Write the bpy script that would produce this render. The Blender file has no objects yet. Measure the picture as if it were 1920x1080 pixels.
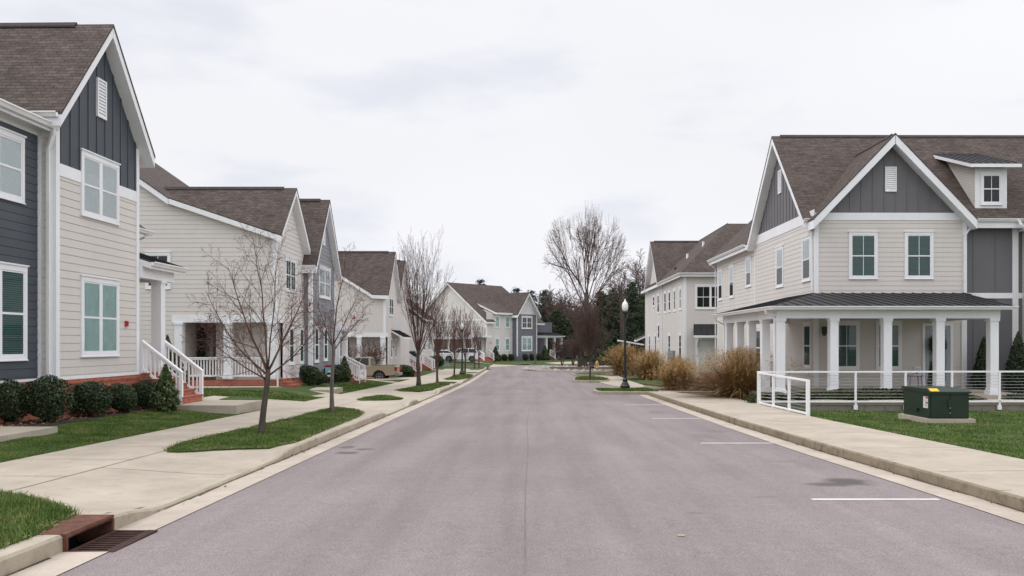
import bpy, math, random
import numpy as np
from mathutils import Vector, Matrix
from mathutils.geometry import tessellate_polygon

SC = bpy.context.scene
COL = SC.collection
R = math.radians

# ------------------------------------------------------------------ survey
FOC, EYE, HX, HY = 1600.0, 1.8, 992.0, 644.0   # focal length in photo pixels, eye height, image of the street direction

def G(y):
    """height of the road surface along the street (falls 1.5 %, flattens)"""
    if y < 45: return -.015 * y
    if y < 65:
        t = y - 45
        return -.675 - .015 * t + .015 * t * t / 40
    return -.825

def sm(a, b, x):
    t = min(1, max(0, (x - a) / (b - a)))
    return t * t * (3 - 2 * t)

def E(x, y):
    """height of bare ground above the road"""
    far = .3 * sm(100, 113, y)
    if x <= -4.45:
        e = .12 + (.14 + .2 * sm(29, 36, y) * (1 - sm(49, 56, y))) * sm(8.15, 10.6, -x) - .42 * sm(54, 59, y) * (1 - sm(65, 73, y)) * sm(8.3, 10, -x)
        if y > 84:
            e = e * (1 - sm(84, 92, y)) + sm(84, 92, y) * (.1 + .3 * sm(4.5, 8, -x) * sm(92, 106, y))
        return e
    if x < 5.62 or (y > 39.5 and x < 10):
        return -.05 + far
    if y < 39.5:
        return .10 - .16 * sm(7.9, 10, x)
    return -.05 + .13 * sm(10, 12, x) + far

def E_terrain(x, y):
    """the bare ground itself, kept below paved strips"""
    e = E(x, y)
    if -5.6 < x < -3 and 5 < y < 11: return -.7
    if -8.155 < x < -3 and y < 84: return min(e, .06 if (x < -6 and not 8 < y < 16) else -.06)
    if 4.5 < x < 7.3 and y < 39.5: return min(e, -.06)
    return e

def gp(px, py, e=0.0):
    """ground point seen at a photo pixel, e above the road"""
    lo, hi = 1.0, 600.0
    f = lambda Y: EYE - (py - HY) * Y / FOC - (G(Y) + e)
    for _ in range(60):
        m = (lo + hi) / 2
        if f(m) > 0: lo = m
        else: hi = m
    Y = (lo + hi) / 2
    return ((px - HX) * Y / FOC, Y)

def at(px, py, Y):
    return Vector(((px - HX) * Y / FOC, Y, EYE - (py - HY) * Y / FOC))

def gz(x, y): return G(y) + E(x, y)

# ------------------------------------------------------------------ mesh builder
class MB:
    def __init__(s, uv=True):
        s.v, s.f, s.m, s.uv, s.wuv = [], [], [], [], uv
    def face(s, pts, m=0, uvs=None):
        n = len(s.v)
        pts = [Vector(p) for p in pts]
        s.v.extend(pts)
        s.f.append(tuple(range(n, n + len(pts))))
        s.m.append(m)
        if s.wuv:
            if uvs is None:
                nn = Vector((0, 0, 0))
                for i in range(len(pts)):
                    nn += pts[i].cross(pts[(i + 1) % len(pts)])
                o = pts[0]
                nn = Vector((0, 0, 0))
                for i in range(1, len(pts) - 1):
                    nn += (pts[i] - o).cross(pts[i + 1] - o)
                if nn.length < 1e-12: nn = Vector((0, 0, 1))
                nn.normalize()
                if abs(nn.z) > .97:
                    u, w = Vector((1, 0, 0)), Vector((0, 1, 0))
                else:
                    u = Vector((0, 0, 1)).cross(nn).normalized()
                    w = nn.cross(u)
                    if w.z < 0: w = -w
                uvs = [(p.dot(u), p.dot(w)) for p in pts]
            s.uv.extend(uvs)
        return s
    def box(s, x0, x1, y0, y1, z0, z1, m=0):
        if x0 > x1: x0, x1 = x1, x0
        if y0 > y1: y0, y1 = y1, y0
        if z0 > z1: z0, z1 = z1, z0
        a, b, c, d = (x0, y0, z0), (x1, y0, z0), (x1, y1, z0), (x0, y1, z0)
        e, f, g, h = (x0, y0, z1), (x1, y0, z1), (x1, y1, z1), (x0, y1, z1)
        for q in ((d, c, b, a), (e, f, g, h), (a, b, f, e), (b, c, g, f), (c, d, h, g), (d, a, e, h)):
            s.face(q, m)
        return s
    def prism(s, pts, vec, m=0):
        """closed prism: polygon pts swept along vec"""
        pts = [Vector(p) for p in pts]; vec = Vector(vec)
        top = [p + vec for p in pts]
        nn = Vector((0, 0, 0))
        for i in range(1, len(pts) - 1):
            nn += (pts[i] - pts[0]).cross(pts[i + 1] - pts[0])
        if nn.dot(vec) > 0:
            s.face(pts[::-1], m); s.face(top, m)
            for i in range(len(pts)):
                j = (i + 1) % len(pts)
                s.face((pts[i], pts[j], top[j], top[i]), m)
        else:
            s.face(pts, m); s.face(top[::-1], m)
            for i in range(len(pts)):
                j = (i + 1) % len(pts)
                s.face((pts[j], pts[i], top[i], top[j]), m)
        return s
    def slab(s, pts, t0, t1, m=0):
        """polygon pts (top, seen from above) thickened along its normal from t0 to t1 (downwards positive)"""
        pts = [Vector(p) for p in pts]
        nn = Vector((0, 0, 0))
        for i in range(1, len(pts) - 1):
            nn += (pts[i] - pts[0]).cross(pts[i + 1] - pts[0])
        nn.normalize()
        if nn.z < 0: nn = -nn
        k = Vector((0, 0, -1 / max(.3, nn.z)))          # plumb-cut edges
        return s.prism([p + k * t0 for p in pts], k * (t1 - t0), m)
    def beam(s, p, q, w, h, m=0):
        p, q = Vector(p), Vector(q)
        d = (q - p).normalized()
        up = Vector((0, 0, 1)) if abs(d.z) < .95 else Vector((1, 0, 0))
        a = d.cross(up).normalized() * (w / 2)
        b = a.cross(d).normalized() * (h / 2)
        return s.prism([p - a - b, p + a - b, p + a + b, p - a + b], q - p, m)
    def tube(s, path, rad, n=6, m=0, caps=True):
        path = [Vector(p) for p in path]
        k = len(path)
        if not hasattr(rad, '__len__'): rad = [rad] * k
        base = len(s.v)
        d = (path[1] - path[0]).normalized()
        a = d.cross(Vector((0, 0, 1)) if abs(d.z) < .9 else Vector((1, 0, 0))).normalized()
        for i in range(k):
            if i == 0: d = path[1] - path[0]
            elif i == k - 1: d = path[-1] - path[-2]
            else: d = path[i + 1] - path[i - 1]
            if d.length < 1e-9: d = Vector((0, 0, 1))
            d.normalize()
            a = a - d * a.dot(d)
            if a.length < 1e-6: a = d.orthogonal()
            a.normalize()
            b = d.cross(a)
            for j in range(n):
                t = 2 * math.pi * j / n
                s.v.append(path[i] + (a * math.cos(t) + b * math.sin(t)) * rad[i])
        for i in range(k - 1):
            for j in range(n):
                p = base + i * n + j; q = base + i * n + (j + 1) % n
                s.f.append((p, q, q + n, p + n)); s.m.append(m)
                if s.wuv: s.uv.extend([(j / n, i), ((j + 1) / n, i), ((j + 1) / n, i + 1), (j / n, i + 1)])
        if caps:
            s.f.append(tuple(base + j for j in range(n))[::-1]); s.m.append(m)
            s.f.append(tuple(base + (k - 1) * n + j for j in range(n))); s.m.append(m)
            if s.wuv: s.uv.extend([(0, 0)] * (2 * n))
        return s
    def lathe(s, c, prof, n=16, m=0, axis='z'):
        """profile [(r, h)] turned about an axis through c"""
        c = Vector(c); base = len(s.v); k = len(prof)
        for r, h in prof:
            for j in range(n):
                t = 2 * math.pi * j / n
                a, b = r * math.cos(t), r * math.sin(t)
                s.v.append(c + (Vector((a, b, h)) if axis == 'z' else Vector((a, h, -b)) if axis == 'y' else Vector((h, a, b))))
        for i in range(k - 1):
            for j in range(n):
                p = base + i * n + j; q = base + i * n + (j + 1) % n
                s.f.append((p, q, q + n, p + n)); s.m.append(m)
                if s.wuv: s.uv.extend([(j / n, i), ((j + 1) / n, i), ((j + 1) / n, i + 1), (j / n, i + 1)])
        for idx, rev in ((0, True), (k - 1, False)):
            f = tuple(base + idx * n + j for j in range(n))
            s.f.append(f[::-1] if rev else f); s.m.append(m)
            if s.wuv: s.uv.extend([(0, 0)] * n)
        return s
    def build(s, name, mats, parent=None, base=(0, 0, 0), smooth=False, bevel=0):
        me = bpy.data.meshes.new(name)
        b = Vector(base)
        me.from_pydata([tuple(p - b) for p in s.v], [], s.f)
        if not isinstance(mats, (list, tuple)): mats = [mats]
        for q in mats: me.materials.append(q)
        if len(mats) > 1: me.polygons.foreach_set('material_index', s.m)
        if s.wuv and s.f:
            l = me.uv_layers.new(name='UVMap')
            l.data.foreach_set('uv', np.array(s.uv, dtype=np.float32).ravel())
        if smooth: me.polygons.foreach_set('use_smooth', [True] * len(s.f))
        me.update()
        o = bpy.data.objects.new(name, me)
        COL.objects.link(o)
        if parent is not None: o.parent = parent
        else: o.location = b
        if bevel:
            import bmesh
            bm = bmesh.new(); bm.from_mesh(me)
            bmesh.ops.remove_doubles(bm, verts=bm.verts, dist=1e-5)
            bmesh.ops.bevel(bm, geom=list(bm.edges), offset=bevel, segments=2, affect='EDGES', clamp_overlap=True)
            bm.to_mesh(me); bm.free()
        return o

def cloud_mesh(name, verts, faces_n, mats, mi=None):
    """mesh from numpy: verts (N*k,3), k vertices per face"""
    n = len(verts) // faces_n
    me = bpy.data.meshes.new(name)
    me.vertices.add(len(verts)); me.vertices.foreach_set('co', np.asarray(verts, np.float32).ravel())
    me.loops.add(len(verts)); me.loops.foreach_set('vertex_index', np.arange(len(verts), dtype=np.int32))
    me.polygons.add(n)
    me.polygons.foreach_set('loop_start', np.arange(0, len(verts), faces_n, dtype=np.int32))
    try: me.polygons.foreach_set('loop_total', np.full(n, faces_n, dtype=np.int32))
    except Exception: pass
    for q in (mats if isinstance(mats, (list, tuple)) else [mats]): me.materials.append(q)
    if mi is not None: me.polygons.foreach_set('material_index', np.asarray(mi, np.int32))
    me.update(calc_edges=True); me.validate()
    return me

def link(name, me, parent=None, loc=(0, 0, 0), rotz=0, scale=None):
    o = bpy.data.objects.new(name, me); COL.objects.link(o)
    if parent is not None: o.parent = parent
    o.location = loc; o.rotation_euler = (0, 0, rotz)
    if scale: o.scale = scale
    return o

def tag(o, label=None, cat=None, group=None, kind=None):
    if label: o['label'] = label
    if cat: o['category'] = cat
    if group: o['group'] = group
    if kind: o['kind'] = kind
    return o

def thing(name, label, cat, loc=(0, 0, 0), rotz=0, group=None):
    o = bpy.data.objects.new(name, None); COL.objects.link(o)
    o.empty_display_size = .3
    o.location = loc; o.rotation_euler = (0, 0, rotz)
    return tag(o, label, cat, group)

def kids(o): return [c for c in list(COL.objects) if c.parent == o]

def dup(o, loc=None, rotz=None, scale=None, label=None, parent=None, table=None):
    table = table if table is not None else {}
    if not table:
        for c in COL.objects:
            if c.parent: table.setdefault(c.parent.name, []).append(c)
    n = o.copy(); COL.objects.link(n)
    if parent is not None: n.parent = parent
    if loc is not None: n.location = loc
    if rotz is not None: n.rotation_euler = (0, 0, rotz)
    if scale is not None: n.scale = scale if hasattr(scale, '__len__') else (scale,) * 3
    if label: n['label'] = label
    for c in table.get(o.name, []): dup(c, parent=n, table=table)
    return n

# ------------------------------------------------------------------ materials
def _n(nt, t, **k):
    n = nt.nodes.new(t)
    for a, b in k.items():
        if a in n.inputs: n.inputs[a].default_value = b
        else: setattr(n, a, b)
    return n

def _mat(name):
    m = bpy.data.materials.new(name); m.use_nodes = True
    nt = m.node_tree
    return m, nt, nt.nodes['Principled BSDF'], nt.nodes['Material Output']

def rgb(c): return (c[0], c[1], c[2], 1)

def mixc(nt, fac, a, b, mode='MIX'):
    n = nt.nodes.new('ShaderNodeMix'); n.data_type = 'RGBA'; n.blend_type = mode
    L = nt.links
    for sock, v in ((n.inputs[0], fac), (n.inputs[6], a), (n.inputs[7], b)):
        if hasattr(v, 'is_linked') or hasattr(v, 'links'): L.new(v, sock)
        elif isinstance(v, (int, float)): sock.default_value = v
        else: sock.default_value = rgb(v)
    return n.outputs[2]

def ramp(nt, src, stops):
    n = nt.nodes.new('ShaderNodeValToRGB')
    el = n.color_ramp.elements
    while len(el) < len(stops): el.new(.5)
    for i, (p, c) in enumerate(stops):
        el[i].position = p; el[i].color = rgb(c) if hasattr(c, '__len__') else (c, c, c, 1)
    nt.links.new(src, n.inputs[0])
    return n.outputs[0]

def coords(nt, kind='UV', scale=(1, 1, 1)):
    tc = nt.nodes.new('ShaderNodeTexCoord')
    mp = nt.nodes.new('ShaderNodeMapping'); mp.inputs['Scale'].default_value = scale
    nt.links.new(tc.outputs[kind], mp.inputs[0])
    return mp.outputs[0]

def noise(nt, co, scale, detail=4, rough=.6):
    n = _n(nt, 'ShaderNodeTexNoise', Scale=scale, Detail=detail, Roughness=rough)
    nt.links.new(co, n.inputs['Vector'])
    return n.outputs[0]

def bump(nt, bs, h, strength, dist=.01):
    b = _n(nt, 'ShaderNodeBump', Strength=strength, Distance=dist)
    nt.links.new(h, b.inputs['Height']); nt.links.new(b.outputs[0], bs.inputs['Normal'])

def M(name, c, rough=.7, var=.08, scale=1.5, fine=25, bmp=0, spec=.3, metal=0, co='Object', sc=(1, 1, 1)):
    """plain surface with a coarse and a fine tone variation of its own"""
    m, nt, bs, out = _mat(name)
    v = coords(nt, co, sc)
    a = noise(nt, v, scale, 3); b = noise(nt, v, fine, 3)
    lo = [x * (1 - var) for x in c]; hi = [min(1, x * (1 + var)) for x in c]
    c1 = mixc(nt, ramp(nt, a, [(.3, 0), (.7, 1)]), lo, hi)
    c2 = mixc(nt, ramp(nt, b, [(.25, [1 - var] * 3), (.75, [1.0] * 3)]), c1, c1)
    mul = nt.nodes.new('ShaderNodeMix'); mul.data_type = 'RGBA'; mul.blend_type = 'MULTIPLY'; mul.inputs[0].default_value = 1
    nt.links.new(c1, mul.inputs[6]); nt.links.new(ramp(nt, b, [(.25, [1 - var] * 3), (.75, [1.0] * 3)]), mul.inputs[7])
    nt.links.new(mul.outputs[2], bs.inputs['Base Color'])
    bs.inputs['Roughness'].default_value = rough
    bs.inputs['Specular IOR Level'].default_value = spec
    bs.inputs['Metallic'].default_value = metal
    if bmp: bump(nt, bs, b, bmp)
    return m

def leafM(name, cols, rough=.6, spec=.3, amp=.9, nsc=2.2):
    """foliage: every leaf its own shade, larger drifts through the plant"""
    m, nt, bs, out = _mat(name)
    g = nt.nodes.new('ShaderNodeNewGeometry')
    n = noise(nt, coords(nt, 'Object'), nsc, 3)
    add = _n(nt, 'ShaderNodeMath', operation='MULTIPLY_ADD'); add.inputs[1].default_value = .6
    nt.links.new(g.outputs['Random Per Island'], add.inputs[0])
    sub = _n(nt, 'ShaderNodeMath', operation='MULTIPLY_ADD'); sub.inputs[1].default_value = amp; sub.inputs[2].default_value = .2 - amp / 2
    nt.links.new(n, sub.inputs[0]); nt.links.new(sub.outputs[0], add.inputs[2])
    k = len(cols)
    c = ramp(nt, add.outputs[0], [(i / (k - 1), cc) for i, cc in enumerate(cols)])
    nt.links.new(c, bs.inputs['Base Color'])
    bs.inputs['Roughness'].default_value = rough
    bs.inputs['Specular IOR Level'].default_value = spec
    return m

def shingleM():
    m, nt, bs, out = _mat('asphalt_shingle')
    v = coords(nt, 'UV')
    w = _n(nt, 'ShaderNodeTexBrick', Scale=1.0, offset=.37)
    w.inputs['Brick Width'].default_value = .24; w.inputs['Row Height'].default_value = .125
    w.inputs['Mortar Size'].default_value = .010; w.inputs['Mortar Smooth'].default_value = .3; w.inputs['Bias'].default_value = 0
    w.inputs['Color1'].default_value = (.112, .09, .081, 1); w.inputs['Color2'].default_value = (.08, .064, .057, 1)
    w.inputs['Mortar'].default_value = (.034, .027, .024, 1)  # shade line under each shingle row is put into this colour
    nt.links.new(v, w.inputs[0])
    n1 = noise(nt, v, 1.1, 4); n2 = noise(nt, v, 90, 2)
    n3 = noise(nt, coords(nt, 'UV', (2.2, 8.0, 1)), 1.0, 3, .7)
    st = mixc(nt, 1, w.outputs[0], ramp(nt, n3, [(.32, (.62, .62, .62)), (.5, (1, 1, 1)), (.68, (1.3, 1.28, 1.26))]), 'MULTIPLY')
    c = mixc(nt, 1, st, ramp(nt, n1, [(.3, (.8, .8, .8)), (.7, (1.15, 1.12, 1.1))]), 'MULTIPLY')
    c = mixc(nt, 1, c, ramp(nt, n2, [(.3, (.8, .8, .8)), (.7, (1.15, 1.15, 1.15))]), 'MULTIPLY')
    nt.links.new(c, bs.inputs['Base Color'])
    bs.inputs['Roughness'].default_value = .9; bs.inputs['Specular IOR Level'].default_value = .2
    bump(nt, bs, w.outputs[1], -.5, .012)
    return m

def brickM():
    m, nt, bs, out = _mat('red_brick')
    v = coords(nt, 'UV')
    w = _n(nt, 'ShaderNodeTexBrick', Scale=1.0, offset=.5)
    w.inputs['Brick Width'].default_value = .215; w.inputs['Row Height'].default_value = .077
    w.inputs['Mortar Size'].default_value = .006; w.inputs['Mortar Smooth'].default_value = .2
    w.inputs['Color1'].default_value = (.42, .105, .05, 1); w.inputs['Color2'].default_value = (.31, .07, .038, 1)
    w.inputs['Mortar'].default_value = (.33, .24, .2, 1)
    nt.links.new(v, w.inputs[0])
    n1 = noise(nt, v, 6, 4)
    c = mixc(nt, 1, w.outputs[0], ramp(nt, n1, [(.3, (.75, .72, .7)), (.7, (1.15, 1.15, 1.15))]), 'MULTIPLY')
    nt.links.new(c, bs.inputs['Base Color']); bs.inputs['Roughness'].default_value = .85
    bump(nt, bs, w.outputs[1], -.6, .008)
    return m

def asphaltM():
    m, nt, bs, out = _mat('worn_asphalt')
    v = coords(nt, 'Object')
    st = coords(nt, 'Object', (1, .06, 1))
    big = noise(nt, v, .35, 5, .6); lane = noise(nt, st, 1.4, 4, .55); fine = noise(nt, v, 55, 2, .6); mid = noise(nt, v, 7, 4)
    c = mixc(nt, ramp(nt, big, [(.32, 0), (.68, 1)]), (.208, .179, .175), (.24, .207, .202))
    c = mixc(nt, 1, c, ramp(nt, lane, [(.3, (.84, .835, .845)), (.7, (1.12, 1.115, 1.11))]), 'MULTIPLY')
    c = mixc(nt, 1, c, ramp(nt, mid, [(.3, (.93, .93, .93)), (.7, (1.06, 1.06, 1.06))]), 'MULTIPLY')
    c = mixc(nt, 1, c, ramp(nt, fine, [(.3, (.7, .7, .71)), (.72, (1.28, 1.27, 1.26))]), 'MULTIPLY')
    gr = noise(nt, v, 140, 2, .6)
    c = mixc(nt, 1, c, ramp(nt, gr, [(.3, (.7, .7, .7)), (.72, (1.28, 1.28, 1.28))]), 'MULTIPLY')
    # scattered dark patches of old leaks and tar
    sp = noise(nt, coords(nt, 'Object', (1, .35, 1)), .9, 5, .7)
    c = mixc(nt, ramp(nt, sp, [(.66, 0), (.74, .45)]), c, (.14, .122, .124))
    # oil and tyre stains with soft, wandering edges: (x, y, half width, half length, strength)
    wv = nt.nodes.new('ShaderNodeVectorMath'); wv.operation = 'ADD'
    tcn = nt.nodes.new('ShaderNodeTexNoise'); tcn.inputs['Scale'].default_value = 3.5; tcn.inputs['Detail'].default_value = 4
    nt.links.new(v, tcn.inputs['Vector'])
    off = nt.nodes.new('ShaderNodeVectorMath'); off.operation = 'MULTIPLY_ADD'
    off.inputs[1].default_value = (.35, .35, 0); off.inputs[2].default_value = (-.175, -.175, 0)
    nt.links.new(tcn.outputs['Color'], off.inputs[0]); nt.links.new(v, wv.inputs[0]); nt.links.new(off.outputs[0], wv.inputs[1])
    for (sx, sy, rx, ry, k) in ((4.58, 12.25, .42, .46, .85), (4.2, 11.98, .42, .24, .75), (-3.42, 15.9, .26, .28, .75), (-3.2, 16.5, .2, .24, .7), (-3.6, 16.9, .2, .24, .65), (4.3, 14.6, .35, .25, .2), (3.9, 19.2, .3, .7, .25), (4.5, 20.5, .35, .5, .2),
                                (4.1, 27.5, .35, .9, .28), (1.9, 9.8, .12, .1, .3), (2.6, 16.5, .3, 1.6, .12), (-1.2, 40, 2.2, .35, .22), (-2.0, 48, 1.6, .4, .25), (2.6, 36, .9, .5, .2), (3.0, 10.9, .2, .12, .25)):
        mp = nt.nodes.new('ShaderNodeMapping'); mp.vector_type = 'TEXTURE'
        mp.inputs['Location'].default_value = (sx, sy, 0); mp.inputs['Scale'].default_value = (rx, ry, 1e3)
        nt.links.new(wv.outputs[0], mp.inputs[0])
        ln = nt.nodes.new('ShaderNodeVectorMath'); ln.operation = 'LENGTH'; nt.links.new(mp.outputs[0], ln.inputs[0])
        c = mixc(nt, ramp(nt, ln.outputs['Value'], [(.45, k), (1.0, 0)]), c, (.07, .062, .064))
    nt.links.new(c, bs.inputs['Base Color'])
    bs.inputs['Roughness'].default_value = .88; bs.inputs['Specular IOR Level'].default_value = .25
    bump(nt, bs, fine, .5, .006)
    return m

def concreteM(name, c, stain=.25, stainc=(.2, .17, .13), s1=.8):
    m, nt, bs, out = _mat(name)
    v = coords(nt, 'Object')
    a = noise(nt, v, s1, 5, .65); b = noise(nt, v, 4, 4); f = noise(nt, v, 45, 3)
    cc = mixc(nt, ramp(nt, a, [(.3, 0), (.7, 1)]), [x * .82 for x in c], [min(1, x * 1.12) for x in c])
    cc = mixc(nt, ramp(nt, b, [(.5, 0), (.8, stain)]), cc, stainc)
    cc = mixc(nt, 1, cc, ramp(nt, f, [(.3, (.92, .92, .92)), (.7, (1.05, 1.05, 1.05))]), 'MULTIPLY')
    nt.links.new(cc, bs.inputs['Base Color'])
    bs.inputs['Roughness'].default_value = .85; bs.inputs['Specular IOR Level'].default_value = .25
    bump(nt, bs, f, .25, .004)
    return m

def glassM(name, tint=(.8, .9, .88)):
    m, nt, bs, out = _mat(name)
    nt.nodes.remove(bs)
    t = _n(nt, 'ShaderNodeBsdfTransparent'); t.inputs[0].default_value = rgb(tint)
    g = _n(nt, 'ShaderNodeBsdfGlossy', Roughness=.03)
    fr = _n(nt, 'ShaderNodeFresnel', IOR=1.5)
    ad = _n(nt, 'ShaderNodeMath', operation='MULTIPLY_ADD'); ad.inputs[1].default_value = .9; ad.inputs[2].default_value = .01
    nt.links.new(fr.outputs[0], ad.inputs[0])
    mx = _n(nt, 'ShaderNodeMixShader')
    nt.links.new(ad.outputs[0], mx.inputs[0]); nt.links.new(t.outputs[0], mx.inputs[1]); nt.links.new(g.outputs[0], mx.inputs[2])
    nt.links.new(mx.outputs[0], out.inputs[0])
    return m

W = dict(
    white=M('white_trim_paint', (.77, .775, .795), .5, .05, .9, 9, sc=(1, 1, .4)),
    rail=M('white_rail_paint', (.82, .82, .83), .45, .03),
    cream=M('cream_siding', (.60, .56, .523), .6, .04, .5, 7, sc=(1, 1, .18)),
    cream2=M('pale_cream_siding', (.625, .59, .562), .6, .04, .5, 7, sc=(1, 1, .18)),
    slate=M('slate_siding', (.066, .077, .091), .55, .08, .8, 9),
    grey=M('grey_board', (.142, .138, .146), .55, .06, .8, 9),
    greyl=M('light_grey_siding', (.25, .252, .275), .6, .05, .8, 9),
    wood=M('dark_board_underside', (.10, .075, .065), .8, .1),
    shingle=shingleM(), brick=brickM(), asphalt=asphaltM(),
    metal=M('dark_standing_seam', (.02, .0195, .022), .5, .12, 1.2, 20, spec=.25),
    gutter=M('gutter_paint', (.75, .75, .75), .4, .05),
    concrete=concreteM('pale_concrete', (.40, .35, .285), .4, (.27, .215, .145)),
    kerb=concreteM('kerb_concrete', (.35, .305, .235), .6, (.16, .125, .085), 1.3),
    kerbdirty=concreteM('weathered_kerb_concrete', (.26, .215, .155), .85, (.07, .055, .038), 1.6),
    footing=concreteM('stained_footing', (.24, .22, .19), .8, (.07, .065, .06), 2.2),
    paint=M('road_paint', (.62, .6, .6), .7, .18, 2, 30),
    glass=glassM('window_glass', (.9, .955, .95)), glassd=glassM('dark_window_glass', (.45, .6, .58)),
    dark=M('dim_room', (.018, .022, .024), .8, .1),
    teal=M('curtain_cloth', (.46, .62, .6), .8, .1, 3),
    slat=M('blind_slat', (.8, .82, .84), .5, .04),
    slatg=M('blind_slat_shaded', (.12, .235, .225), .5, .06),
    black=M('black_cast_metal', (.012, .012, .014), .4, .1, spec=.5),
    globe=M('frosted_globe', (.78, .78, .76), .25, .03, spec=.5),
    rust=M('rusted_iron', (.135, .056, .036), .85, .35, 6, 60, .3),
    rustd=M('dark_rusted_iron', (.05, .022, .016), .85, .3, 6, 60, .3),
    hole=M('drain_shadow_iron', (.01, .009, .008), .95, .1),
    lawn=M('lawn_soil_and_thatch', (.047, .08, .016), .95, .35, 1.1, 14, .6),
    earth=M('winter_turf_soil', (.055, .07, .022), .95, .3, .5, 6, .5),
    mulch=M('bark_mulch', (.06, .042, .03), .95, .45, 3, 40, .8),
    bark=M('grey_bark', (.085, .068, .06), .9, .3, 6, 40, .6, sc=(1, 1, .25)),
    twig=M('purple_brown_twigs', (.115, .062, .052), .9, .2, 3, 20),
    twigp=M('pinkish_fine_twigs', (.16, .115, .105), .9, .2, 3, 20),
    twigb=M('russet_fine_twigs', (.115, .075, .062), .9, .25, 3, 20),
    bark2=M('pale_grey_bark', (.15, .13, .115), .9, .3, 6, 40, .5, sc=(1, 1, .25)),
    box=leafM('boxwood_leaves', [(.008, .014, .006), (.026, .045, .014), (.07, .11, .035)], .5, .4),
    holly=leafM('holly_leaves', [(.016, .026, .009), (.045, .068, .02), (.1, .13, .045)], .5, .4),
    cedar=leafM('cedar_needles', [(.018, .026, .016), (.045, .066, .036), (.09, .115, .062)], .7, .2),
    pine=leafM('pine_needles', [(.02, .04, .028), (.045, .08, .055), (.075, .12, .085)], .7, .2),
    juniper=leafM('juniper_leaves', [(.014, .024, .008), (.035, .055, .016), (.075, .075, .028)], .7, .2),
    straw=leafM('dry_grass_blades', [(.11, .062, .025), (.25, .155, .066), (.45, .31, .15)], .8, .15),
    plume=leafM('dry_grass_plumes', [(.24, .14, .055), (.4, .26, .115), (.55, .4, .22)], .9, .1),
    pinkgrass=leafM('pink_grass_blades', [(.16, .08, .06), (.27, .15, .11), (.4, .26, .19)], .9, .1),
    grass=leafM('grass_blades', [(.032, .056, .009), (.06, .112, .017), (.115, .17, .036), (.25, .22, .09)], .6, .25, 1.6, 1.3),
    redleaf=leafM('clinging_red_leaves', [(.2, .02, .02), (.35, .03, .04), (.3, .1, .04)]),
    dryleaf=leafM('fallen_leaf_litter', [(.1, .05, .025), (.2, .1, .05), (.3, .2, .11)]),
    pebble=leafM('pale_pebbles', [(.16, .14, .12), (.34, .31, .27), (.52, .49, .44)], .8),
    seed=leafM('withered_seed_heads', [(.11, .075, .055), (.22, .15, .11), (.36, .28, .22)]),
)
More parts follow.
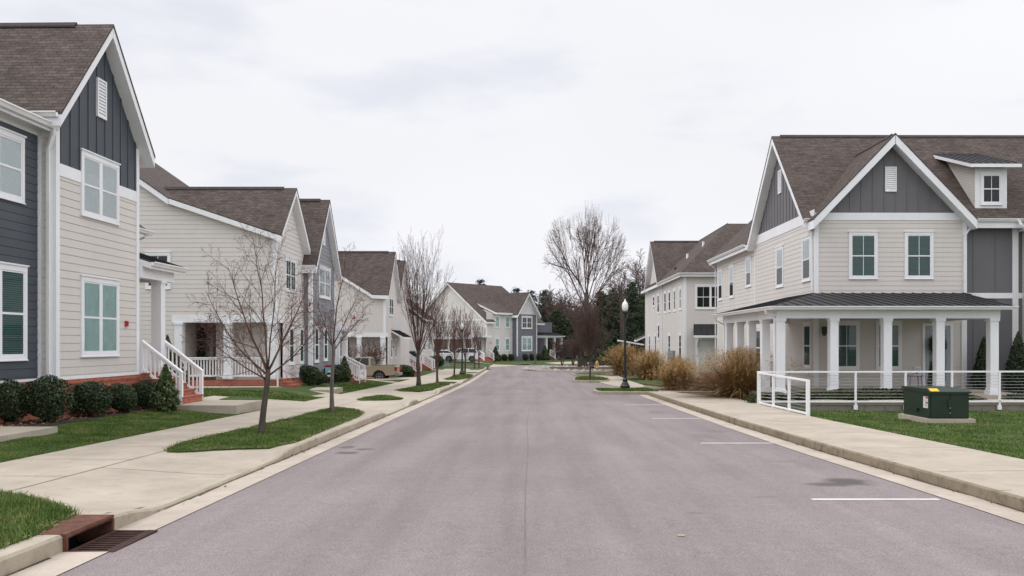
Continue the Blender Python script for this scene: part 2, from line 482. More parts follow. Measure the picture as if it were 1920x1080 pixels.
# ------------------------------------------------------------------ world, sun, camera
def build_light():
    w = bpy.data.worlds.new('World'); SC.world = w; w.use_nodes = True
    nt = w.node_tree; bg = nt.nodes['Background']; L = nt.links
    sky = nt.nodes.new('ShaderNodeTexSky'); sky.sky_type = 'NISHITA'; sky.sun_disc = False
    sky.sun_elevation = R(50); sky.sun_rotation = R(262); sky.air_density = 1; sky.dust_density = 3
    tc = nt.nodes.new('ShaderNodeTexCoord')
    sep = nt.nodes.new('ShaderNodeSeparateXYZ'); L.new(tc.outputs['Generated'], sep.inputs[0])
    def mr(src, a, b, c, d):
        n = nt.nodes.new('ShaderNodeMapRange'); n.interpolation_type = 'SMOOTHSTEP'
        n.inputs[1].default_value = a; n.inputs[2].default_value = b; n.inputs[3].default_value = c; n.inputs[4].default_value = d
        L.new(src, n.inputs[0]); return n.outputs[0]
    def math_(op, a, b):
        n = nt.nodes.new('ShaderNodeMath'); n.operation = op
        for i, q in enumerate((a, b)):
            if isinstance(q, (int, float)): n.inputs[i].default_value = q
            else: L.new(q, n.inputs[i])
        return n.outputs[0]
    # an overcast: brighter overhead; added glow behind the viewer and sideways fills the walls
    lum = math_('ADD', 9.3, mr(sep.outputs[2], .38, 1, 0, 12.0))
    mn = nt.nodes.new('ShaderNodeMath'); mn.operation = 'MULTIPLY'; mn.inputs[1].default_value = -1; L.new(sep.outputs[1], mn.inputs[0])
    lum = math_('ADD', lum, mr(mn.outputs[0], -.1, .9, 0, 2.2))
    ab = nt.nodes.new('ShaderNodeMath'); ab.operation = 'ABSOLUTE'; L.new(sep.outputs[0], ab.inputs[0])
    lum = math_('ADD', lum, mr(ab.outputs[0], .52, .95, 0, 5.5))  # bright bands east and west, added to light the street-facing walls
    mp = nt.nodes.new('ShaderNodeMapping'); mp.inputs['Scale'].default_value = (2.2, 2.2, 6.5); mp.inputs['Location'].default_value = (3.4, .4, 1.2)
    L.new(tc.outputs['Generated'], mp.inputs[0])
    nz = _n(nt, 'ShaderNodeTexNoise', Scale=1.7, Detail=4, Roughness=.5); L.new(mp.outputs[0], nz.inputs[0])
    nz2 = _n(nt, 'ShaderNodeTexNoise', Scale=.7, Detail=2, Roughness=.5); L.new(mp.outputs[0], nz2.inputs[0])
    shade = math_('MULTIPLY', mr(nz.outputs[0], .52, .70, 1.0, .89), mr(nz2.outputs[0], .3, .65, .975, 1.03))
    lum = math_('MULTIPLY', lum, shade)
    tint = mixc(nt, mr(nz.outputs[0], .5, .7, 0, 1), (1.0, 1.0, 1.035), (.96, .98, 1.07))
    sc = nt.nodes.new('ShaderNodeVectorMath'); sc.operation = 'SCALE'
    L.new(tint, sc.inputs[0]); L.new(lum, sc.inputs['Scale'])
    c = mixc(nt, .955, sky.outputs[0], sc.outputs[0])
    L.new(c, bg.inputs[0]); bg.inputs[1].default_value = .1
    ld = bpy.data.lights.new('veiled_sun', 'SUN'); ld.energy = .7; ld.angle = R(25); ld.color = (1, .97, .93)
    lo = bpy.data.objects.new('veiled_sun', ld); COL.objects.link(lo)
    el, az = R(50), R(262)
    d = Vector((math.sin(az) * math.cos(el), math.cos(az) * math.cos(el), math.sin(el)))   # towards the sun
    lo.rotation_euler = d.to_track_quat('Z', 'Y').to_euler(); lo.location = (0, -30, 40)

def build_camera():
    cd = bpy.data.cameras.new('camera'); co = bpy.data.objects.new('camera', cd); COL.objects.link(co)
    co.location = (0, 0, EYE); co.rotation_euler = (R(90), 0, 0)
    cd.sensor_width = 36; cd.lens = 36 * FOC / 1920
    cd.shift_x = -(HX - 960) / 1920; cd.shift_y = (HY - 540) / 1920
    cd.clip_start = .1; cd.clip_end = 3000
    SC.camera = co
    vs = SC.view_settings
    SC.display_settings.display_device = 'sRGB'
    vs.view_transform = 'Standard'; vs.look = 'None'; vs.exposure = .05; vs.gamma = 1; vs.use_curve_mapping = False
    SC.cycles.use_denoising = True
    SC.cycles.max_bounces = 6; SC.cycles.transparent_max_bounces = 12

# ------------------------------------------------------------------ ground sheets
def clip_half(poly, ax, val, keep_less):
    out = []
    n = len(poly)
    for i in range(n):
        a, b = poly[i], poly[(i + 1) % n]
        ia = (a[ax] <= val) if keep_less else (a[ax] >= val)
        ib = (b[ax] <= val) if keep_less else (b[ax] >= val)
        if ia: out.append(a)
        if ia != ib:
            t = (val - a[ax]) / (b[ax] - a[ax])
            out.append(tuple(a[k] + t * (b[k] - a[k]) for k in range(len(a))))
    return out

def smooth_poly(pts, n=2):
    for _ in range(n):
        out = []
        for i in range(len(pts)):
            a, b = pts[i], pts[(i + 1) % len(pts)]
            out.append((a[0] * .75 + b[0] * .25, a[1] * .75 + b[1] * .25))
            out.append((a[0] * .25 + b[0] * .75, a[1] * .25 + b[1] * .75))
        pts = out
    return pts

def sheet(name, poly, e, mat, thick=.06, step=2.0, mb=None, mi=0):
    """a sheet laid on the street's profile, e above the road (number or function), with a skirt"""
    ef = e if callable(e) else (lambda x, y: e)
    own = mb is None
    if own: mb = MB()
    ys = [p[1] for p in poly]
    y = math.floor(min(ys) / step) * step
    zz = lambda p: Vector((p[0], p[1], G(p[1]) + ef(p[0], p[1])))
    while y < max(ys):
        c = clip_half(clip_half(poly, 1, y, False), 1, y + step, True)
        if len(c) >= 3:
            v = [Vector((p[0], p[1], 0)) for p in c]
            for t in tessellate_polygon([v]):
                q = [zz(c[i]) for i in t]
                if (q[1] - q[0]).cross(q[2] - q[0]).z < 0: q = q[::-1]
                if (q[1] - q[0]).cross(q[2] - q[0]).length > 1e-8: mb.face(q, mi)
        y += step
    for i in range(len(poly)):
        a, b = poly[i], poly[(i + 1) % len(poly)]
        k = max(1, int(abs(b[1] - a[1]) / step))
        for j in range(k):
            p = tuple(a[m] + (b[m] - a[m]) * j / k for m in (0, 1)); q = tuple(a[m] + (b[m] - a[m]) * (j + 1) / k for m in (0, 1))
            P, Q = zz(p), zz(q)
            mb.face((P, Q, Q - Vector((0, 0, thick)), P - Vector((0, 0, thick))), mi)
    if own: return tag(mb.build(name, mat), kind='structure')

def strip(name, left, right, ef, mat, ys):
    mb = MB()
    for a, b in zip(ys[:-1], ys[1:]):
        P = [(left(a), a), (right(a), a), (right(b), b), (left(b), b)]
        mb.face([(x, y, G(y) + ef(x, y)) for x, y in P])
    return tag(mb.build(name, mat), kind='structure')

def lin(pts):
    """piecewise linear x(y)"""
    def f(y):
        if y <= pts[0][1]: return pts[0][0]
        for (x0, y0), (x1, y1) in zip(pts[:-1], pts[1:]):
            if y <= y1: return x0 + (x1 - x0) * (y - y0) / (y1 - y0)
        return pts[-1][0]
    return f

def cut_w(y):
    """1 where the left kerb is lowered to the gutter, 0 where it stands full height"""
    w = sm(8.85, 10.0, y) * (1 - sm(13.9, 15.7, y))
    w += sm(24.8, 26.0, y) * (1 - sm(30.2, 30.9, y))
    w += sm(32.4, 33.4, y) * (1 - sm(40.6, 41.2, y))
    w += sm(52, 53, y) * (1 - sm(55, 56, y)) * .7
    return min(1, w)

KL = -4.28        # left kerb face
LW = (-6.33, -8.15)   # left sidewalk
kerb_l_path = [(KL, 2), (KL, 84), (-4.35, 88), (-4.9, 91), (-6.5, 93.5), (-10, 95), (-18, 95.6)]
kr = lin([(5.78, 2), (5.72, 10.4), (5.52, 16), (5.43, 22), (5.45, 30), (5.52, 39.6)])

def kerb_along(path, hf, width, mb, side, top=0):
    """kerb swept along a ground path; hf(y) its height; side +1 puts the body to the left of travel"""
    P = [Vector((p[0], p[1], 0)) for p in path]
    # subdivide
    Q = []
    for a, b in zip(P[:-1], P[1:]):
        k = max(1, int((b - a).length / .5))
        Q += [a + (b - a) * i / k for i in range(k)]
    Q.append(P[-1])
    rows = []
    for i, p in enumerate(Q):
        d = (Q[min(i + 1, len(Q) - 1)] - Q[max(i - 1, 0)]).normalized()
        n = Vector((-d.y, d.x, 0)) * side
        h = hf(p.y, i) if hf.__code__.co_argcount > 1 else hf(p.y)
        g = G(p.y)
        rows.append([p + Vector((0, 0, g - .05)), p + Vector((0, 0, g + max(.004, h - .025))), p + n * .025 + Vector((0, 0, g + h)),
                     p + n * width + Vector((0, 0, g + h)), p + n * width + Vector((0, 0, g - .05))])
    for a, b in zip(rows[:-1], rows[1:]):
        for j in range(4):
            q = (a[j], b[j], b[j + 1], a[j + 1])
            mb.face(q if side > 0 else q[::-1], top if j >= 2 else 0)
    for r_ in (rows[0], rows[-1]): mb.face(r_)

def build_ground():
    # terrain: one sheet to the horizon
    xs = [-900, -400, -200, -120, -80, -60, -45, -35, -28, -22, -18, -15, -13, -12, -11.4, -10.8, -10.2, -9.6, -9, -8.6, -8.16, -7, -6, -4.46, -4.42,
          -3, 0, 3, 5.6, 5.66, 6.4, 7.2, 7.9, 8.3, 8.7, 9.1, 9.5, 10, 10.01, 10.5, 11, 11.5, 12, 14, 17, 20, 24, 30, 40, 60, 90, 140, 250, 500, 900]
    ys = [-60, -20, 0] + list(range(4, 39, 2)) + [39, 39.5, 39.51, 41, 43, 45, 47, 49, 51, 53, 55, 57, 59, 61, 63, 65, 70, 75, 80, 84, 86, 88, 90, 92, 94, 97, 100, 103, 106, 109, 113, 120, 140, 180, 260, 400, 700, 1200]
    mb = MB()
    for a, b in zip(ys[:-1], ys[1:]):
        for c, d in zip(xs[:-1], xs[1:]):
            mb.face([(x, y, G(y) + E_terrain(x, y)) for x, y in ((c, a), (d, a), (d, b), (c, b))])
    tag(mb.build('ground', W['lawn']), kind='structure')

    # carriageway
    near_r = lambda y: kr(y) - .42
    ysr = [2, 4, 6, 8, 10, 12, 14, 16, 18, 20, 22, 24, 27, 30, 33, 36, 39.6]
    poly = [(-3.9, 2), (near_r(2), 2)] + [(near_r(y), y) for y in ysr[1:]] + [(6.2, 39.8), (6.2, 44.4), (9.8, 44.4), (9.8, 60), (13, 76), (30, 82), (34, 104), (9, 105.5), (3.5, 105), (-.8, 102.5), (-3.3, 96.5), (-4.3, 94.6), (-8, 98), (-18, 98.5),
             (-18, 95.65), (-10, 95.05), (-6.5, 93.5), (-4.6, 91.2), (-3.95, 88), (-3.9, 84)]
    sheet('road', poly, 0, W['asphalt'], .04)

    # gutters
    g = MB()
    ysl = [2, 4, 6, 7.83, 8.75, 10, 12, 14, 16, 20, 25, 30, 35, 40, 45, 50, 55, 60, 65, 70, 75, 80, 84]
    for a, b in zip(ysl[:-1], ysl[1:]):
        if a == 7.83: continue
        g.face([(KL - .02, a, G(a) + .004), (-3.86, a, G(a) + .008), (-3.86, b, G(b) + .008), (KL - .02, b, G(b) + .004)])
    for a, b in zip(ysr[:-1], ysr[1:]):
        g.face([(kr(a) - .46, a, G(a) + .008), (kr(a) + .02, a, G(a) + .004), (kr(b) + .02, b, G(b) + .004), (kr(b) - .46, b, G(b) + .008)])
    # dirt that lies in the angle of kerb and gutter
    rg = random.Random(8)
    for a0, a1, fx, sd in ((10, 84, lambda y: KL, 1), (2, 7.8, lambda y: KL, 1), (2, 39.6, kr, -1)):
        y = a0
        while y < a1 - .3:
            w0 = rg.uniform(.008, .05) if y < 40 else .03; l = rg.uniform(.25, .7)
            x0, x1 = fx(y), fx(min(a1, y + l))
            g.face([(x0 - sd * .01, y, G(y) + .0085), (x0 + sd * w0, y, G(y) + .0105), (x1 + sd * rg.uniform(.008, .05), y + l, G(y + l) + .0105), (x1 - sd * .01, y + l, G(y + l) + .0085)], 1)
            y += l
    tag(g.build('gutter_pan', [W['kerbgutter'], W['grit']]), kind='structure')
    mb = MB(uv=False)
    for i in range(40):
        a, b = 2 + i * 2.4, 4.4 + i * 2.4
        if b > 92: break
        for x0, w0 in ((-.04, .009),):
            x0 += .015 * math.sin(i * 1.3); x1 = -.04 + .015 * math.sin((i + 1) * 1.3)
            mb.face([(x0, a, G(a) + .004), (x0 + w0, a, G(a) + .004), (x1 + w0, b, G(b) + .004), (x1, b, G(b) + .004)])
    tag(mb.build('road_seam', W['seam']), kind='structure')

    # left kerb (left out where the storm drain stands), right kerb
    for nm, pth in (('kerb', [(KL, 2), (KL, 7.83)]), ('kerb', [(KL, 8.75)] + kerb_l_path[1:])):
        k = MB()
        kerb_along(pth, lambda y: .15 - .115 * cut_w(y) + .012, .17, k, 1, 1)
        y = pth[0][1] + 1.1
        while y < min(60, pth[-1][1] if nm == 'kerb' and len(pth) == 2 else 60):
            hh = .15 - .115 * cut_w(y) + .012
            k.face([(KL + .003, y, G(y)), (KL + .003, y + .014, G(y)), (KL + .003, y + .014, G(y) + hh - .02), (KL + .003, y, G(y) + hh - .02)], 2)
            k.face([(KL - .02, y, G(y) + hh + .003), (KL - .17, y, G(y) + hh + .003), (KL - .17, y + .014, G(y) + hh + .003), (KL - .02, y + .014, G(y) + hh + .003)], 2); y += 3.05
        tag(k.build(nm, [W['kerb'], W['kerbtop'], W['joint']]), kind='structure')
    k = MB()
    kerb_along([(kr(y), y) for y in ysr], lambda y: .165, .17, k, -1, 1)
    y = 4.3
    while y < 39:
        k.face([(kr(y) - .003, y, G(y)), (kr(y) - .003, y + .014, G(y)), (kr(y) - .003, y + .014, G(y) + .15), (kr(y) - .003, y, G(y) + .15)], 2)
        k.face([(kr(y) + .02, y, G(y) + .168), (kr(y) + .17, y, G(y) + .168), (kr(y) + .17, y + .014, G(y) + .168), (kr(y) + .02, y + .014, G(y) + .168)], 2); y += 3.05
    tag(k.build('kerb', [W['kerbdirty'], W['concrete'], W['joint']]), kind='structure')

    # left pavement: one concrete sheet from kerb to lawn, ramps where the kerb drops
    def ecl(x, y):
        t = sm(-6.6, KL - .15, x)
        return .15 - .11 * cut_w(y) * t + .008
    mb = MB()
    xs2 = [LW[1], -7.2, LW[0], -5.8, -5.3, -4.9, KL - .165]
    ys2 = [2 + .5 * i for i in range(0, 77)] + list(range(41, 85, 2))
    for a, b in zip(ys2[:-1], ys2[1:]):
        for c, d in zip(xs2[:-1], xs2[1:]):
            mb.face([(x, y, G(y) + ecl(x, y)) for x, y in ((c, a), (d, a), (d, b), (c, b))])
    J = .008
    def joint(p, q, w=.018):
        d = (Vector(q) - Vector(p)); L_ = d.length; d.normalize(); n = Vector((-d.y, d.x, 0)) * (w / 2)
        k = max(1, int(L_ / .5))
        for i in range(k):
            a = Vector(p) + d * (L_ * i / k); b = Vector(p) + d * (L_ * (i + 1) / k)
            f = [a - n, b - n, b + n, a + n]
            mb.face([(v.x, v.y, G(v.y) + ecl(v.x, v.y) + .0035) for v in f], 1)
    joint((LW[0], 4, 0), (LW[0], 15, 0)); joint((LW[0], 26.4, 0), (LW[0], 34, 0))
    y = 4.1
    while y < 60:
        joint((LW[0], y, 0), (LW[1], y, 0), .014); y += 1.9
    for y in (12.6, 28.6, 36.8): joint((KL - .2, y, 0), (LW[0], y, 0), .014)
    tag(mb.build('sidewalk', [W['concrete'], W['joint']]), kind='structure')

    # right pavement
    rwo = lin([(7.9, 2), (7.86, 10), (7.72, 17), (7.62, 23), (7.85, 29), (8.0, 33), (7.2, 36.5), (6.35, 39.9)])
    mb = MB()
    for a, b in zip(ysr[:-1], ysr[1:]):
        k = 4
        for i in range(k):
            y0, y1 = a + (b - a) * i / k, a + (b - a) * (i + 1) / k
            xa, xb = kr(y0) + .165, kr(y1) + .165
            mb.face([(xa, y0, G(y0) + .158), (rwo(y0), y0, G(y0) + .175), (rwo(y1), y1, G(y1) + .175), (xb, y1, G(y1) + .158)])
            mb.face([(rwo(y0), y0, G(y0) + .175), (rwo(y0), y0, G(y0) - .1), (rwo(y1), y1, G(y1) - .1), (rwo(y1), y1, G(y1) + .175)])
    y = 3.0
    while y < 39:
        mb.face([(kr(y) + .18, y, G(y) + .162), (rwo(y), y, G(y) + .179), (rwo(y), y + .014, G(y) + .179), (kr(y) + .18, y + .014, G(y) + .162)], 1)
        y += 3.05
    tag(mb.build('sidewalk', [W['concrete'], W['joint']]), kind='structure')

    # side street apron and kerbed grass islands on the right
    sheet('driveway', [(6.2, 39.9), (24, 40.5), (24, 52), (9.9, 52), (7.2, 46), (6.2, 44.2)], lambda x, y: max(.02, E(x, y) + .03), W['concrete'])
    # path that curves away to the right
    pth = smooth_poly([gp(1138, 720, .1), gp(1110, 709, .1), gp(1116, 702, .1), gp(1143, 698.5, .1), gp(1152, 700.5, .1), gp(1180, 712, .1), gp(1215, 723, .1), gp(1190, 727, .1)], 1)
    sheet('sidewalk', pth, .06, W['concrete'])
    lawnR = [gp(1143, 697, .1), gp(1156, 700, .1), gp(1198, 718, .1), gp(1240, 722.5, .1), gp(1330, 723, .1), gp(1330, 693, .1), gp(1160, 692, .1)]
    sheet('lawn', lawnR, .1, W['lawn'], .12)
    isl = []
    def island(pts, top=.15, nm='traffic_island'):
        pts = smooth_poly(pts, 2)
        n = len(pts)
        mb = MB()
        kerb_along(pts + [pts[0]], lambda y: .15, .16, mb, 1)
        o = tag(mb.build('kerb', W['kerb']), kind='structure')
        c = Vector((sum(p[0] for p in pts) / n, sum(p[1] for p in pts) / n))
        inner = []
        for p in pts:
            d = Vector(p) - c
            inner.append(tuple(c + d * (1 - .15 / max(d.length, .3))))
        isl.append(inner)
        return inner
    def ccw(p):
        a = sum(p[i][0] * p[(i + 1) % len(p)][1] - p[(i + 1) % len(p)][0] * p[i][1] for i in range(len(p)))
        return p if a > 0 else p[::-1]
    A = island(ccw([(3.35, 40), (5.9, 39.95), (6.35, 40.2), (6.3, 43.6), (5.9, 44.1), (3.5, 44.1), (3.2, 43), (3.15, 41)]))
    sheet('lawn', A, .158, W['lawn'], .1)
    B = island(ccw([gp(1072, 714, 0), gp(1080, 718, 0), gp(1140, 717.5, 0), gp(1146, 713.5, 0), gp(1125, 710, .0), gp(1085, 710, 0)]))
    sheet('lawn', B, .158, W['lawn'], .1)
    Cc = island(ccw([gp(1072, 704, 0), gp(1080, 706.2, 0), gp(1120, 705.5, 0), gp(1150, 701.5, .0), gp(1146, 700, 0), gp(1090, 701.5, 0)]))
    sheet('lawn', Cc, .158, W['lawn'], .1)
    # planted circle at the end of the street
    D = island(ccw([gp(1024, 692.5, 0), gp(1034, 695.3, 0), gp(1090, 697, 0), gp(1150, 696, 0), gp(1185, 692.5, 0), gp(1150, 688, 0), gp(1075, 687, 0), gp(1036, 688, 0)]))
    sheet('planting_bed', D, .16, W['mulch'], .1)
    # grass islands on the left, between kerb and sidewalk
    L_ = {}
    def leftlawn(px, e=.166, sm_=1):
        p = smooth_poly([gp(x, y, .158) for x, y in px], sm_)
        sheet('lawn', p, e, W['lawn'], .04)
        return p
    L_['near'] = leftlawn([(-330, 905), (-100, 913), (30, 928), (80, 938), (152, 966), (120, 979), (78, 1001), (0, 1029), (-200, 1110), (-420, 1110)], .167)
    L_['A'] = leftlawn([(303, 848), (340, 829), (450, 806), (560, 781), (618, 765.5), (640, 765), (668, 769), (688, 776), (610, 807), (533, 839.5), (420, 842), (345, 847.5)], .168)
    L_['s1'] = leftlawn([(664, 751.5), (684, 745.5), (716, 742), (742, 745), (760, 749.5), (715, 751.5)])
    L_['s2'] = leftlawn([(731, 733.5), (765, 727), (800, 721), (830, 716.5), (848, 720), (822, 727), (806, 733)])
    leftlawn([(818, 717.5), (822, 715.2), (858, 716), (852, 717.6)])
    L_['s3'] = leftlawn([(829, 712.5), (842, 708), (853, 703), (878, 701.3), (889, 704), (872, 712.2)])
    leftlawn([(872, 699.8), (876, 697.8), (898, 698), (894, 699.8)])
    leftlawn([(876, 693.5), (890, 688.5), (900, 687), (911, 688.2), (904, 693.5)])
    # left-hand walks, lawn base is the terrain itself
    el = lambda d: (lambda x, y: E(x, y) + d)
    sheet('walkway', [(-11.9, 26.35), (LW[1] - .01, 26.35), (LW[1] - .01, 31.0), (-11.6, 31.4)], el(.036), W['concrete'])
    sheet('walkway', [(-16, 34.7), (LW[1] - .01, 34.3), (LW[1] - .01, 37.0), (-11.0, 37.1), (-16, 37.2)], el(.036), W['concrete'])
    sheet('driveway', [(-30, 58.5), (LW[1] - .01, 58.8), (LW[1] - .01, 62.6), (-30, 65.2)], el(.036), W['concrete'])
    sheet('walkway', [(-10.2, 52), (LW[1] - .01, 52.2), (LW[1] - .01, 53.6), (-10.2, 53.4)], el(.036), W['concrete'])
    sheet('walkway', [(-10.6, 78), (LW[1] - .01, 78), (LW[1] - .01, 80), (-10.6, 80)], el(.036), W['concrete'])
    sheet('driveway', [(-40, 99), (-9, 99), (-5, 96.8), (-4.4, 95.4), (-3.6, 97), (-1.3, 102.4), (-4, 104), (-8, 109), (-40, 112)], el(.036), W['concrete'])
    sheet('walkway', [(7, 112.5), (14, 112.5), (15, 105.6), (3.5, 105.2), (2.0, 108)], el(.036), W['concrete'])
    # mulch bed along the first house
    sheet('planting_bed', smooth_poly([(-12.3, 14.2), (-10.75, 14.2), (-10.65, 20), (-10.55, 23.5), (-10.75, 24.4), (-12.0, 24.5)], 1), el(.02), W['mulch'])
    sheet('planting_bed', smooth_poly([(6.5, 38.6), (7.6, 34.8), (8.1, 29.4), (9.2, 29.4), (9.3, 38.8), (13, 39.4), (13, 40.4), (6.9, 40.2)], 1), lambda x, y: E(x, y) + .08, W['mulch'])
    # parking bay lines, oil stain
    mb = MB()
    for y in (10.72, 17.65, 24.7, 31.6):
        for i in range(4):
            x0, x1 = 3.55 + 1.6 * i / 4, 3.55 + 1.6 * (i + 1) / 4
            mb.face([(x0, y - .05, G(y) + .0045), (x1, y - .05, G(y) + .0045), (x1, y + .05, G(y) + .0045), (x0, y + .05, G(y) + .0045)])
    tag(mb.build('road_marking', W['paint']), kind='structure')
    L_['lamp'] = A; L_['isl'] = B
    return L_

W['kerbtop'] = concreteM('kerb_top_concrete', (.40, .355, .28), .3, (.25, .2, .14), 1.1)
W['grit'] = M('gutter_grit', (.11, .085, .06), .95, .4, 5, 40)
W['seam'] = M('paving_seam', (.19, .165, .162), .9, .3, 3, 30)
W['joint'] = M('pavement_joint', (.16, .14, .11), .95, .2)
W['oil'] = M('oil_soaked_asphalt', (.115, .1, .102), .7, .15, 8, 60)
W['kerbgutter'] = concreteM('gutter_concrete', (.45, .385, .325), .35, (.24, .185, .135), 1.1)
# ------------------------------------------------------------------ house building kit
class F:
    """a wall plane: kind 'x+','x-','y+','y-' says which way it faces; c its coordinate; u runs along the wall"""
    def __init__(s, kind, c): s.k, s.c = kind, c
    def __call__(s, u, z, d=0):
        k = s.k
        if k == 'x+': return Vector((s.c + d, u, z))
        if k == 'x-': return Vector((s.c - d, u, z))
        if k == 'y-': return Vector((u, s.c - d, z))
        return Vector((u, s.c + d, z))

def fbox(mb, f, u0, u1, z0, z1, d0, d1, m=0):
    a, b = f(u0, z0, d0), f(u1, z1, d1)
    mb.box(a.x, b.x, a.y, b.y, a.z, b.z, m)

def face_out(mb, f, pts, m=0):
    """face in plane f, turned outwards"""
    n = Vector((0, 0, 0))
    for i in range(1, len(pts) - 1): n += (pts[i] - pts[0]).cross(pts[i + 1] - pts[0])
    o = f(0, 0, 1) - f(0, 0, 0)
    mb.face(pts if n.dot(o) > 0 else pts[::-1], m)

def lap(mb, f, poly, h=.2, lip=.022, gap=.010):
    """lapped boards: each a face leaning out to its lower edge, with the dark undercut of the lap below it"""
    zs = [p[1] for p in poly]
    k = math.floor(min(zs) / h + 1e-6)
    while k * h < max(zs) - 1e-4:
        za, zb = k * h, k * h + h
        c = clip_half(clip_half(poly, 1, za + gap, False), 1, zb + .002, True)
        g = clip_half(clip_half(poly, 1, za, False), 1, za + gap, True)
        k += 1
        if len(c) >= 3:
            d = lambda z: lip - .008 * (z - za - gap) / h
            face_out(mb, f, [f(u, z, d(z)) for u, z in c])
            lo = min(p[1] for p in c)
            us = [p[0] for p in c if abs(p[1] - lo) < 1e-4]
            if len(us) >= 2 and max(us) - min(us) > 1e-3:
                a, b = min(us), max(us)
                mb.face([f(a, lo, -.012), f(b, lo, -.012), f(b, lo, d(lo)), f(a, lo, d(lo))])
        if len(g) >= 3: face_out(mb, f, [f(u, z, -.004) for u, z in g])

def rect(u0, u1, z0, z1): return [(u0, z0), (u1, z0), (u1, z1), (u0, z1)]

def ztop(poly, u):
    zs = []
    for i in range(len(poly)):
        (a, za), (b, zb) = poly[i], poly[(i + 1) % len(poly)]
        if min(a, b) <= u <= max(a, b) and abs(b - a) > 1e-9: zs.append(za + (zb - za) * (u - a) / (b - a))
    return (min(zs), max(zs)) if zs else None

def board_batten(mb, f, poly, step=.42, start=None):
    face_out(mb, f, [f(u, z, .006) for u, z in poly])
    us = [p[0] for p in poly]
    u = (start if start is not None else min(us) + step * .5)
    while u < max(us):
        r_ = ztop(poly, u)
        if r_ and r_[1] - r_[0] > .08:
            fbox(mb, f, u - .028, u + .028, r_[0] + .004, r_[1] - .03, .004, .026)
        u += step

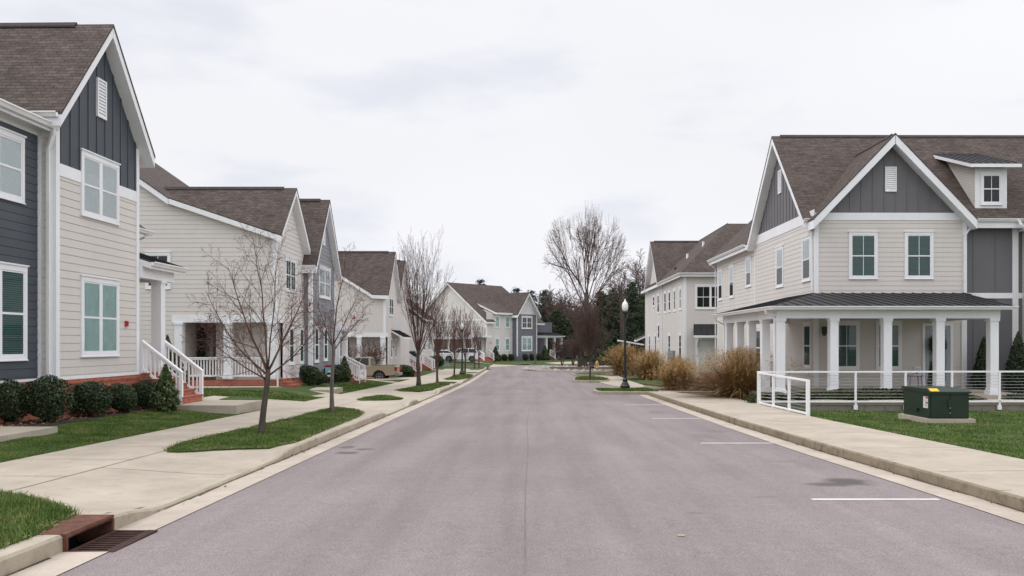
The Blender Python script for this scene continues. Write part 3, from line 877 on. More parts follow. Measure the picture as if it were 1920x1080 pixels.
class House:
    def __init__(s, name, label, cat, base, theta=0, group=None, center=True):
        """base in the house's own frame (turned by theta about the viewer's station)"""
        s.base = Vector(base)
        rot = Matrix.Rotation(theta, 4, 'Z')
        s.root = thing(name, label, cat, rot @ s.base if center else s.base, theta, group)
    def part(s, mb, name, mat, label=None, parent=None, **k):
        o = mb.build(name, mat, parent or s.root, s.base, **k)
        if label: o['label'] = label
        return o
    def box(s, name, mat, *a, **k):
        return s.part(MB().box(*a), name, mat, **k)

    def window(s, f, u0, u1, z0, z1, units=1, style='blind', cols=1, cap=True, label=None, trim=.1, mat='white', shade=.0, single=False):
        mb = MB(uv=False)
        hd = trim * 1.25
        fbox(mb, f, u0, u0 + trim, z0, z1 - hd, 0, .055); fbox(mb, f, u1 - trim, u1, z0, z1 - hd, 0, .055)
        fbox(mb, f, u0, u1, z1 - hd, z1, 0, .058)
        if cap: fbox(mb, f, u0 - .03, u1 + .03, z1, z1 + .035, 0, .085)
        fbox(mb, f, u0 + trim, u1 - trim, z0, z0 + trim * .8, 0, .054)
        fbox(mb, f, u0 - .015, u1 + .015, z0 - .025, z0, 0, .075)
        a, b, c, d = u0 + trim, u1 - trim, z0 + trim * .8, z1 - hd
        s_ = .042
        mid = (c + d) / 2
        w = (b - a) / units
        for i in range(units):
            p, q = a + i * w, a + (i + 1) * w
            pl = p + (.04 if i else 0); qr = q - (.04 if i < units - 1 else 0)
            if i: fbox(mb, f, p - .04, p + .04, c, d, .01, .05)
            fbox(mb, f, pl, pl + s_, c, d, .02, .046); fbox(mb, f, qr - s_, qr, c, d, .02, .046)
            fbox(mb, f, pl + s_, qr - s_, d - s_, d, .02, .045); fbox(mb, f, pl + s_, qr - s_, c, c + s_ * 1.3, .02, .045)
            if not single: fbox(mb, f, pl + s_, qr - s_, mid - s_ * .6, mid + s_ * .6, .02, .048)
            for k in range(1, cols):
                um = pl + (qr - pl) * k / cols
                fbox(mb, f, um - .011, um + .011, c + s_, mid - .02, .03, .044); fbox(mb, f, um - .011, um + .011, mid + .02, d - s_, .03, .044)
        o = s.part(mb, 'window', W[mat], label)
        pn = MB(uv=False)
        for i in range(units):
            p, q = a + i * w + .04, a + (i + 1) * w - .04
            face_out(pn, f, [f(p, c, .039), f(q, c, .039), f(q, d, .039), f(p, d, .039)])
        s.part(pn, 'pane', W['glassd' if style == 'dark' else 'glass'], parent=o)
        bk = MB(uv=False)
        face_out(bk, f, [f(a, c, .0262), f(b, c, .0262), f(b, d, .0262), f(a, d, .0262)])
        if style == 'curtain':
            n = int((b - a) / .05)
            for i in range(n):
                p, q = a + (b - a) * i / n, a + (b - a) * (i + 1) / n
                e0, e1 = (.0275, .034) if i % 2 else (.034, .0275)
                face_out(bk, f, [f(p, c, e0), f(q, c, e1), f(q, d, e1), f(p, d, e0)], 1)
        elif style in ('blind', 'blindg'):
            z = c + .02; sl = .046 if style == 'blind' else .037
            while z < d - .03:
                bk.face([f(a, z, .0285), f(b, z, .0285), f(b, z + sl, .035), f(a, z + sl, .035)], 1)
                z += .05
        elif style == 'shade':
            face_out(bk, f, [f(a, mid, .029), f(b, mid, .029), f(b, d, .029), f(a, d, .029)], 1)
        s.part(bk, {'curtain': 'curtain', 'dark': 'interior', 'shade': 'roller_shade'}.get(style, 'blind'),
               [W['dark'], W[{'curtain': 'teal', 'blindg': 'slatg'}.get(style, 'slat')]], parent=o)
        return o

    def roof(s, planes, name='roof', mat='shingle', white=.2, over=.0):
        """planes: top outlines of the slopes; shingles above, painted soffit and fascia below"""
        a, b = MB(), MB(uv=False)
        for p in planes:
            a.slab(p, 0, .045)
            c = sum((Vector(q) for q in p), Vector((0, 0, 0))) / len(p)
            b.slab([c + (Vector(q) - c) * (1 - .02 / max(.3, (Vector(q) - c).length)) for q in p], .045, white)
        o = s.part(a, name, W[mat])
        s.part(b, 'soffit', W['white'], parent=o)
        return o
    def ridge_cap(s, p, q, parent=None):
        mb = MB(uv=False); p, q = Vector(p), Vector(q); d = (q - p).normalized(); n = d.cross(Vector((0, 0, 1))) * .13
        z = Vector((0, 0, .05)); k = Vector((0, 0, .13))
        mb.prism([p + z, p + n + z - k, p + n - k, p - n - k, p - n + z - k], q - p)
        return s.part(mb, 'ridge_cap', W['ridge'], parent=parent)
    def seam_roof(s, planes, name='porch_roof', white=.17, step=.42):
        a, b = MB(), MB(uv=False)
        for p in planes:
            P = [Vector(q) for q in p]
            a.slab(P, 0, .03)
            b.slab(P, .031, white)
            # standing seams: first edge of each outline is the eave; seams run up the slope
            e = (P[1] - P[0]); L = e.length; e.normalize()
            nn = Vector((0, 0, 0))
            for i in range(1, len(P) - 1): nn += (P[i] - P[0]).cross(P[i + 1] - P[0])
            nn.normalize()
            if nn.z < 0: nn = -nn
            up = nn.cross(e).normalized()
            if up.z < 0: up = -up
            us = [((q - P[0]).dot(e), (q - P[0]).dot(up)) for q in P]
            u = step * .5
            while u < max(q[0] for q in us):
                r_ = ztop(us, u)
                if r_ and r_[1] - r_[0] > .1:
                    a.beam(P[0] + e * u + up * (r_[0] + .005) + nn * .012, P[0] + e * u + up * r_[1] + nn * .012, .022, .04)
                u += step
        o = s.part(a, name, W['metal'])
        s.part(b, 'porch_ceiling', W['white'], parent=o)
        return o
    def gutter(s, p, q, out, name='gutter'):
        """K-profile gutter from p to q at the eave edge, out the outward direction"""
        p, q, o = Vector(p), Vector(q), Vector(out)
        z = Vector((0, 0, 1))
        prof = [p - z * .01, p - z * .12, p + o * .07 - z * .12, p + o * .10 - z * .05, p + o * .125 - z * .03, p + o * .125 + z * .005, p + o * .115 + z * .005,
                p + o * .105 - z * .025, p + o * .06 - z * .1, p + o * .02 - z * .1, p + o * .02 - z * .01]
        mb = MB(uv=False); d = q - p
        n = len(prof)
        for i in range(n):
            a, b = prof[i], prof[(i + 1) % n]
            mb.face([a, b, b + d, a + d])
        for e in (prof, [v + d for v in prof]):
            mb.face([e[i] for i in (0, 1, 2, 3, 8, 9, 10)]); mb.face([e[i] for i in (3, 4, 5, 6, 7, 8)])
        return s.part(mb, name, W['gutter'])
    def spout(s, path, w=.075):
        mb = MB(uv=False)
        for a, b in zip(path[:-1], path[1:]):
            a, b = Vector(a), Vector(b); d = (b - a).normalized() * .03
            mb.beam(a - d, b + d, w, w * .75)
        return s.part(mb, 'downspout', W['gutter'])
    def vent(s, f, u0, u1, z0, z1):
        mb = MB(uv=False)
        t = .05
        fbox(mb, f, u0, u0 + t, z0, z1, 0, .06); fbox(mb, f, u1 - t, u1, z0, z1, 0, .06)
        fbox(mb, f, u0 + t, u1 - t, z1 - t, z1, 0, .059); fbox(mb, f, u0 + t, u1 - t, z0, z0 + t, 0, .059)
        z = z0 + t
        while z < z1 - t - .03:
            mb.face([f(u0 + t, z, .055), f(u1 - t, z, .055), f(u1 - t, z + .07, .02), f(u0 + t, z + .07, .02)])
            mb.face([f(u0 + t, z, .055), f(u1 - t, z, .055), f(u1 - t, z - .006, .02), f(u0 + t, z - .006, .02)])
            z += .085
        fbox(mb, f, u0 + t, u1 - t, z0 + t, z1 - t, .004, .018)
        return s.part(mb, 'vent', W['white'])
    def column(s, x, y, z0, z1, w=.3, base=.42, cap=.38):
        mb = MB(uv=False); h = w / 2
        mb.box(x - h, x + h, y - h, y + h, z0 + .22, z1 - .16)
        b = base / 2; mb.box(x - b, x + b, y - b, y + b, z0, z0 + .16); b -= .03; mb.box(x - b, x + b, y - b, y + b, z0 + .16, z0 + .22)
        c = cap / 2; mb.box(x - c + .03, x + c - .03, y - c + .03, y + c - .03, z1 - .16, z1 - .1); mb.box(x - c, x + c, y - c, y + c, z1 - .1, z1)
        return s.part(mb, 'column', W['white'])
    def corner(s, x0, x1, y0, y1, z0, z1):
        return s.part(MB(uv=False).box(x0, x1, y0, y1, z0, z1), 'corner_board', W['white'])
    def gable_trim(s, f, ul, ur, um, ze, zp, w=.24, d0=.0, d1=.05):
        """sloping rake boards up to a peak on wall plane f"""
        mb = MB(uv=False)
        for u in (ul, ur):
            a, b = f(u, ze, d0), f(um, zp, d0)
            mb.prism([a, b, b - Vector((0, 0, w * 1.35)), a - Vector((0, 0, w * 1.35))], f(0, 0, d1) - f(0, 0, d0))
        return s.part(mb, 'rake_board', W['white'])
    def flight(s, x0, x1, y0, y1, z0, z1, n, axis='x', name='stair_flight', mat='brick'):
        """solid flight rising from (x1) to (x0) along axis"""
        mb = MB()
        for i in range(n):
            t0 = i / n
            zt = z1 - (z1 - z0) * i / n
            if axis == 'x':
                a = x0 + (x1 - x0) * i / n; b = x0 + (x1 - x0) * (i + 1) / n
                mb.box(a, b, y0, y1, z0 - .3, zt)
                mb.box(min(a, b) - (.0 if x1 > x0 else .02), max(a, b) + (.02 if x1 > x0 else 0), y0 - .015, y1 + .015, zt, zt + .03)
            else:
                a = y0 + (y1 - y0) * i / n; b = y0 + (y1 - y0) * (i + 1) / n
                mb.box(x0, x1, a, b, z0 - .3, zt)
                mb.box(x0 - .015, x1 + .015, min(a, b) - .02, max(a, b), zt, zt + .03)
        return s.part(mb, name, W[mat])
    def stair_rail(s, p, q, h=.92, drop=True, name='stair_railing', post=.1):
        """railing from p (top) to q (bottom)"""
        p, q = Vector(p), Vector(q); z = Vector((0, 0, 1)); mb = MB(uv=False)
        for v in (p, q):
            mb.box(v.x - post / 2, v.x + post / 2, v.y - post / 2, v.y + post / 2, v.z, v.z + h + .01)
        mb.beam(p + z * (h + .03), q + z * (h + .03) + (q - p).normalized() * .06, .13, .05)
        mb.beam(p + z * (h - .03), q + z * (h - .03), .06, .07)
        mb.beam(p + z * .14, q + z * .14, .06, .07)
        n = int((Vector((q.x, q.y)) - Vector((p.x, p.y))).length / .125)
        for i in range(1, n):
            v = p + (q - p) * i / n
            mb.box(v.x - .019, v.x + .019, v.y - .019, v.y + .019, v.z + .14, v.z + h - .02)
        return s.part(mb, name, W['rail'])
    def bell(s, f, u, z, name='fire_bell', mat=None):
        mb = MB(uv=False)
        fbox(mb, f, u - .06, u + .06, z - .08, z + .08, .0, .075)
        fbox(mb, f, u - .035, u + .035, z - .03, z + .05, .075, .095)
        return s.part(mb, name, mat or W['redpaint'])
    def door(s, f, u0, u1, z0, z1, mat='doorpaint', glass=True, label=None):
        mb = MB(uv=False); t = .11
        fbox(mb, f, u0, u0 + t, z0, z1 - t, 0, .06); fbox(mb, f, u1 - t, u1, z0, z1 - t, 0, .06); fbox(mb, f, u0, u1, z1 - t, z1, 0, .062)
        fr = s.part(mb, 'door_frame', W['white'])
        d = MB(uv=False); a, b, c, e = u0 + t, u1 - t, z0 + .02, z1 - t
        fbox(d, f, a, b, c, e, .0, .03)
        w = (b - a)
        fbox(d, f, a, a + w * .16, c, e, .03, .045); fbox(d, f, b - w * .16, b, c, e, .03, .045)
        fbox(d, f, a + w * .16, b - w * .16, c, c + .25, .03, .044); fbox(d, f, a + w * .16, b - w * .16, e - .15, e, .03, .044)
        o = s.part(d, 'door', W[mat], label)
        if glass:
            g = MB(uv=False); face_out(g, f, [f(a + w * .16, c + .25, .034), f(b - w * .16, c + .25, .034), f(b - w * .16, e - .15, .034), f(a + w * .16, e - .15, .034)])
            s.part(g, 'pane', W['doorglass'], parent=o)
        h = MB(uv=False); P = f(b - w * .09, (c + e) / 2 - .1, .045); Q = f(b - w * .09, (c + e) / 2 - .1, .1)
        h.tube([P, Q], .022, 6); s.part(h, 'handle', W['steel'], parent=o)
        return o

W['ridge'] = M('ridge_shingle', (.05, .043, .04), .9, .2, 3, 30)
W['redpaint'] = M('red_enamel', (.45, .015, .025), .35, .08, spec=.5)
W['doorpaint'] = M('grey_blue_door_paint', (.30, .34, .37), .45, .05)
W['doorglass'] = M('door_glass', (.16, .2, .2), .1, .1, spec=.6)
W['steel'] = M('brushed_steel', (.5, .5, .5), .35, .08, metal=1)
W['porchfloor'] = concreteM('porch_floor', (.36, .31, .24), .25)
# ------------------------------------------------------------------ the houses
def house_slate():
    h = House('town_house', 'nearest house on the left with slate board gable over cream siding and brick base', 'house', (-11.9, 22.8, 0), R(-1.15), 'houses along the street')
    q = -11.9; y0, y1 = 20.7, 24.85
    f = F('x+', q); zb = .93
    mb = MB(uv=False)
    lap(mb, f, rect(y0, y1, zb, 5.9))
    lap(mb, F('y-', y0), rect(-12.27, q, zb, 6.9))
    h.part(mb, 'wall', W['cream'])
    mb = MB(uv=False); board_batten(mb, f, [(y0, 6.2), (y1, 6.2), (y1, 7.6), (22.78, 10.12), (y0, 7.6)], .42, y0 + .22)
    h.part(mb, 'gable_boarding', W['slate'])
    mb = MB(uv=False); f2 = F('x+', -12.27); lap(mb, f2, rect(13.5, y0 - .0, zb, 6.8)); h.part(mb, 'wall', W['slate'], 'dark slate lap siding of the recessed wing')
    # core bodies behind the siding
    mb = MB(uv=False); mb.box(-20, q - .01, y0 + .01, y1, zb, 7.2); mb.box(-20, -12.28, 13.5, y0 + .01, zb, 6.9); mb.box(-20, -13.62, y1 - .01, 28.4, zb, 5.5)
    for p in ([(y0 + .02, 7.2), (y1 - .02, 7.2), (y1 - .02, 7.55), (22.78, 10.0), (y0 + .02, 7.55)],):
        mb.prism([(q - .012, a, b) for a, b in p], (-8, 0, 0))
    h.part(mb, 'body', W['cream'])
    mb = MB(); mb.box(-20, q + .02, y0 - .02, y1 + .02, -.6, zb - .06); mb.box(-20, -12.25, 13.5, y0 - .02, -.6, zb - .06); mb.box(-20, -13.5, y1 + .02, 28.4, -.6, zb - .06)
    mb.box(q - .1, q + .045, y0 - .04, y1 + .04, zb - .14, zb - .03); mb.box(-12.4, -12.22, 13.5, y0 - .04, zb - .14, zb - .03)
    h.part(mb, 'brick_base', W['brick'])
    mb = MB(uv=False); mb.box(q - .1, q + .05, y0 - .045, y1 + .045, zb - .03, zb + .03); mb.box(-12.4, -12.215, 13.5, y0 - .045, zb - .03, zb + .03)
    h.part(mb, 'water_table', W['white'])
    # band, corner boards
    mb = MB(uv=False); fbox(mb, f, y0 + .1, y1 - .1, 5.9, 6.2, .0, .035); h.part(mb, 'band_board', W['white'])
    h.corner(q - .1, q + .04, y0 - .04, y0 + .12, zb + .03, 7.55)
    h.corner(q - .1, q + .04, y1 - .12, y1 + .04, zb + .03, 7.45)
    h.corner(-12.3, -12.2, y0 - .14, y0 - .0, zb + .03, 6.8)
    mb = MB(uv=False); fbox(mb, f2, 13.5, y0 - .001, 6.8, 7.05, -.02, .04); mb.box(-12.27, q - .1, y0 - .03, y0, 6.8, 7.0); h.part(mb, 'frieze_board', W['white'])
    # roofs
    xr = -11.53
    h.roof([[(xr, 20.33, 7.33), (-21, 20.33, 7.33), (-21, 22.78, 10.32), (xr, 22.78, 10.32)],
            [(xr, 25.2, 7.33), (-21, 25.2, 7.33), (-21, 22.78, 10.32), (xr, 22.78, 10.32)]], white=.22)
    h.ridge_cap((xr - 1.0, 22.78, 10.33), (-21, 22.78, 10.33))
    h.roof([[(-11.9, 13, 7.1), (-11.9, 20.68, 7.1), (-18, 20.68, 8.6), (-18, 13, 8.6)]], white=.2)
    h.roof([[(-13.25, 25.0, 5.55), (-13.25, 28.5, 5.55), (-17.5, 28.5, 8.5), (-17.5, 25, 8.5)]], white=.2)
    h.gutter((-13.25, 25.2, 5.54), (-13.25, 28.6, 5.54), (1, 0, 0)); h.spout([(-13.18, 28.2, 5.45), (-13.3, 28.2, 5.3), (-13.55, 28.2, 5.2), (-13.55, 28.2, .5)])
    h.gutter((-11.9, 13, 7.09), (-11.9, 20.72, 7.09), (1, 0, 0))
    h.gutter((-11.62, 20.33, 7.31), (-20, 20.33, 7.31), (0, -1, 0))
    h.spout([(-11.86, 20.55, 7.0), (-11.88, 20.57, 6.85), (-12.02, 20.62, 6.5), (-12.02, 20.62, 1.05), (-11.93, 20.58, .8)], .1)
    h.gutter((-11.6, 25.2, 7.31), (-14, 25.2, 7.31), (0, 1, 0))
    # windows, vent, bell
    h.window(f, 21.78, 23.7, 5.09, 6.75, 2, 'blind'); h.window(f, 21.78, 23.7, 1.47, 3.53, 2, 'curtain')
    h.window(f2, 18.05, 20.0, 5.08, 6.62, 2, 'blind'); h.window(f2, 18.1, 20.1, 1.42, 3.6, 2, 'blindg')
    h.vent(f, 22.55, 23.02, 7.81, 8.84)
    h.bell(f, 24.12, 2.36)
    # entrance porch on the far side of the gable
    h.seam_roof([[(-11.55, 24.9, 4.2), (-11.55, 27.3, 4.2), (-14, 27.3, 5.0), (-14, 24.9, 5.0)]], white=.2)
    h.gutter((-11.55, 24.95, 4.19), (-11.55, 27.3, 4.19), (1, 0, 0))
    mb = MB(uv=False); mb.box(-12.1, -11.78, 24.9, 27.02, 3.72, 4.16); mb.box(-13.6, -12.1, 26.7, 27.02, 3.72, 4.2); h.part(mb, 'porch_beam', W['white'])
    h.column(-11.95, 26.3, zb, 3.75, .3)
    h.part(MB().box(-13.6, -11.85, y1 + .03, 26.75, -.6, zb - .02), 'porch_deck', W['brick'])
    h.flight(-11.85, -10.65, 25.0, 26.55, .02, zb - .02, 5)
    h.stair_rail((-11.85, 25.03, zb), (-10.7, 25.03, .03)); h.stair_rail((-11.85, 26.5, zb), (-10.7, 26.5, .03))
    mb = MB(uv=False); mb.box(-10.65, -8.9, 24.6, 26.9, -.5, .02); h.part(mb, 'landing_pad', W['concrete'])
    mb = MB(uv=False); mb.box(-13.0, -10.05, 13, 17.6, -.6, .09); h.part(mb, 'landing_pad', W['concrete'])
    h.root.location = h.root.location + Matrix.Rotation(R(-1.15), 3, 'Z') @ Vector((0, -.24, 0))
    return h

def row_house(name, label, base, P):
    """two street gables on a house whose end wall faces the viewer"""
    h = House(name, label, 'house', base, 0, 'houses along the street')
    q1, ys, ye, zb = P['q1'], P['ys'], P['ye'], P['zb']
    r1, zr1, ne, ze, fe = P['ridge1'], P['zr1'], P['near1'], P['ze1'], P['far1']
    q2, y2, y3 = P['q2'], P['y2'], P['y3']; r2, zr2, n2, ze2, f2e = P['ridge2'], P['zr2'], P['near2'], P['ze2'], P['far2']
    xr1, xr2 = -(q1 - .36), -(q2 - .35)
    rk = P['rake']                                    # main roof profile seen on the end wall [(x, z)...] from eave up
    pf, pz0, pz1, px, py = P['porch']                 # porch: floor z, (unused), beam z, left end x, back y
    x1 = -q1
    fs, fe_ = F('x+', x1), F('y-', ys)
    body = MB(uv=False); wall = MB(uv=False)
    # end wall above the porch, as strips under the rake
    top = [(x, z - .12) for x, z in rk]
    if top[0][0] < x1: top.insert(0, (x1, top[0][1]))
    for (xa, za), (xb, zb_) in zip(top[:-1], top[1:]):
        xa_ = min(xa, x1)
        if xa_ <= xb: continue
        za_ = za + (zb_ - za) * (xa_ - xa) / (xb - xa)
        poly = [(xb, pz1 + .3), (xa_, pz1 + .3), (xa_, za_), (xb, zb_)]
        lap(wall, fe_, poly)
        body.prism([(u, ys + .005, z) for u, z in poly], (0, ye - ys - .2, 0))
    xl = top[-1][0]
    lap(wall, fe_, rect(xl, px, zb, pz1 + .3))
    body.box(xl, px, ys + .005, ye, zb - .3, pz1 + .3)
    body.box(px, x1 - .005, py, ye, zb - .3, pz1 + .3)
    # porch inside
    lap(wall, F('y-', py), rect(px, x1 - .3, pf, pz1 + .1)); lap(wall, F('x+', px), rect(ys + .1, py, pf, pz1 + .1))
    # street wall of the first gable
    def slope_z(Y):
        return ze + (zr1 - ze) * (1 - abs(Y - r1) / ((r1 - ne) if Y < r1 else (fe - r1)))
    jamb = P['jamb']
    lap(wall, fs, rect(jamb, y2 + .1, zb, pz1)); lap(wall, fs, [(ys, pz1), (y2 + .1, pz1), (y2 + .1, slope_z(y2) - .12), (r1, zr1 - .14), (ys, slope_z(ys) - .12)])
    body.prism([(x1 - .006, a, b) for a, b in [(ys + .01, pz1), (y2 + .1, pz1), (y2 + .1, slope_z(y2) - .14), (r1, zr1 - .16), (ys + .01, slope_z(ys) - .14)]], (-3.5, 0, 0))
    body.prism([(x1 - .006, a, b) for a, b in rect(jamb, y2 + .1, zb - .3, pz1)], (-3.0, 0, 0))
    h.part(wall, 'wall', W[P.get('mat1', 'cream2')]); h.part(body, 'body', W[P.get('mat1', 'cream2')])
    # second gable, standing forward
    g2 = F('x+', -q2)
    def s2(Y): return ze2 + (zr2 - ze2) * (1 - abs(Y - r2) / ((r2 - n2) if Y < r2 else (f2e - r2)))
    poly2 = [(y2, zb), (y3, zb), (y3, s2(y3) - .12), (r2, zr2 - .14), (y2, s2(y2) - .12)]
    mb = MB(uv=False); lap(mb, g2, poly2); lap(mb, F('y-', y2), rect(x1 - .05, -q2, zb, s2(y2) - .1)); h.part(mb, 'gable_wall', W[P['mat2']])
    mb = MB(uv=False); mb.prism([(-q2 - .006, a, b - .02) for a, b in poly2], (-4, 0, 0)); h.part(mb, 'gable_body', W[P['mat2']])
    # brick base
    gb = zb - 1.6
    mb = MB(); mb.box(xl, x1 + .03, ys - .03, y2, gb, zb - .05); mb.box(-q2 - 4, -q2 + .03, y2 - .03, y3 + .03, gb, zb - .05); mb.box(xl, x1, y2, ye, gb, zb - .06)
    h.part(mb, 'brick_base', W['brick'])
    mb = MB(uv=False); mb.box(x1 - .1, x1 + .045, jamb, y2, zb - .05, zb + .02); h.part(mb, 'water_table', W['white']); mb = MB(uv=False); mb.box(xl, px, ys - .045, ys + .1, zb - .05, zb + .02); h.part(mb, 'water_table', W['white']); mb = MB(uv=False); mb.box(-q2 - .1, -q2 + .045, y2 - .045, y3 + .045, zb - .05, zb + .02)
    h.part(mb, 'water_table', W['white'])
    # roofs
    def main_z(x):
        for (xa, za), (xb, zb_) in zip(rk[:-1], rk[1:]):
            if xb <= x <= xa: return za + (zb_ - za) * (x - xa) / (xb - xa)
        return rk[0][1] if x > rk[0][0] else rk[-1][1]
    kx = [p[0] for p in rk]
    # near slope of gable one: cut along the valley with the main roof
    sl = (zr1 - ze) / (r1 - ne)
    val = [(rk[0][0], ne + (rk[0][1] - ze) / sl)] if rk[0][0] < xr1 - .01 else []
    pts_v = []
    xx = [xr1 if not val else rk[0][0]] + kx[1:]
    for x in xx:
        z = main_z(x)
        if z >= zr1: break
        pts_v.append((x, max(ne, ne + (z - ze) / sl), z if z > ze else ze))
    # end of the valley on the ridge
    xa = pts_v[-1][0]
    for (a, za), (b, zb_) in zip(rk[:-1], rk[1:]):
        if za <= zr1 <= zb_: xend = a + (b - a) * (zr1 - za) / (zb_ - za); break
    else: xend = rk[-1][0]
    pts_v.append((xend, r1, zr1))
    near = [(xr1, r1, zr1), (xr1, ne, ze)] + [p for p in pts_v if p[0] < xr1 - .01]
    fan = []
    for i in range(1, len(near) - 1): fan.append([near[0], near[i], near[i + 1]])
    planes = [near if len(near) <= 4 else near, [(xr1, fe, ze - .03), (xr1, r1, zr1), (xend, r1, zr1), (xend, fe, ze - .03)]]
    o = h.roof(planes, white=.24)
    h.ridge_cap((xr1 - .6, r1, zr1 + .01), (xend, r1, zr1 + .01))
    # main roof: low triangle beside the valley, and the upper slope
    pl = []
    for i, ((a, za), (b, zb_)) in enumerate(zip(rk[:-1], rk[1:])):
        ya = ys - .3
        if i < len(rk) - 2:
            va = max(ya + .02, min(r1, ne + (za - ze) / sl)); vb = min(r1, ne + (zb_ - ze) / sl)
            pl.append([(a, ya, za), (a, va, za), (b, vb, zb_), (b, ya, zb_)])
        else:
            pl.append([(a, ya, za), (a, ye, za), (b, ye, zb_), (b, ya, zb_)])
    b_, zt = rk[-1]
    pl.append([(b_, ys - .3, zt), (b_, ye, zt), (b_ - 5, ye, zt - 3), (b_ - 5, ys - .3, zt - 3)])
    h.roof(pl, white=.26)
    h.roof([[(xr2, n2, ze2), (xr2, r2, zr2), (-17, r2, zr2), (-17, n2, ze2)], [(xr2, f2e, ze2), (xr2, r2, zr2), (-17, r2, zr2), (-17, f2e, ze2)]], white=.24)
    h.ridge_cap((xr2 - .5, r2, zr2 + .01), (-17, r2, zr2 + .01))
    h.gutter((xr1 - .05, fe, ze - .04), (-13, fe, ze - .04), (0, 1, 0)); h.gutter((xr2 - .05, n2, ze2 - .01), (-q1 - .2, n2, ze2 - .01), (0, -1, 0))
    h.spout([(-q2 - .1, y2 - .12, ze2 - .1), (-q2 - .12, y2 - .1, zb + .1)])
    # trim
    h.corner(x1 - .13, x1 + .035, ys - .035, ys + .13, pz1 + .3, slope_z(ys) - .1)
    h.corner(-q2 - .12, -q2 + .035, y2 - .035, y2 + .12, zb, s2(y2) - .1); h.corner(-q2 - .1, -q2 + .035, y3 - .12, y3 + .035, zb, s2(y3) - .1)
    mb = MB(uv=False); mb.box(px - .25, x1 + .04, ys - .04, ys + .2, pz1, pz1 + .32); mb.box(x1 - .2, x1 + .04, ys + .2, jamb + .1, pz1, pz1 + .32)
    h.part(mb, 'porch_beam', W['white'])
    for cx in P['cols']: h.column(cx, ys + .1, pf, pz1, .34, .42, .4)
    h.corner(x1 - .1, x1 + .035, jamb, jamb + .2, pf, pz1)
    if P.get('rail', True):
        xs = sorted(P['cols'])
        for a, b in zip(xs[:-1], xs[1:]): h.stair_rail((a + .17, ys + .08, pf - .02), (b - .17, ys + .08, pf - .02), .9, name='porch_railing', post=.05)
    for (u0, u1, z0, z1, st) in P.get('pwin', []): h.window(F('y-', py), u0, u1, z0, z1, 1, st)
    for u0, u1 in P.get('pdoor', []): h.door(F('y-', py), u0, u1, pf, pf + 2.2, 'darkdoor')
    for w in P.get('win1', []): h.window(fs, *w)
    for w in P.get('win2', []): h.window(g2, *w)
    for w in P.get('wine', []): h.window(fe_, *w)
    for v in P.get('vents', []): h.vent(g2, *v)
    return h

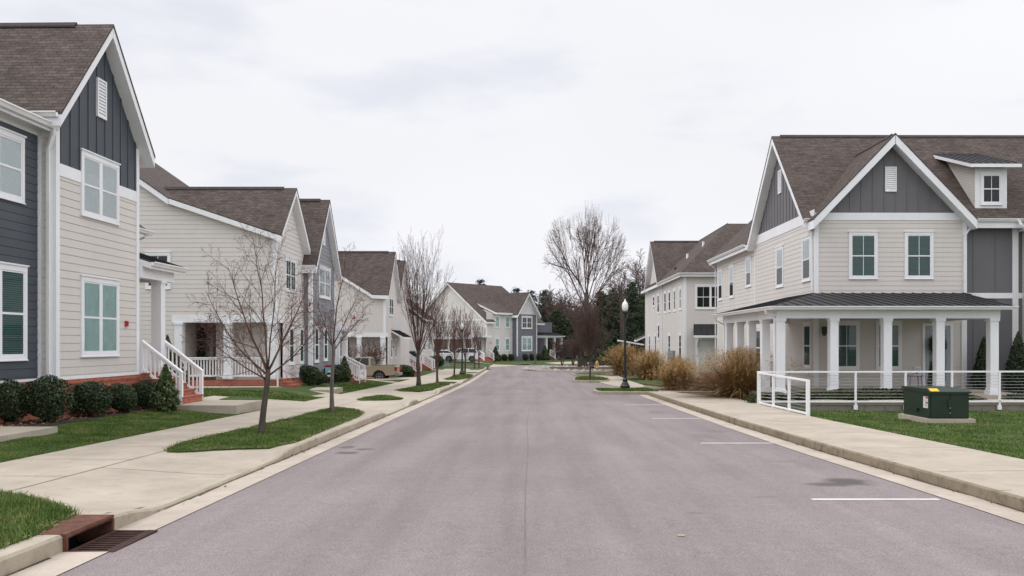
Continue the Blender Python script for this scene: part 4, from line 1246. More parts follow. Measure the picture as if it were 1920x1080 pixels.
def houses_left():
    house_slate()
    h = row_house('town_house', 'second house on the left, cream end wall with corner porch and a light grey gable', (-11.1, 39.5, -.5), dict(
        q1=11.1, ys=37.4, ye=49, zb=.22, ridge1=39.5, zr1=9.0, near1=37.02, ze1=6.53, far1=42.0, q2=10.7, y2=42.0, y3=46.9, ridge2=44.4, zr2=9.28, near2=41.6, ze2=5.62, far2=47.2,
        rake=[(-10.72, 6.5), (-15.7, 8.16), (-21.5, 12.2)], porch=(.26, 0, 2.72, -15.4, 39.9), jamb=38.45, cols=(-15.35, -13.2, -11.28),
        mat2='greyl', pwin=[(-14.9, -13.9, .95, 2.5, 'blindg'), (-12.6, -11.6, .95, 2.5, 'blindg')], pdoor=[(-15.3, -14.9)] and [],
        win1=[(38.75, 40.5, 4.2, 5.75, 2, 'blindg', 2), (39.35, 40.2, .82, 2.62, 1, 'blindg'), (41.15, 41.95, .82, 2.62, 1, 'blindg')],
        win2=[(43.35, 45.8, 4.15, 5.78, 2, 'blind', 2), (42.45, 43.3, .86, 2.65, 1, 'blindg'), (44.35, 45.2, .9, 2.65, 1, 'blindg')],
        wine=[(-16.8, -15.7, 4.2, 5.8, 1, 'dark', 2)], vents=[(44.15, 44.6, 6.9, 8.0)]))
    h.door(F('y-', 39.9), -15.4 + .05, -15.4 + 1.0, .26, 2.5, 'darkdoor') if False else None
    # street steps of the second house: small stoop at the corner and a railed flight beyond the grey gable
    h.flight(-11.05, -10.4, 37.5, 39.0, -.2, .2, 3)
    mb = MB(uv=False); mb.box(-10.4, -8.6, 37.2, 39.4, -.8, -.22); h.part(mb, 'landing_pad', W['concrete'])
    h.part(MB().box(-12.5, -10.6, 47.0, 49.2, -1.3, .2), 'stoop', W['brick'])
    h.flight(-10.6, -9.4, 47.2, 48.9, -.45, .2, 4)
    h.stair_rail((-10.65, 47.25, .22), (-9.42, 47.25, -.42)); h.stair_rail((-10.65, 48.85, .22), (-9.42, 48.85, -.42))
    mb = MB(uv=False); mb.box(-10.75, -10.45, 46.95, 47.25, .2, 2.5); mb.box(-10.75, -10.45, 48.9, 49.2, .2, 2.5); mb.box(-12, -10.4, 46.9, 49.25, 2.5, 2.8); h.part(mb, 'stoop_portico', W['white'])
    sp = h.spout([(-11.0, 37.34, 2.6), (-11.0, 37.34, -.45), (-10.85, 37.2, -.55)])
    # hood by the far corner, hidden mostly by the first house
    # third
    h = row_house('town_house', 'third house on the left, pale cream gables behind the tan pickup', (-11.1, 69, -.8), dict(
        q1=11.1, ys=65.8, ye=79, zb=-.02, ridge1=68.8, zr1=9.2, near1=65.4, ze1=5.55, far1=72.2, q2=11.2, y2=72.4, y3=77.6, ridge2=75.0, zr2=9.1, near2=72.2, ze2=6.2, far2=77.9,
        rake=[(-12.05, 5.6), (-14.4, 7.06), (-21, 11.3)], porch=(.02, 0, 2.3, -15.6, 68.2), jamb=66.9, cols=(-15.5, -13.1, -11.28),
        mat2='cream2', pwin=[(-15.0, -13.6, .7, 2.2, 'blindg')], rail=False,
        win1=[(67.6, 69.6, 4.0, 5.5, 2, 'blindg'), (68.2, 69.1, .6, 2.2, 1, 'blindg'), (70.4, 71.3, .6, 2.2, 1, 'blindg')],
        win2=[(74, 76, 4.0, 5.5, 2, 'blindg'), (73.2, 74.1, .6, 2.2, 1, 'blindg'), (75.0, 75.9, .6, 2.2, 1, 'blindg')], vents=[]))
    h.seam_roof([[(-10.1, 68.6, 2.35), (-10.1, 73.4, 2.35), (-11.2, 73.4, 2.95), (-11.2, 68.6, 2.95)]], white=.15)
    h.part(MB().box(-11.1, -9.9, 68.8, 71, -1.4, -.05), 'stoop', W['brick']); h.flight(-9.9, -8.9, 69, 70.8, -.7, -.05, 4)
    h.stair_rail((-9.95, 69.0, 0), (-8.95, 69.0, -.68)); h.stair_rail((-9.95, 70.8, 0), (-8.95, 70.8, -.68))
    h.part(MB().box(-11.2, -9.9, 77.8, 80, -1.4, -.05), 'stoop', W['brick']); h.flight(-9.9, -8.8, 78, 79.8, -.7, -.05, 4)
    h.stair_rail((-9.95, 78.0, 0), (-8.85, 78.0, -.68)); h.stair_rail((-9.95, 79.8, 0), (-8.85, 79.8, -.68))
    for y in (69.2, 74.5): h.bell(F('x+', -11.1 if y < 72 else -11.2), y + .3, 1.5)
    # fourth, low-eaved, set behind the carport
    h = House('town_house', 'fourth house on the left, low brown roof seen through the bare street trees', 'house', (-12, 93, -.6), 0, 'houses along the street')
    mb = MB(uv=False)
    lap(mb, F('y-', 88.5), [(-22, -.3), (-11.2, -.3), (-11.2, 4.2), (-14.2, 6.2), (-22, 6.2)]); lap(mb, F('x+', -11.2), rect(88.5, 98, -.3, 4.4))
    h.part(mb, 'wall', W['cream2'])
    mb = MB(uv=False); mb.box(-22, -11.22, 88.52, 98, -1.2, 4.3); mb.prism([(-22, 88.52, 4.3), (-11.22, 88.52, 4.3), (-14.2, 88.52, 6.1), (-22, 88.52, 6.1)], (0, 9.5, 0)); h.part(mb, 'body', W['cream2'])
    h.roof([[(-10.8, 88.1, 4.45), (-10.8, 98.4, 4.45), (-14.6, 98.4, 7.7), (-14.6, 88.1, 7.7)], [(-14.6, 88.1, 7.7), (-14.6, 98.4, 7.7), (-19, 98.4, 4.4), (-19, 88.1, 4.4)]], white=.24)
    h.roof([[(-10.6, 91, 7.3), (-10.6, 94.6, 7.3), (-14.6, 94.6, 7.6), (-14.6, 91, 7.6)]], white=.24) if False else None
    h.window(F('x+', -11.2), 90, 92, 1, 2.8, 2, 'blindg'); h.window(F('x+', -11.2), 94.5, 96.5, 1, 2.8, 2, 'blindg')
    h.bell(F('x+', -11.2), 93.4, 1.6)

def house_far():
    a = R(48)
    bx, by = -5.75, 114.5
    gzb = -.5
    h = House('town_house', 'house closing the far end of the street, grey bay under a white gable', 'house', (0, 0, 0), 0, 'houses along the street')
    h.root.location = (bx, by, 0); h.root.rotation_euler = (0, 0, a); h.base = Vector((0, 0, 0))
    # local x along the facade, local -y outwards
    f = F('y-', 0); zb = .0
    mb = MB(uv=False); lap(mb, f, rect(0, 5.0, zb, 5.9), .2); e = F('x-', 0)
    D = 14.0
    lap(mb, e, [(0, zb), (D, zb), (D, 4.9), (D / 2 + .3, 10.0), (0, 4.9)], .2)
    h.part(mb, 'wall', W['cream2'])
    mb = MB(uv=False); mb.box(.01, 5.0, .01, D - .01, zb - 1, 4.8); mb.box(1.4, 5.0, .01, 3, 4.8, 5.9); mb.prism([(.012, .1, 4.8), (.012, D - .1, 4.8), (.012, D / 2 + .3, 9.8)], (10.5, 0, 0)); mb.box(5.0, 11.7, 1.2, D, zb - 1, 4.8)
    h.part(mb, 'body', W['cream2'])
    mb = MB(); mb.box(-.03, 11.7, -.03, 14, gzb - .6, zb); h.part(mb, 'brick_base', W['brick'])
    rt = h.roof([[(-.4, -.45, 4.75), (1.32, -.45, 4.75), (1.32, D / 2 + .3, 10.35), (-.4, D / 2 + .3, 10.35)], [(1.33, 2.2, 6.56), (5.2, 2.2, 6.56), (5.2, D / 2 + .3, 10.35), (1.33, D / 2 + .3, 10.35)], [(5.21, -.45, 4.75), (11.5, -.45, 4.75), (10.6, D / 2 + .3, 10.35), (5.21, D / 2 + .3, 10.35)], [(-.4, D + .4, 4.75), (11.5, D + .4, 4.75), (10.6, D / 2 + .3, 10.35), (-.4, D / 2 + .3, 10.35)]], white=.24)
    h.roof([[(1.3, -.5, 6.05), (5.3, -.5, 6.05), (5.3, 3.2, 7.45), (1.3, 3.2, 7.45)]], white=.3)        # lifted eave over the upper windows
    mb = MB(uv=False); lap(mb, F('x-', 1.32), [(0, 5.0), (0, 5.85), (2.6, 6.75)], .2); h.part(mb, 'dormer_cheek', W['cream2'])
    for u in (2.1, 4.1):
        h.window(f, u - .52, u + .52, 3.95, 5.6, 1, 'curtain', 1, trim=.13); h.window(f, u - .52, u + .52, .75, 2.6, 1, 'curtain', 1, trim=.13)
    h.corner(-.02, .15, -.04, .1, zb, 4.8)
    # grey bay with the white gable
    g = F('y-', -1.0); b0, b1 = 5.0, 9.1; bm = 7.05
    mb = MB(uv=False); lap(mb, g, rect(b0, b1, zb, 5.85), .2); lap(mb, F('x-', b0), rect(-1.0, 0.2, zb, 5.9), .2); h.part(mb, 'bay_wall', W['greyl2'])
    mb = MB(uv=False); board_batten(mb, g, [(b0, 6.05), (b1, 6.05), (bm, 8.75)], .4); fbox(mb, g, b0, b1, 5.85, 6.1, .0, .05); h.part(mb, 'gable_boarding', W['white2'])
    mb = MB(uv=False); mb.box(b0 + .01, b1, -.99, 2, zb - 1, 5.9); mb.prism([(b0 + .1, -.98, 5.9), (b1 - .1, -.98, 5.9), (bm, -.98, 8.6)], (0, 5, 0)); h.part(mb, 'bay_body', W['greyl2'])
    h.roof([[(b0 - .4, -1.5, 5.75), (bm, -1.5, 8.95), (bm, 5.0, 8.95), (b0 - .4, 3.0, 5.75)], [(b1 + .4, -1.5, 5.75), (bm, -1.5, 8.95), (bm, 5.0, 8.95), (b1 + .4, 3.0, 5.75)]], white=.26)
    h.window(g, bm - 1.15, bm + 1.05, 3.85, 5.6, 2, 'dark', 2, trim=.14); h.window(g, bm - 1.15, bm + 1.05, .75, 2.8, 2, 'curtain', 2, trim=.14)
    h.corner(b0 - .02, b0 + .13, -1.04, -.9, zb, 5.85); h.corner(b1 - .12, b1 + .03, -1.04, -.9, zb, 5.85)
    h.spout([(b0 - .08, -.1, 5.6), (b0 - .08, -.1, .1)], .12)
    # right wing with porch
    mb = MB(uv=False); lap(mb, F('y-', 1.2), rect(b1, 15, 2.6, 4.9), .2); lap(mb, F('y-', 2.6), rect(b1, 15, zb, 2.6), .2); h.part(mb, 'wing_wall', W['greyl2'])
    h.window(F('y-', 1.2), b1 + .4, b1 + 1.9, 3.4, 5.0, 1, 'dark', 2, trim=.14)
    mb = MB(uv=False); mb.box(b1, 15, -.9, 1.2, 2.6, 2.9); h.part(mb, 'porch_beam', W['white'])
    h.seam_roof([[(b1, -1.2, 2.92), (15.2, -1.2, 2.92), (15.2, 1.2, 3.4), (b1, 1.2, 3.4)]], white=.12)
    for u in (11.4, 13.2, 14.8): h.column(u, -.75, zb, 2.6, .3)
    h.roof([[(9.0, .75, 4.85), (12.0, .75, 4.85), (12.0, 4.5, 7.2), (9.0, 4.5, 7.2)]], white=.2)
    h.flight(11.8, 13.2, -2.2, -1.0, gzb, zb, 3, 'y') if False else None
    mb = MB(); 
    for i in range(3): mb.box(12.0, 13.6, -1.0 - .3 * (i + 1), -1.0 - .3 * i, -.7, -.02 - .14 * i)
    h.part(mb, 'stair_flight', W['brick'])
    h.stair_rail((12.0, -1.0, 0), (12.0, -1.95, -.42)); h.stair_rail((13.6, -1.0, 0), (13.6, -1.95, -.42))
    # left entrance recess with steps
    mb = MB(uv=False); mb.box(-2.3, -.0, .3, .5, zb - .3, 4.0); h.part(mb, 'entry_wall', W['cream2'])
    h.door(F('y-', .3), -1.6, -.5, zb, 2.3)
    mb = MB(uv=False); mb.box(-2.5, .1, -.9, .3, 2.6, 2.85); h.part(mb, 'entry_hood', W['white'])
    mb = MB(); mb.box(-1.9, -.1, -.6, .3, -.9, -.02)
    for i in range(3): mb.box(-1.9, -.1, -.6 - .3 * (i + 1), -.6 - .3 * i, -.9, -.02 - .14 * (i + 1))
    h.part(mb, 'stair_flight', W['brick'])
    h.stair_rail((-1.9, -.55, 0), (-1.9, -1.5, -.48)); h.stair_rail((-.1, -.55, 0), (-.1, -1.5, -.48))
    h.bell(f, .8, 1.9)
    # brown doors along the end wall
    mb = MB(uv=False)
    for v in (1.2, 4.4, 7.6): fbox(mb, e, v, v + 2.7, zb - .3, 2.4, .02, .08)
    h.part(mb, 'garage_door', W['browndoor'])
    mb = MB(uv=False); fbox(mb, e, .6, 10.6, 2.4, 2.75, .0, .12); h.part(mb, 'band_board', W['white'])
    mb = MB(uv=False); fbox(mb, e, 0.1, D - .1, 4.9, 5.1, .02, .06); h.part(mb, 'band_board', W['white'])

W['greyl2'] = M('mid_grey_siding', (.155, .16, .185), .6, .05, .8, 9)
W['white2'] = M('white_board', (.66, .65, .66), .6, .04)
W['browndoor'] = M('brown_garage_door', (.10, .07, .06), .6, .15, 2, 10, sc=(1, 1, 6))
W['darkdoor'] = M('dark_door_paint', (.03, .032, .034), .4, .08)

def front_gable_unit(h, x0, x1, yw, base_band=True, part_only=False):
    """street-end gable facing the viewer: cream siding below, grey boards above"""
    f = F('y-', yw); xm = (x0 + x1) / 2
    hw = (x1 - x0) / 2 + .23
    ze, zp = 6.95, 6.95 + hw * 1.04
    mb = MB(uv=False); lap(mb, f, rect(x0, x1, 0.0, 6.94)); h.part(mb, 'wall', W['cream'])
    sl = (zp - ze) / hw
    mb = MB(uv=False); board_batten(mb, f, [(x0, 7.25), (x1, 7.25), (xm, zp - .2)], .48, x0 + .5); h.part(mb, 'gable_boarding', W['grey'])
    mb = MB(uv=False); fbox(mb, f, x0, x1, 6.94, 7.25, .0, .04); h.part(mb, 'band_board', W['white'])
    yr = yw - .5
    h.roof([[(x0 - .23, yr, ze), (xm, yr, zp), (xm, 39.4, zp), (x0 - .23, 36.2, ze)], [(x1 + .23, yr, ze), (xm, yr, zp), (xm, 39.4, zp), (x1 + .23, 36.2, ze)]], white=.3)
    h.ridge_cap((xm, yr + .35, zp + .01), (xm, 39.2, zp + .01))
    h.vent(f, xm - .24, xm + .24, 8.13, 9.17)
    for u in (xm - 1.1 - .05, xm + 1.18):
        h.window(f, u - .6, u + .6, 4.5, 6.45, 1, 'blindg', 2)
    h.corner(x0 - .03, x0 + .14, yw - .035, yw + .1, 0, 6.94); h.corner(x1 - .14, x1 + .03, yw - .035, yw + .1, 0, 6.94)
    return zp

def house_right():
    h = House('town_house', 'near right house with grey board gables and a white columned porch wrapping its corner', 'house', (11.85, 35.6, 0), R(.35), 'houses along the street', center=False)
    X0, X1, Y0, Y1 = 11.85, 18.16, 35.6, 53.6
    fs = F('x-', X0); zf = -.06
    zp = front_gable_unit(h, X0, X1, Y0)
    mb = MB(uv=False); lap(mb, fs, rect(Y0, Y1, -.1, 6.94)); h.part(mb, 'wall', W['cream2'])
    mb = MB(uv=False); board_batten(mb, fs, [(36.5, 7.4), (44.3, 7.4), (40.4, 11.33)], .46); h.part(mb, 'gable_boarding', W['grey'])
    mb = MB(uv=False); fbox(mb, fs, Y0 + .05, 44.95, 6.94, 7.4, .0, .04); h.part(mb, 'band_board', W['white'])
    body = MB(uv=False); body.box(X0 + .01, X1, Y0 + .01, Y1, -.6, 6.93); body.box(X1, 30, 36.3, Y1, -.6, 6.93); body.prism([(X0 + .012, 36.2, 6.93), (X0 + .012, 44.6, 6.93), (X0 + .012, 40.4, 11.1)], (17, 0, 0)); body.prism([(X0 + .2, Y0 + .012, 6.93), (X1 - .2, Y0 + .012, 6.93), (15, Y0 + .012, 10.0)], (0, 4, 0))
    h.part(body, 'body', W['cream'])
    xr = 11.43; zr = 11.62
    h.roof([[(xr, 35.85, 7.05), (31, 35.85, 7.05), (31, 40.4, zr), (xr, 40.4, zr)], [(xr, 44.95, 7.05), (31, 44.95, 7.05), (31, 40.4, zr), (xr, 40.4, zr)]], white=.28)
    h.ridge_cap((xr + .4, 40.4, zr + .01), (31, 40.4, zr + .01))
    # rear wing roof, eave to the street
    h.roof([[(11.4, 44.9, 7.05), (11.4, 54.0, 7.05), (16, 54.0, 11.4), (16, 42, 11.4)]], white=.24)
    h.gutter((11.4, 45.1, 7.04), (11.4, 54.0, 7.04), (-1, 0, 0))
    h.spout([(11.32, 53.8, 6.95), (11.4, 53.8, 6.8), (11.78, 53.8, 6.5), (11.78, 53.8, .2)])
    h.spout([(11.5, 36.05, 6.95), (11.6, 36.0, 6.75), (11.74, 35.75, 6.5), (11.76, 35.72, 4.05)], .085)
    h.gutter((11.45, 35.85, 7.04), (11.75, 35.85, 7.04), (0, -1, 0)); h.gutter((18.45, 35.85, 7.04), (20.75, 35.85, 7.04), (0, -1, 0))
    h.spout([(18.65, 35.75, 6.95), (18.6, 35.6, 6.8), (18.2, 35.5, 6.5), (18.06, 35.5, 6.3), (18.06, 35.5, 3.95)], .085)
    h.spout([(20.45, 35.7, 6.95), (20.5, 35.6, 6.75), (20.85, 35.5, 6.5), (20.85, 35.5, 0.2)], .085)
    h.vent(fs, 40.15, 40.65, 8.9, 10.0)
    # side windows
    for (a, b, z0, z1) in ((36.05, 37.15, 4.47, 6.37), (39.85, 41.0, 4.47, 6.37), (45.5, 46.6, 4.85, 6.45), (49.25, 50.35, 4.47, 6.37), (52.1, 53.2, 4.47, 6.37)):
        h.window(fs, a, b, z0, z1, 1, 'shade', 1)
    h.window(fs, 36.0, 37.0, .75, 2.7, 1, 'blindg'); h.window(fs, 40.4, 41.4, .6, 2.6, 1, 'blindg'); h.window(fs, 43.6, 44.6, .6, 2.6, 1, 'dark'); h.window(fs, 50, 51, .3, 2.3, 1, 'dark')
    mb = MB(uv=False); fbox(mb, fs, 44.75, 44.87, 2.9, 6.94, .0, .035); h.part(mb, 'corner_board', W['white'])
    # porch windows and door
    f = F('y-', Y0)
    h.window(f, 12.62, 13.7, .72, 2.72, 1, 'blindg', 2); h.window(f, 14.38, 15.46, .72, 2.72, 1, 'blindg', 2)
    h.door(f, 16.32, 17.6, zf + .03, 2.65, 'doorpaint')
    mb = MB(uv=False); fbox(mb, f, 12.13, 12.3, 2.2, 2.5, 0, .14); fbox(mb, f, 12.17, 12.26, 2.12, 2.2, .03, .11); h.part(mb, 'wall_lantern', W['black'])
    # wrap-around porch
    h.part(MB(uv=False).box(8.55, 18.1, 30.5, Y0, -.9, zf), 'porch_deck', W['porchfloor'])
    h.part(MB(uv=False).box(8.56, X0, Y0, 39.4, -.9, zf - .002), 'porch_deck', W['porchfloor'])
    zb0, zb1 = 2.71, 3.06
    mb = MB(uv=False); mb.box(8.84, 16.93, 30.82, 31.16, zb0, zb1); mb.box(8.84, 9.16, 31.16, 39.2, zb0, zb1); mb.box(16.6, 16.92, 31.16, Y0 - .03, zb0, zb1); mb.box(9.16, X0, 39.0, 39.2, zb0, zb1)
    h.part(mb, 'porch_beam', W['white'])
    eZ, wZ = 3.14, 3.9
    h.seam_roof([[(8.55, 30.5, eZ), (17.3, 30.5, eZ), (18.12, 35.58, wZ), (11.84, 35.58, wZ)],
                 [(8.55, 39.5, eZ), (8.55, 30.5, eZ), (11.84, 35.58, wZ), (11.84, 39.5, wZ)]], white=.1)
    h.gutter((8.45, 30.5, eZ - .01), (17.35, 30.5, eZ - .01), (0, -1, 0)); h.gutter((8.55, 30.4, eZ - .012), (8.55, 39.55, eZ - .012), (-1, 0, 0))
    h.spout([(8.47, 31.0, 3.02), (8.5, 31.0, 2.9), (8.8, 31.0, 2.78), (8.8, 31.0, 0.0)]); h.spout([(8.47, 39.3, 3.02), (8.55, 39.3, 2.85), (8.95, 39.3, 2.65), (8.95, 39.3, 0)])
    for cx in (9.0, 10.93, 12.87, 14.78, 16.74): h.column(cx, 31.0, zf, zb0, .30, .40, .36)
    for cy in (32.9, 34.85, 36.75, 38.65): h.column(9.0, cy, zf, zb0, .30, .40, .36)
    h.corner(17.95, 18.12, Y0 - .06, Y0 - .035, zf, zb0)
    # recessed grey wall and the next gable, cut by the frame
    g = F('y-', 36.3)
    mb = MB(uv=False); board_batten(mb, g, rect(X1, 21, 3.95, 6.9), .95, 18.85); board_batten(mb, g, rect(X1, 21, -.5, 3.72), .95, 18.85); h.part(mb, 'recess_boarding', W['grey'])
    mb = MB(uv=False); fbox(mb, g, X1, 21, 3.72, 3.95, .0, .04); fbox(mb, g, X1, 21, 6.9, 7.0, .0, .04); fbox(mb, g, 20.5, 20.75, -.4, 6.9, .0, .045); h.part(mb, 'band_board', W['white'])
    front_gable_unit(h, 20.95, 27.3, Y0)
    body = MB(uv=False); body.box(20.96, 27.3, Y0 + .01, 37, -.6, 6.93); lap(body, F('x-', 20.95), rect(Y0, 36.3, -.2, 6.94)); h.part(body, 'body', W['cream'])
    h.seam_roof([[(20.9, 30.5, eZ), (29, 30.5, eZ), (29, 35.58, wZ), (20.9, 35.58, wZ)]], white=.12)
    for cx in (21.6, 23.5): h.column(cx, 31.0, zf, zb0, .30, .40, .36)
    mb = MB(uv=False); mb.box(20.95, 29, 30.82, 31.16, zb0, zb1); h.part(mb, 'porch_beam', W['white'])
    # dormer with a metal shed roof
    dx0, dx1, dy = 18.98, 20.3, 36.4
    d = F('y-', dy)
    mb = MB(uv=False)
    lap(mb, F('x-', dx0), [(dy, 7.6), (39.2, 10.35), (39.2, 10.4), (dy, 9.3)], .12); lap(mb, F('x+', dx1), [(dy, 7.6), (39.2, 10.35), (39.2, 10.4), (dy, 9.3)], .12)
    mb.box(dx0 + .01, dx1 - .01, dy + .01, dy + .6, 7.6, 9.2)
    h.part(mb, 'dormer_wall', W['cream'])
    mb = MB(uv=False); fbox(mb, d, dx0 - .02, dx1 + .02, 7.5, 9.3, .0, .03); h.part(mb, 'dormer_front', W['white'])
    h.window(F('y-', dy - .03), dx0 + .2, dx1 - .2, 7.72, 9.1, 1, 'dark', 2, cap=False, trim=.09)
    h.seam_roof([[(18.55, 35.95, 9.42), (20.72, 35.95, 9.42), (20.72, 39.35, 10.55), (18.55, 39.35, 10.55)]], 'dormer_roof', .17, .3)
    h.root.location.x += .08
    return h

def house_right_back():
    h = House('town_house', 'second house on the right, pale cream with hipped brown roof and a white garage door', 'house', (11.3, 62, -.7), 0, 'houses along the street')
    X0, Y0, Y1 = 11.3, 62.0, 83.0
    fs, f = F('x-', X0), F('y-', Y0); zb = -.7
    mb = MB(uv=False); lap(mb, fs, rect(Y0, Y1, zb, 6.85)); lap(mb, f, rect(X0, 22, zb, 6.85)); lap(mb, fs, [(72.6, 6.85), (80.4, 6.85), (76.5, 10.6)]); h.part(mb, 'wall', W['cream2'])
    mb = MB(uv=False); mb.box(X0 + .01, 22, Y0 + .01, Y1, -1.3, 6.84); mb.prism([(X0 + .012, 72.7, 6.84), (X0 + .012, 80.3, 6.84), (X0 + .012, 76.5, 10.5)], (4, 0, 0)); h.part(mb, 'body', W['cream2'])
    ex, ey, ze = 10.9, 61.55, 6.92
    rx, zr = 15.4, 11.1
    h.roof([[(ex, ey, ze), (22.2, ey, ze), (17.8, 66.2, zr), (rx, 66.2, zr)], [(ex, 83.3, ze), (ex, ey, ze), (rx, 66.2, zr), (rx, 83.3, zr)], [(22.2, ey, ze), (22.2, 83, ze), (17.8, 83, zr), (17.8, 66.2, zr)], [(rx, 66.2, zr), (17.8, 66.2, zr), (17.8, 83.3, zr), (rx, 83.3, zr)]], white=.22)
    h.roof([[(10.85, 72.3, 6.9), (10.85, 76.5, 10.95), (rx, 76.5, 10.95), (rx, 72.3, 6.9)], [(10.85, 80.7, 6.9), (10.85, 76.5, 10.95), (rx, 76.5, 10.95), (rx, 80.7, 6.9)]], white=.24)
    h.ridge_cap((11.2, 76.5, 10.97), (rx, 76.5, 10.97)); h.ridge_cap((rx, 66.2, 11.1), (rx, 77, 11.1))
    h.gutter((10.9, 61.5, 6.9), (10.9, 72.3, 6.9), (-1, 0, 0)); h.gutter((10.8, ey, 6.9), (22, ey, 6.9), (0, -1, 0))
    h.spout([(10.85, 71.9, 6.8), (11.0, 71.9, 6.6), (11.22, 71.9, 6.4), (11.22, 71.9, -.4)])
    for px, pz, y in ((13.6, 9.4, 66.6), (12.9, 8.75, 69.5)):
        h.part(MB(uv=False).tube([(px, y, pz - .3), (px, y, pz + .35)], .1, 8), 'roof_vent_pipe', W['white'])
    h.part(MB(uv=False).box(11.75, 12.05, 69, 69.4, 7.7, 7.95), 'roof_vent', W['black'])
    h.corner(X0 - .04, X0 + .14, Y0 - .04, Y0 + .14, zb, 6.8)
    Yx = lambda x: X0 * 1600 / (x - 992)
    for (a, b, t, m) in ((1224.5, 1228, 553, 576), (1233, 1237, 550, 588), (1246, 1249.7, 546, 587), (1254, 1258, 544, 585), (1263.6, 1267.8, 541, 584), (1274.3, 1278.8, 537, 581),
                         (1217, 1220, 627, 664), (1228.3, 1231.3, 626, 664), (1234, 1237.6, 606, 637), (1253.6, 1258, 625, 676), (1273.6, 1278.8, 624, 676)):
        y0, y1 = Yx(b), Yx(a); ym = (y0 + y1) / 2
        h.window(fs, y0, y1, EYE - (m - HY) * ym / FOC, EYE - (t - HY) * ym / FOC, 1, 'dark', 1, cap=False, trim=.14)
    h.window(f, 12.05, 14.3, 4.3, 6.1, 2, 'dark', 2, cap=False, trim=.12)
    mb = MB(uv=False); fbox(mb, fs, Yx(1266.5), Yx(1257), .25, 1.25, .02, .22); 
    for i in range(3): mb.lathe(fs(Yx(1264), .45 + .28 * i, .22), [(.09, -.06), (.09, 0)], 10, axis='x')
    h.part(mb, 'meter_box', W['meter'])
    # garage bay
    mb = MB(uv=False)
    for i in range(4): fbox(mb, f, 12.35, 16.2, -.7 + .68 * i, -.72 + .68 * (i + 1), .0, .04)
    h.part(mb, 'garage_door', W['white2'])
    mb = MB(uv=False); fbox(mb, f, 12.1, 12.35, -.7, 2.05, .0, .07); fbox(mb, f, 12.1, 16.4, 2.05, 2.35, 0, .08); h.part(mb, 'door_frame', W['white'])
    h.seam_roof([[(11.75, 61.0, 2.42), (16.8, 61.0, 2.42), (16.8, 61.96, 3.2), (11.95, 61.96, 3.2)]], 'garage_hood', .16)
    mb = MB(uv=False); mb.beam((12.2, 61.9, 1.6), (12.2, 61.25, 2.25), .1, .1); mb.beam((12.2, 61.93, .9), (12.2, 61.93, 2.2), .1, .1); h.part(mb, 'bracket', W['white'])
    mb = MB(); mb.box(X0 - .02, 22, Y0 - .02, 83, -1.4, zb); h.part(mb, 'brick_base', W['brick'])
    h.roof([[(10.4, 82.8, 2.2), (10.4, 84.6, 2.2), (12, 84.6, 2.9), (12, 82.8, 2.9)]], white=.2)
    return h
W['meter'] = M('grey_meter_paint', (.22, .25, .29), .5, .1)
# ------------------------------------------------------------------ plants
def vec_dir(az, el): return Vector((math.cos(az) * math.cos(el), math.sin(az) * math.cos(el), math.sin(el)))

def grow(mb, rng, p, d, L, r, lvl, P, tips=None):
    """one limb and, through it, all it carries"""
    n = max(3, int(L / P['seg'][min(lvl, len(P['seg']) - 1)]))
    path, rad = [p.copy()], [r]
    q, dd = p.copy(), d.copy()
    wob = P['wob'][min(lvl, len(P['wob']) - 1)]; up = P['up'][min(lvl, len(P['up']) - 1)]
    for i in range(n):
        dd = (dd + Vector((rng.gauss(0, wob), rng.gauss(0, wob), rng.gauss(0, wob * .6))) + Vector((0, 0, up))).normalized()
        q = q + dd * (L / n)
        path.append(q.copy()); t = (i + 1) / n
        rad.append(max(P['rmin'], r * (1 - t * (1 - P['tap'][min(lvl, len(P['tap']) - 1)]))))
    mb.tube(path, rad, (7, 5, 4, 3, 3, 3)[min(lvl, 5)], caps=lvl == 0)
    if tips is not None and lvl >= P['max'] - 1: tips.append((path[-1], dd))
    if lvl >= P['max']: return path
    k = P['n'][lvl]; k = int(k * L / P['ref'][lvl] + rng.random()) if P.get('ref') else k
    az0 = rng.uniform(0, 6.28)
    for j in range(k):
        t = P['t0'][lvl] + (1 - P['t0'][lvl]) * (j + rng.uniform(.1, .9)) / k
        idx = min(n - 1, int(t * n)); fr = t * n - idx
        a = path[idx].lerp(path[idx + 1], min(1, fr)); ax = (path[idx + 1] - path[idx]).normalized()
        ang = P['ang'][lvl] * rng.uniform(.7, 1.3)
        o = ax.orthogonal().normalized(); o.rotate(Matrix.Rotation(az0 + j * 2.4 + rng.uniform(-.4, .4), 3, ax))
        nd = (ax * math.cos(ang) + o * math.sin(ang)).normalized()
        l = L * P['len'][lvl] * rng.uniform(.7, 1.2) * (1 - P['fall'][lvl] * t)
        rr = min(rad[idx] * .8, r * P['rr'][lvl] * rng.uniform(.8, 1.1) * (1 - .4 * t))
        grow(mb, rng, a, nd, l, max(P['rmin'], rr), lvl + 1, P, tips)
    return path

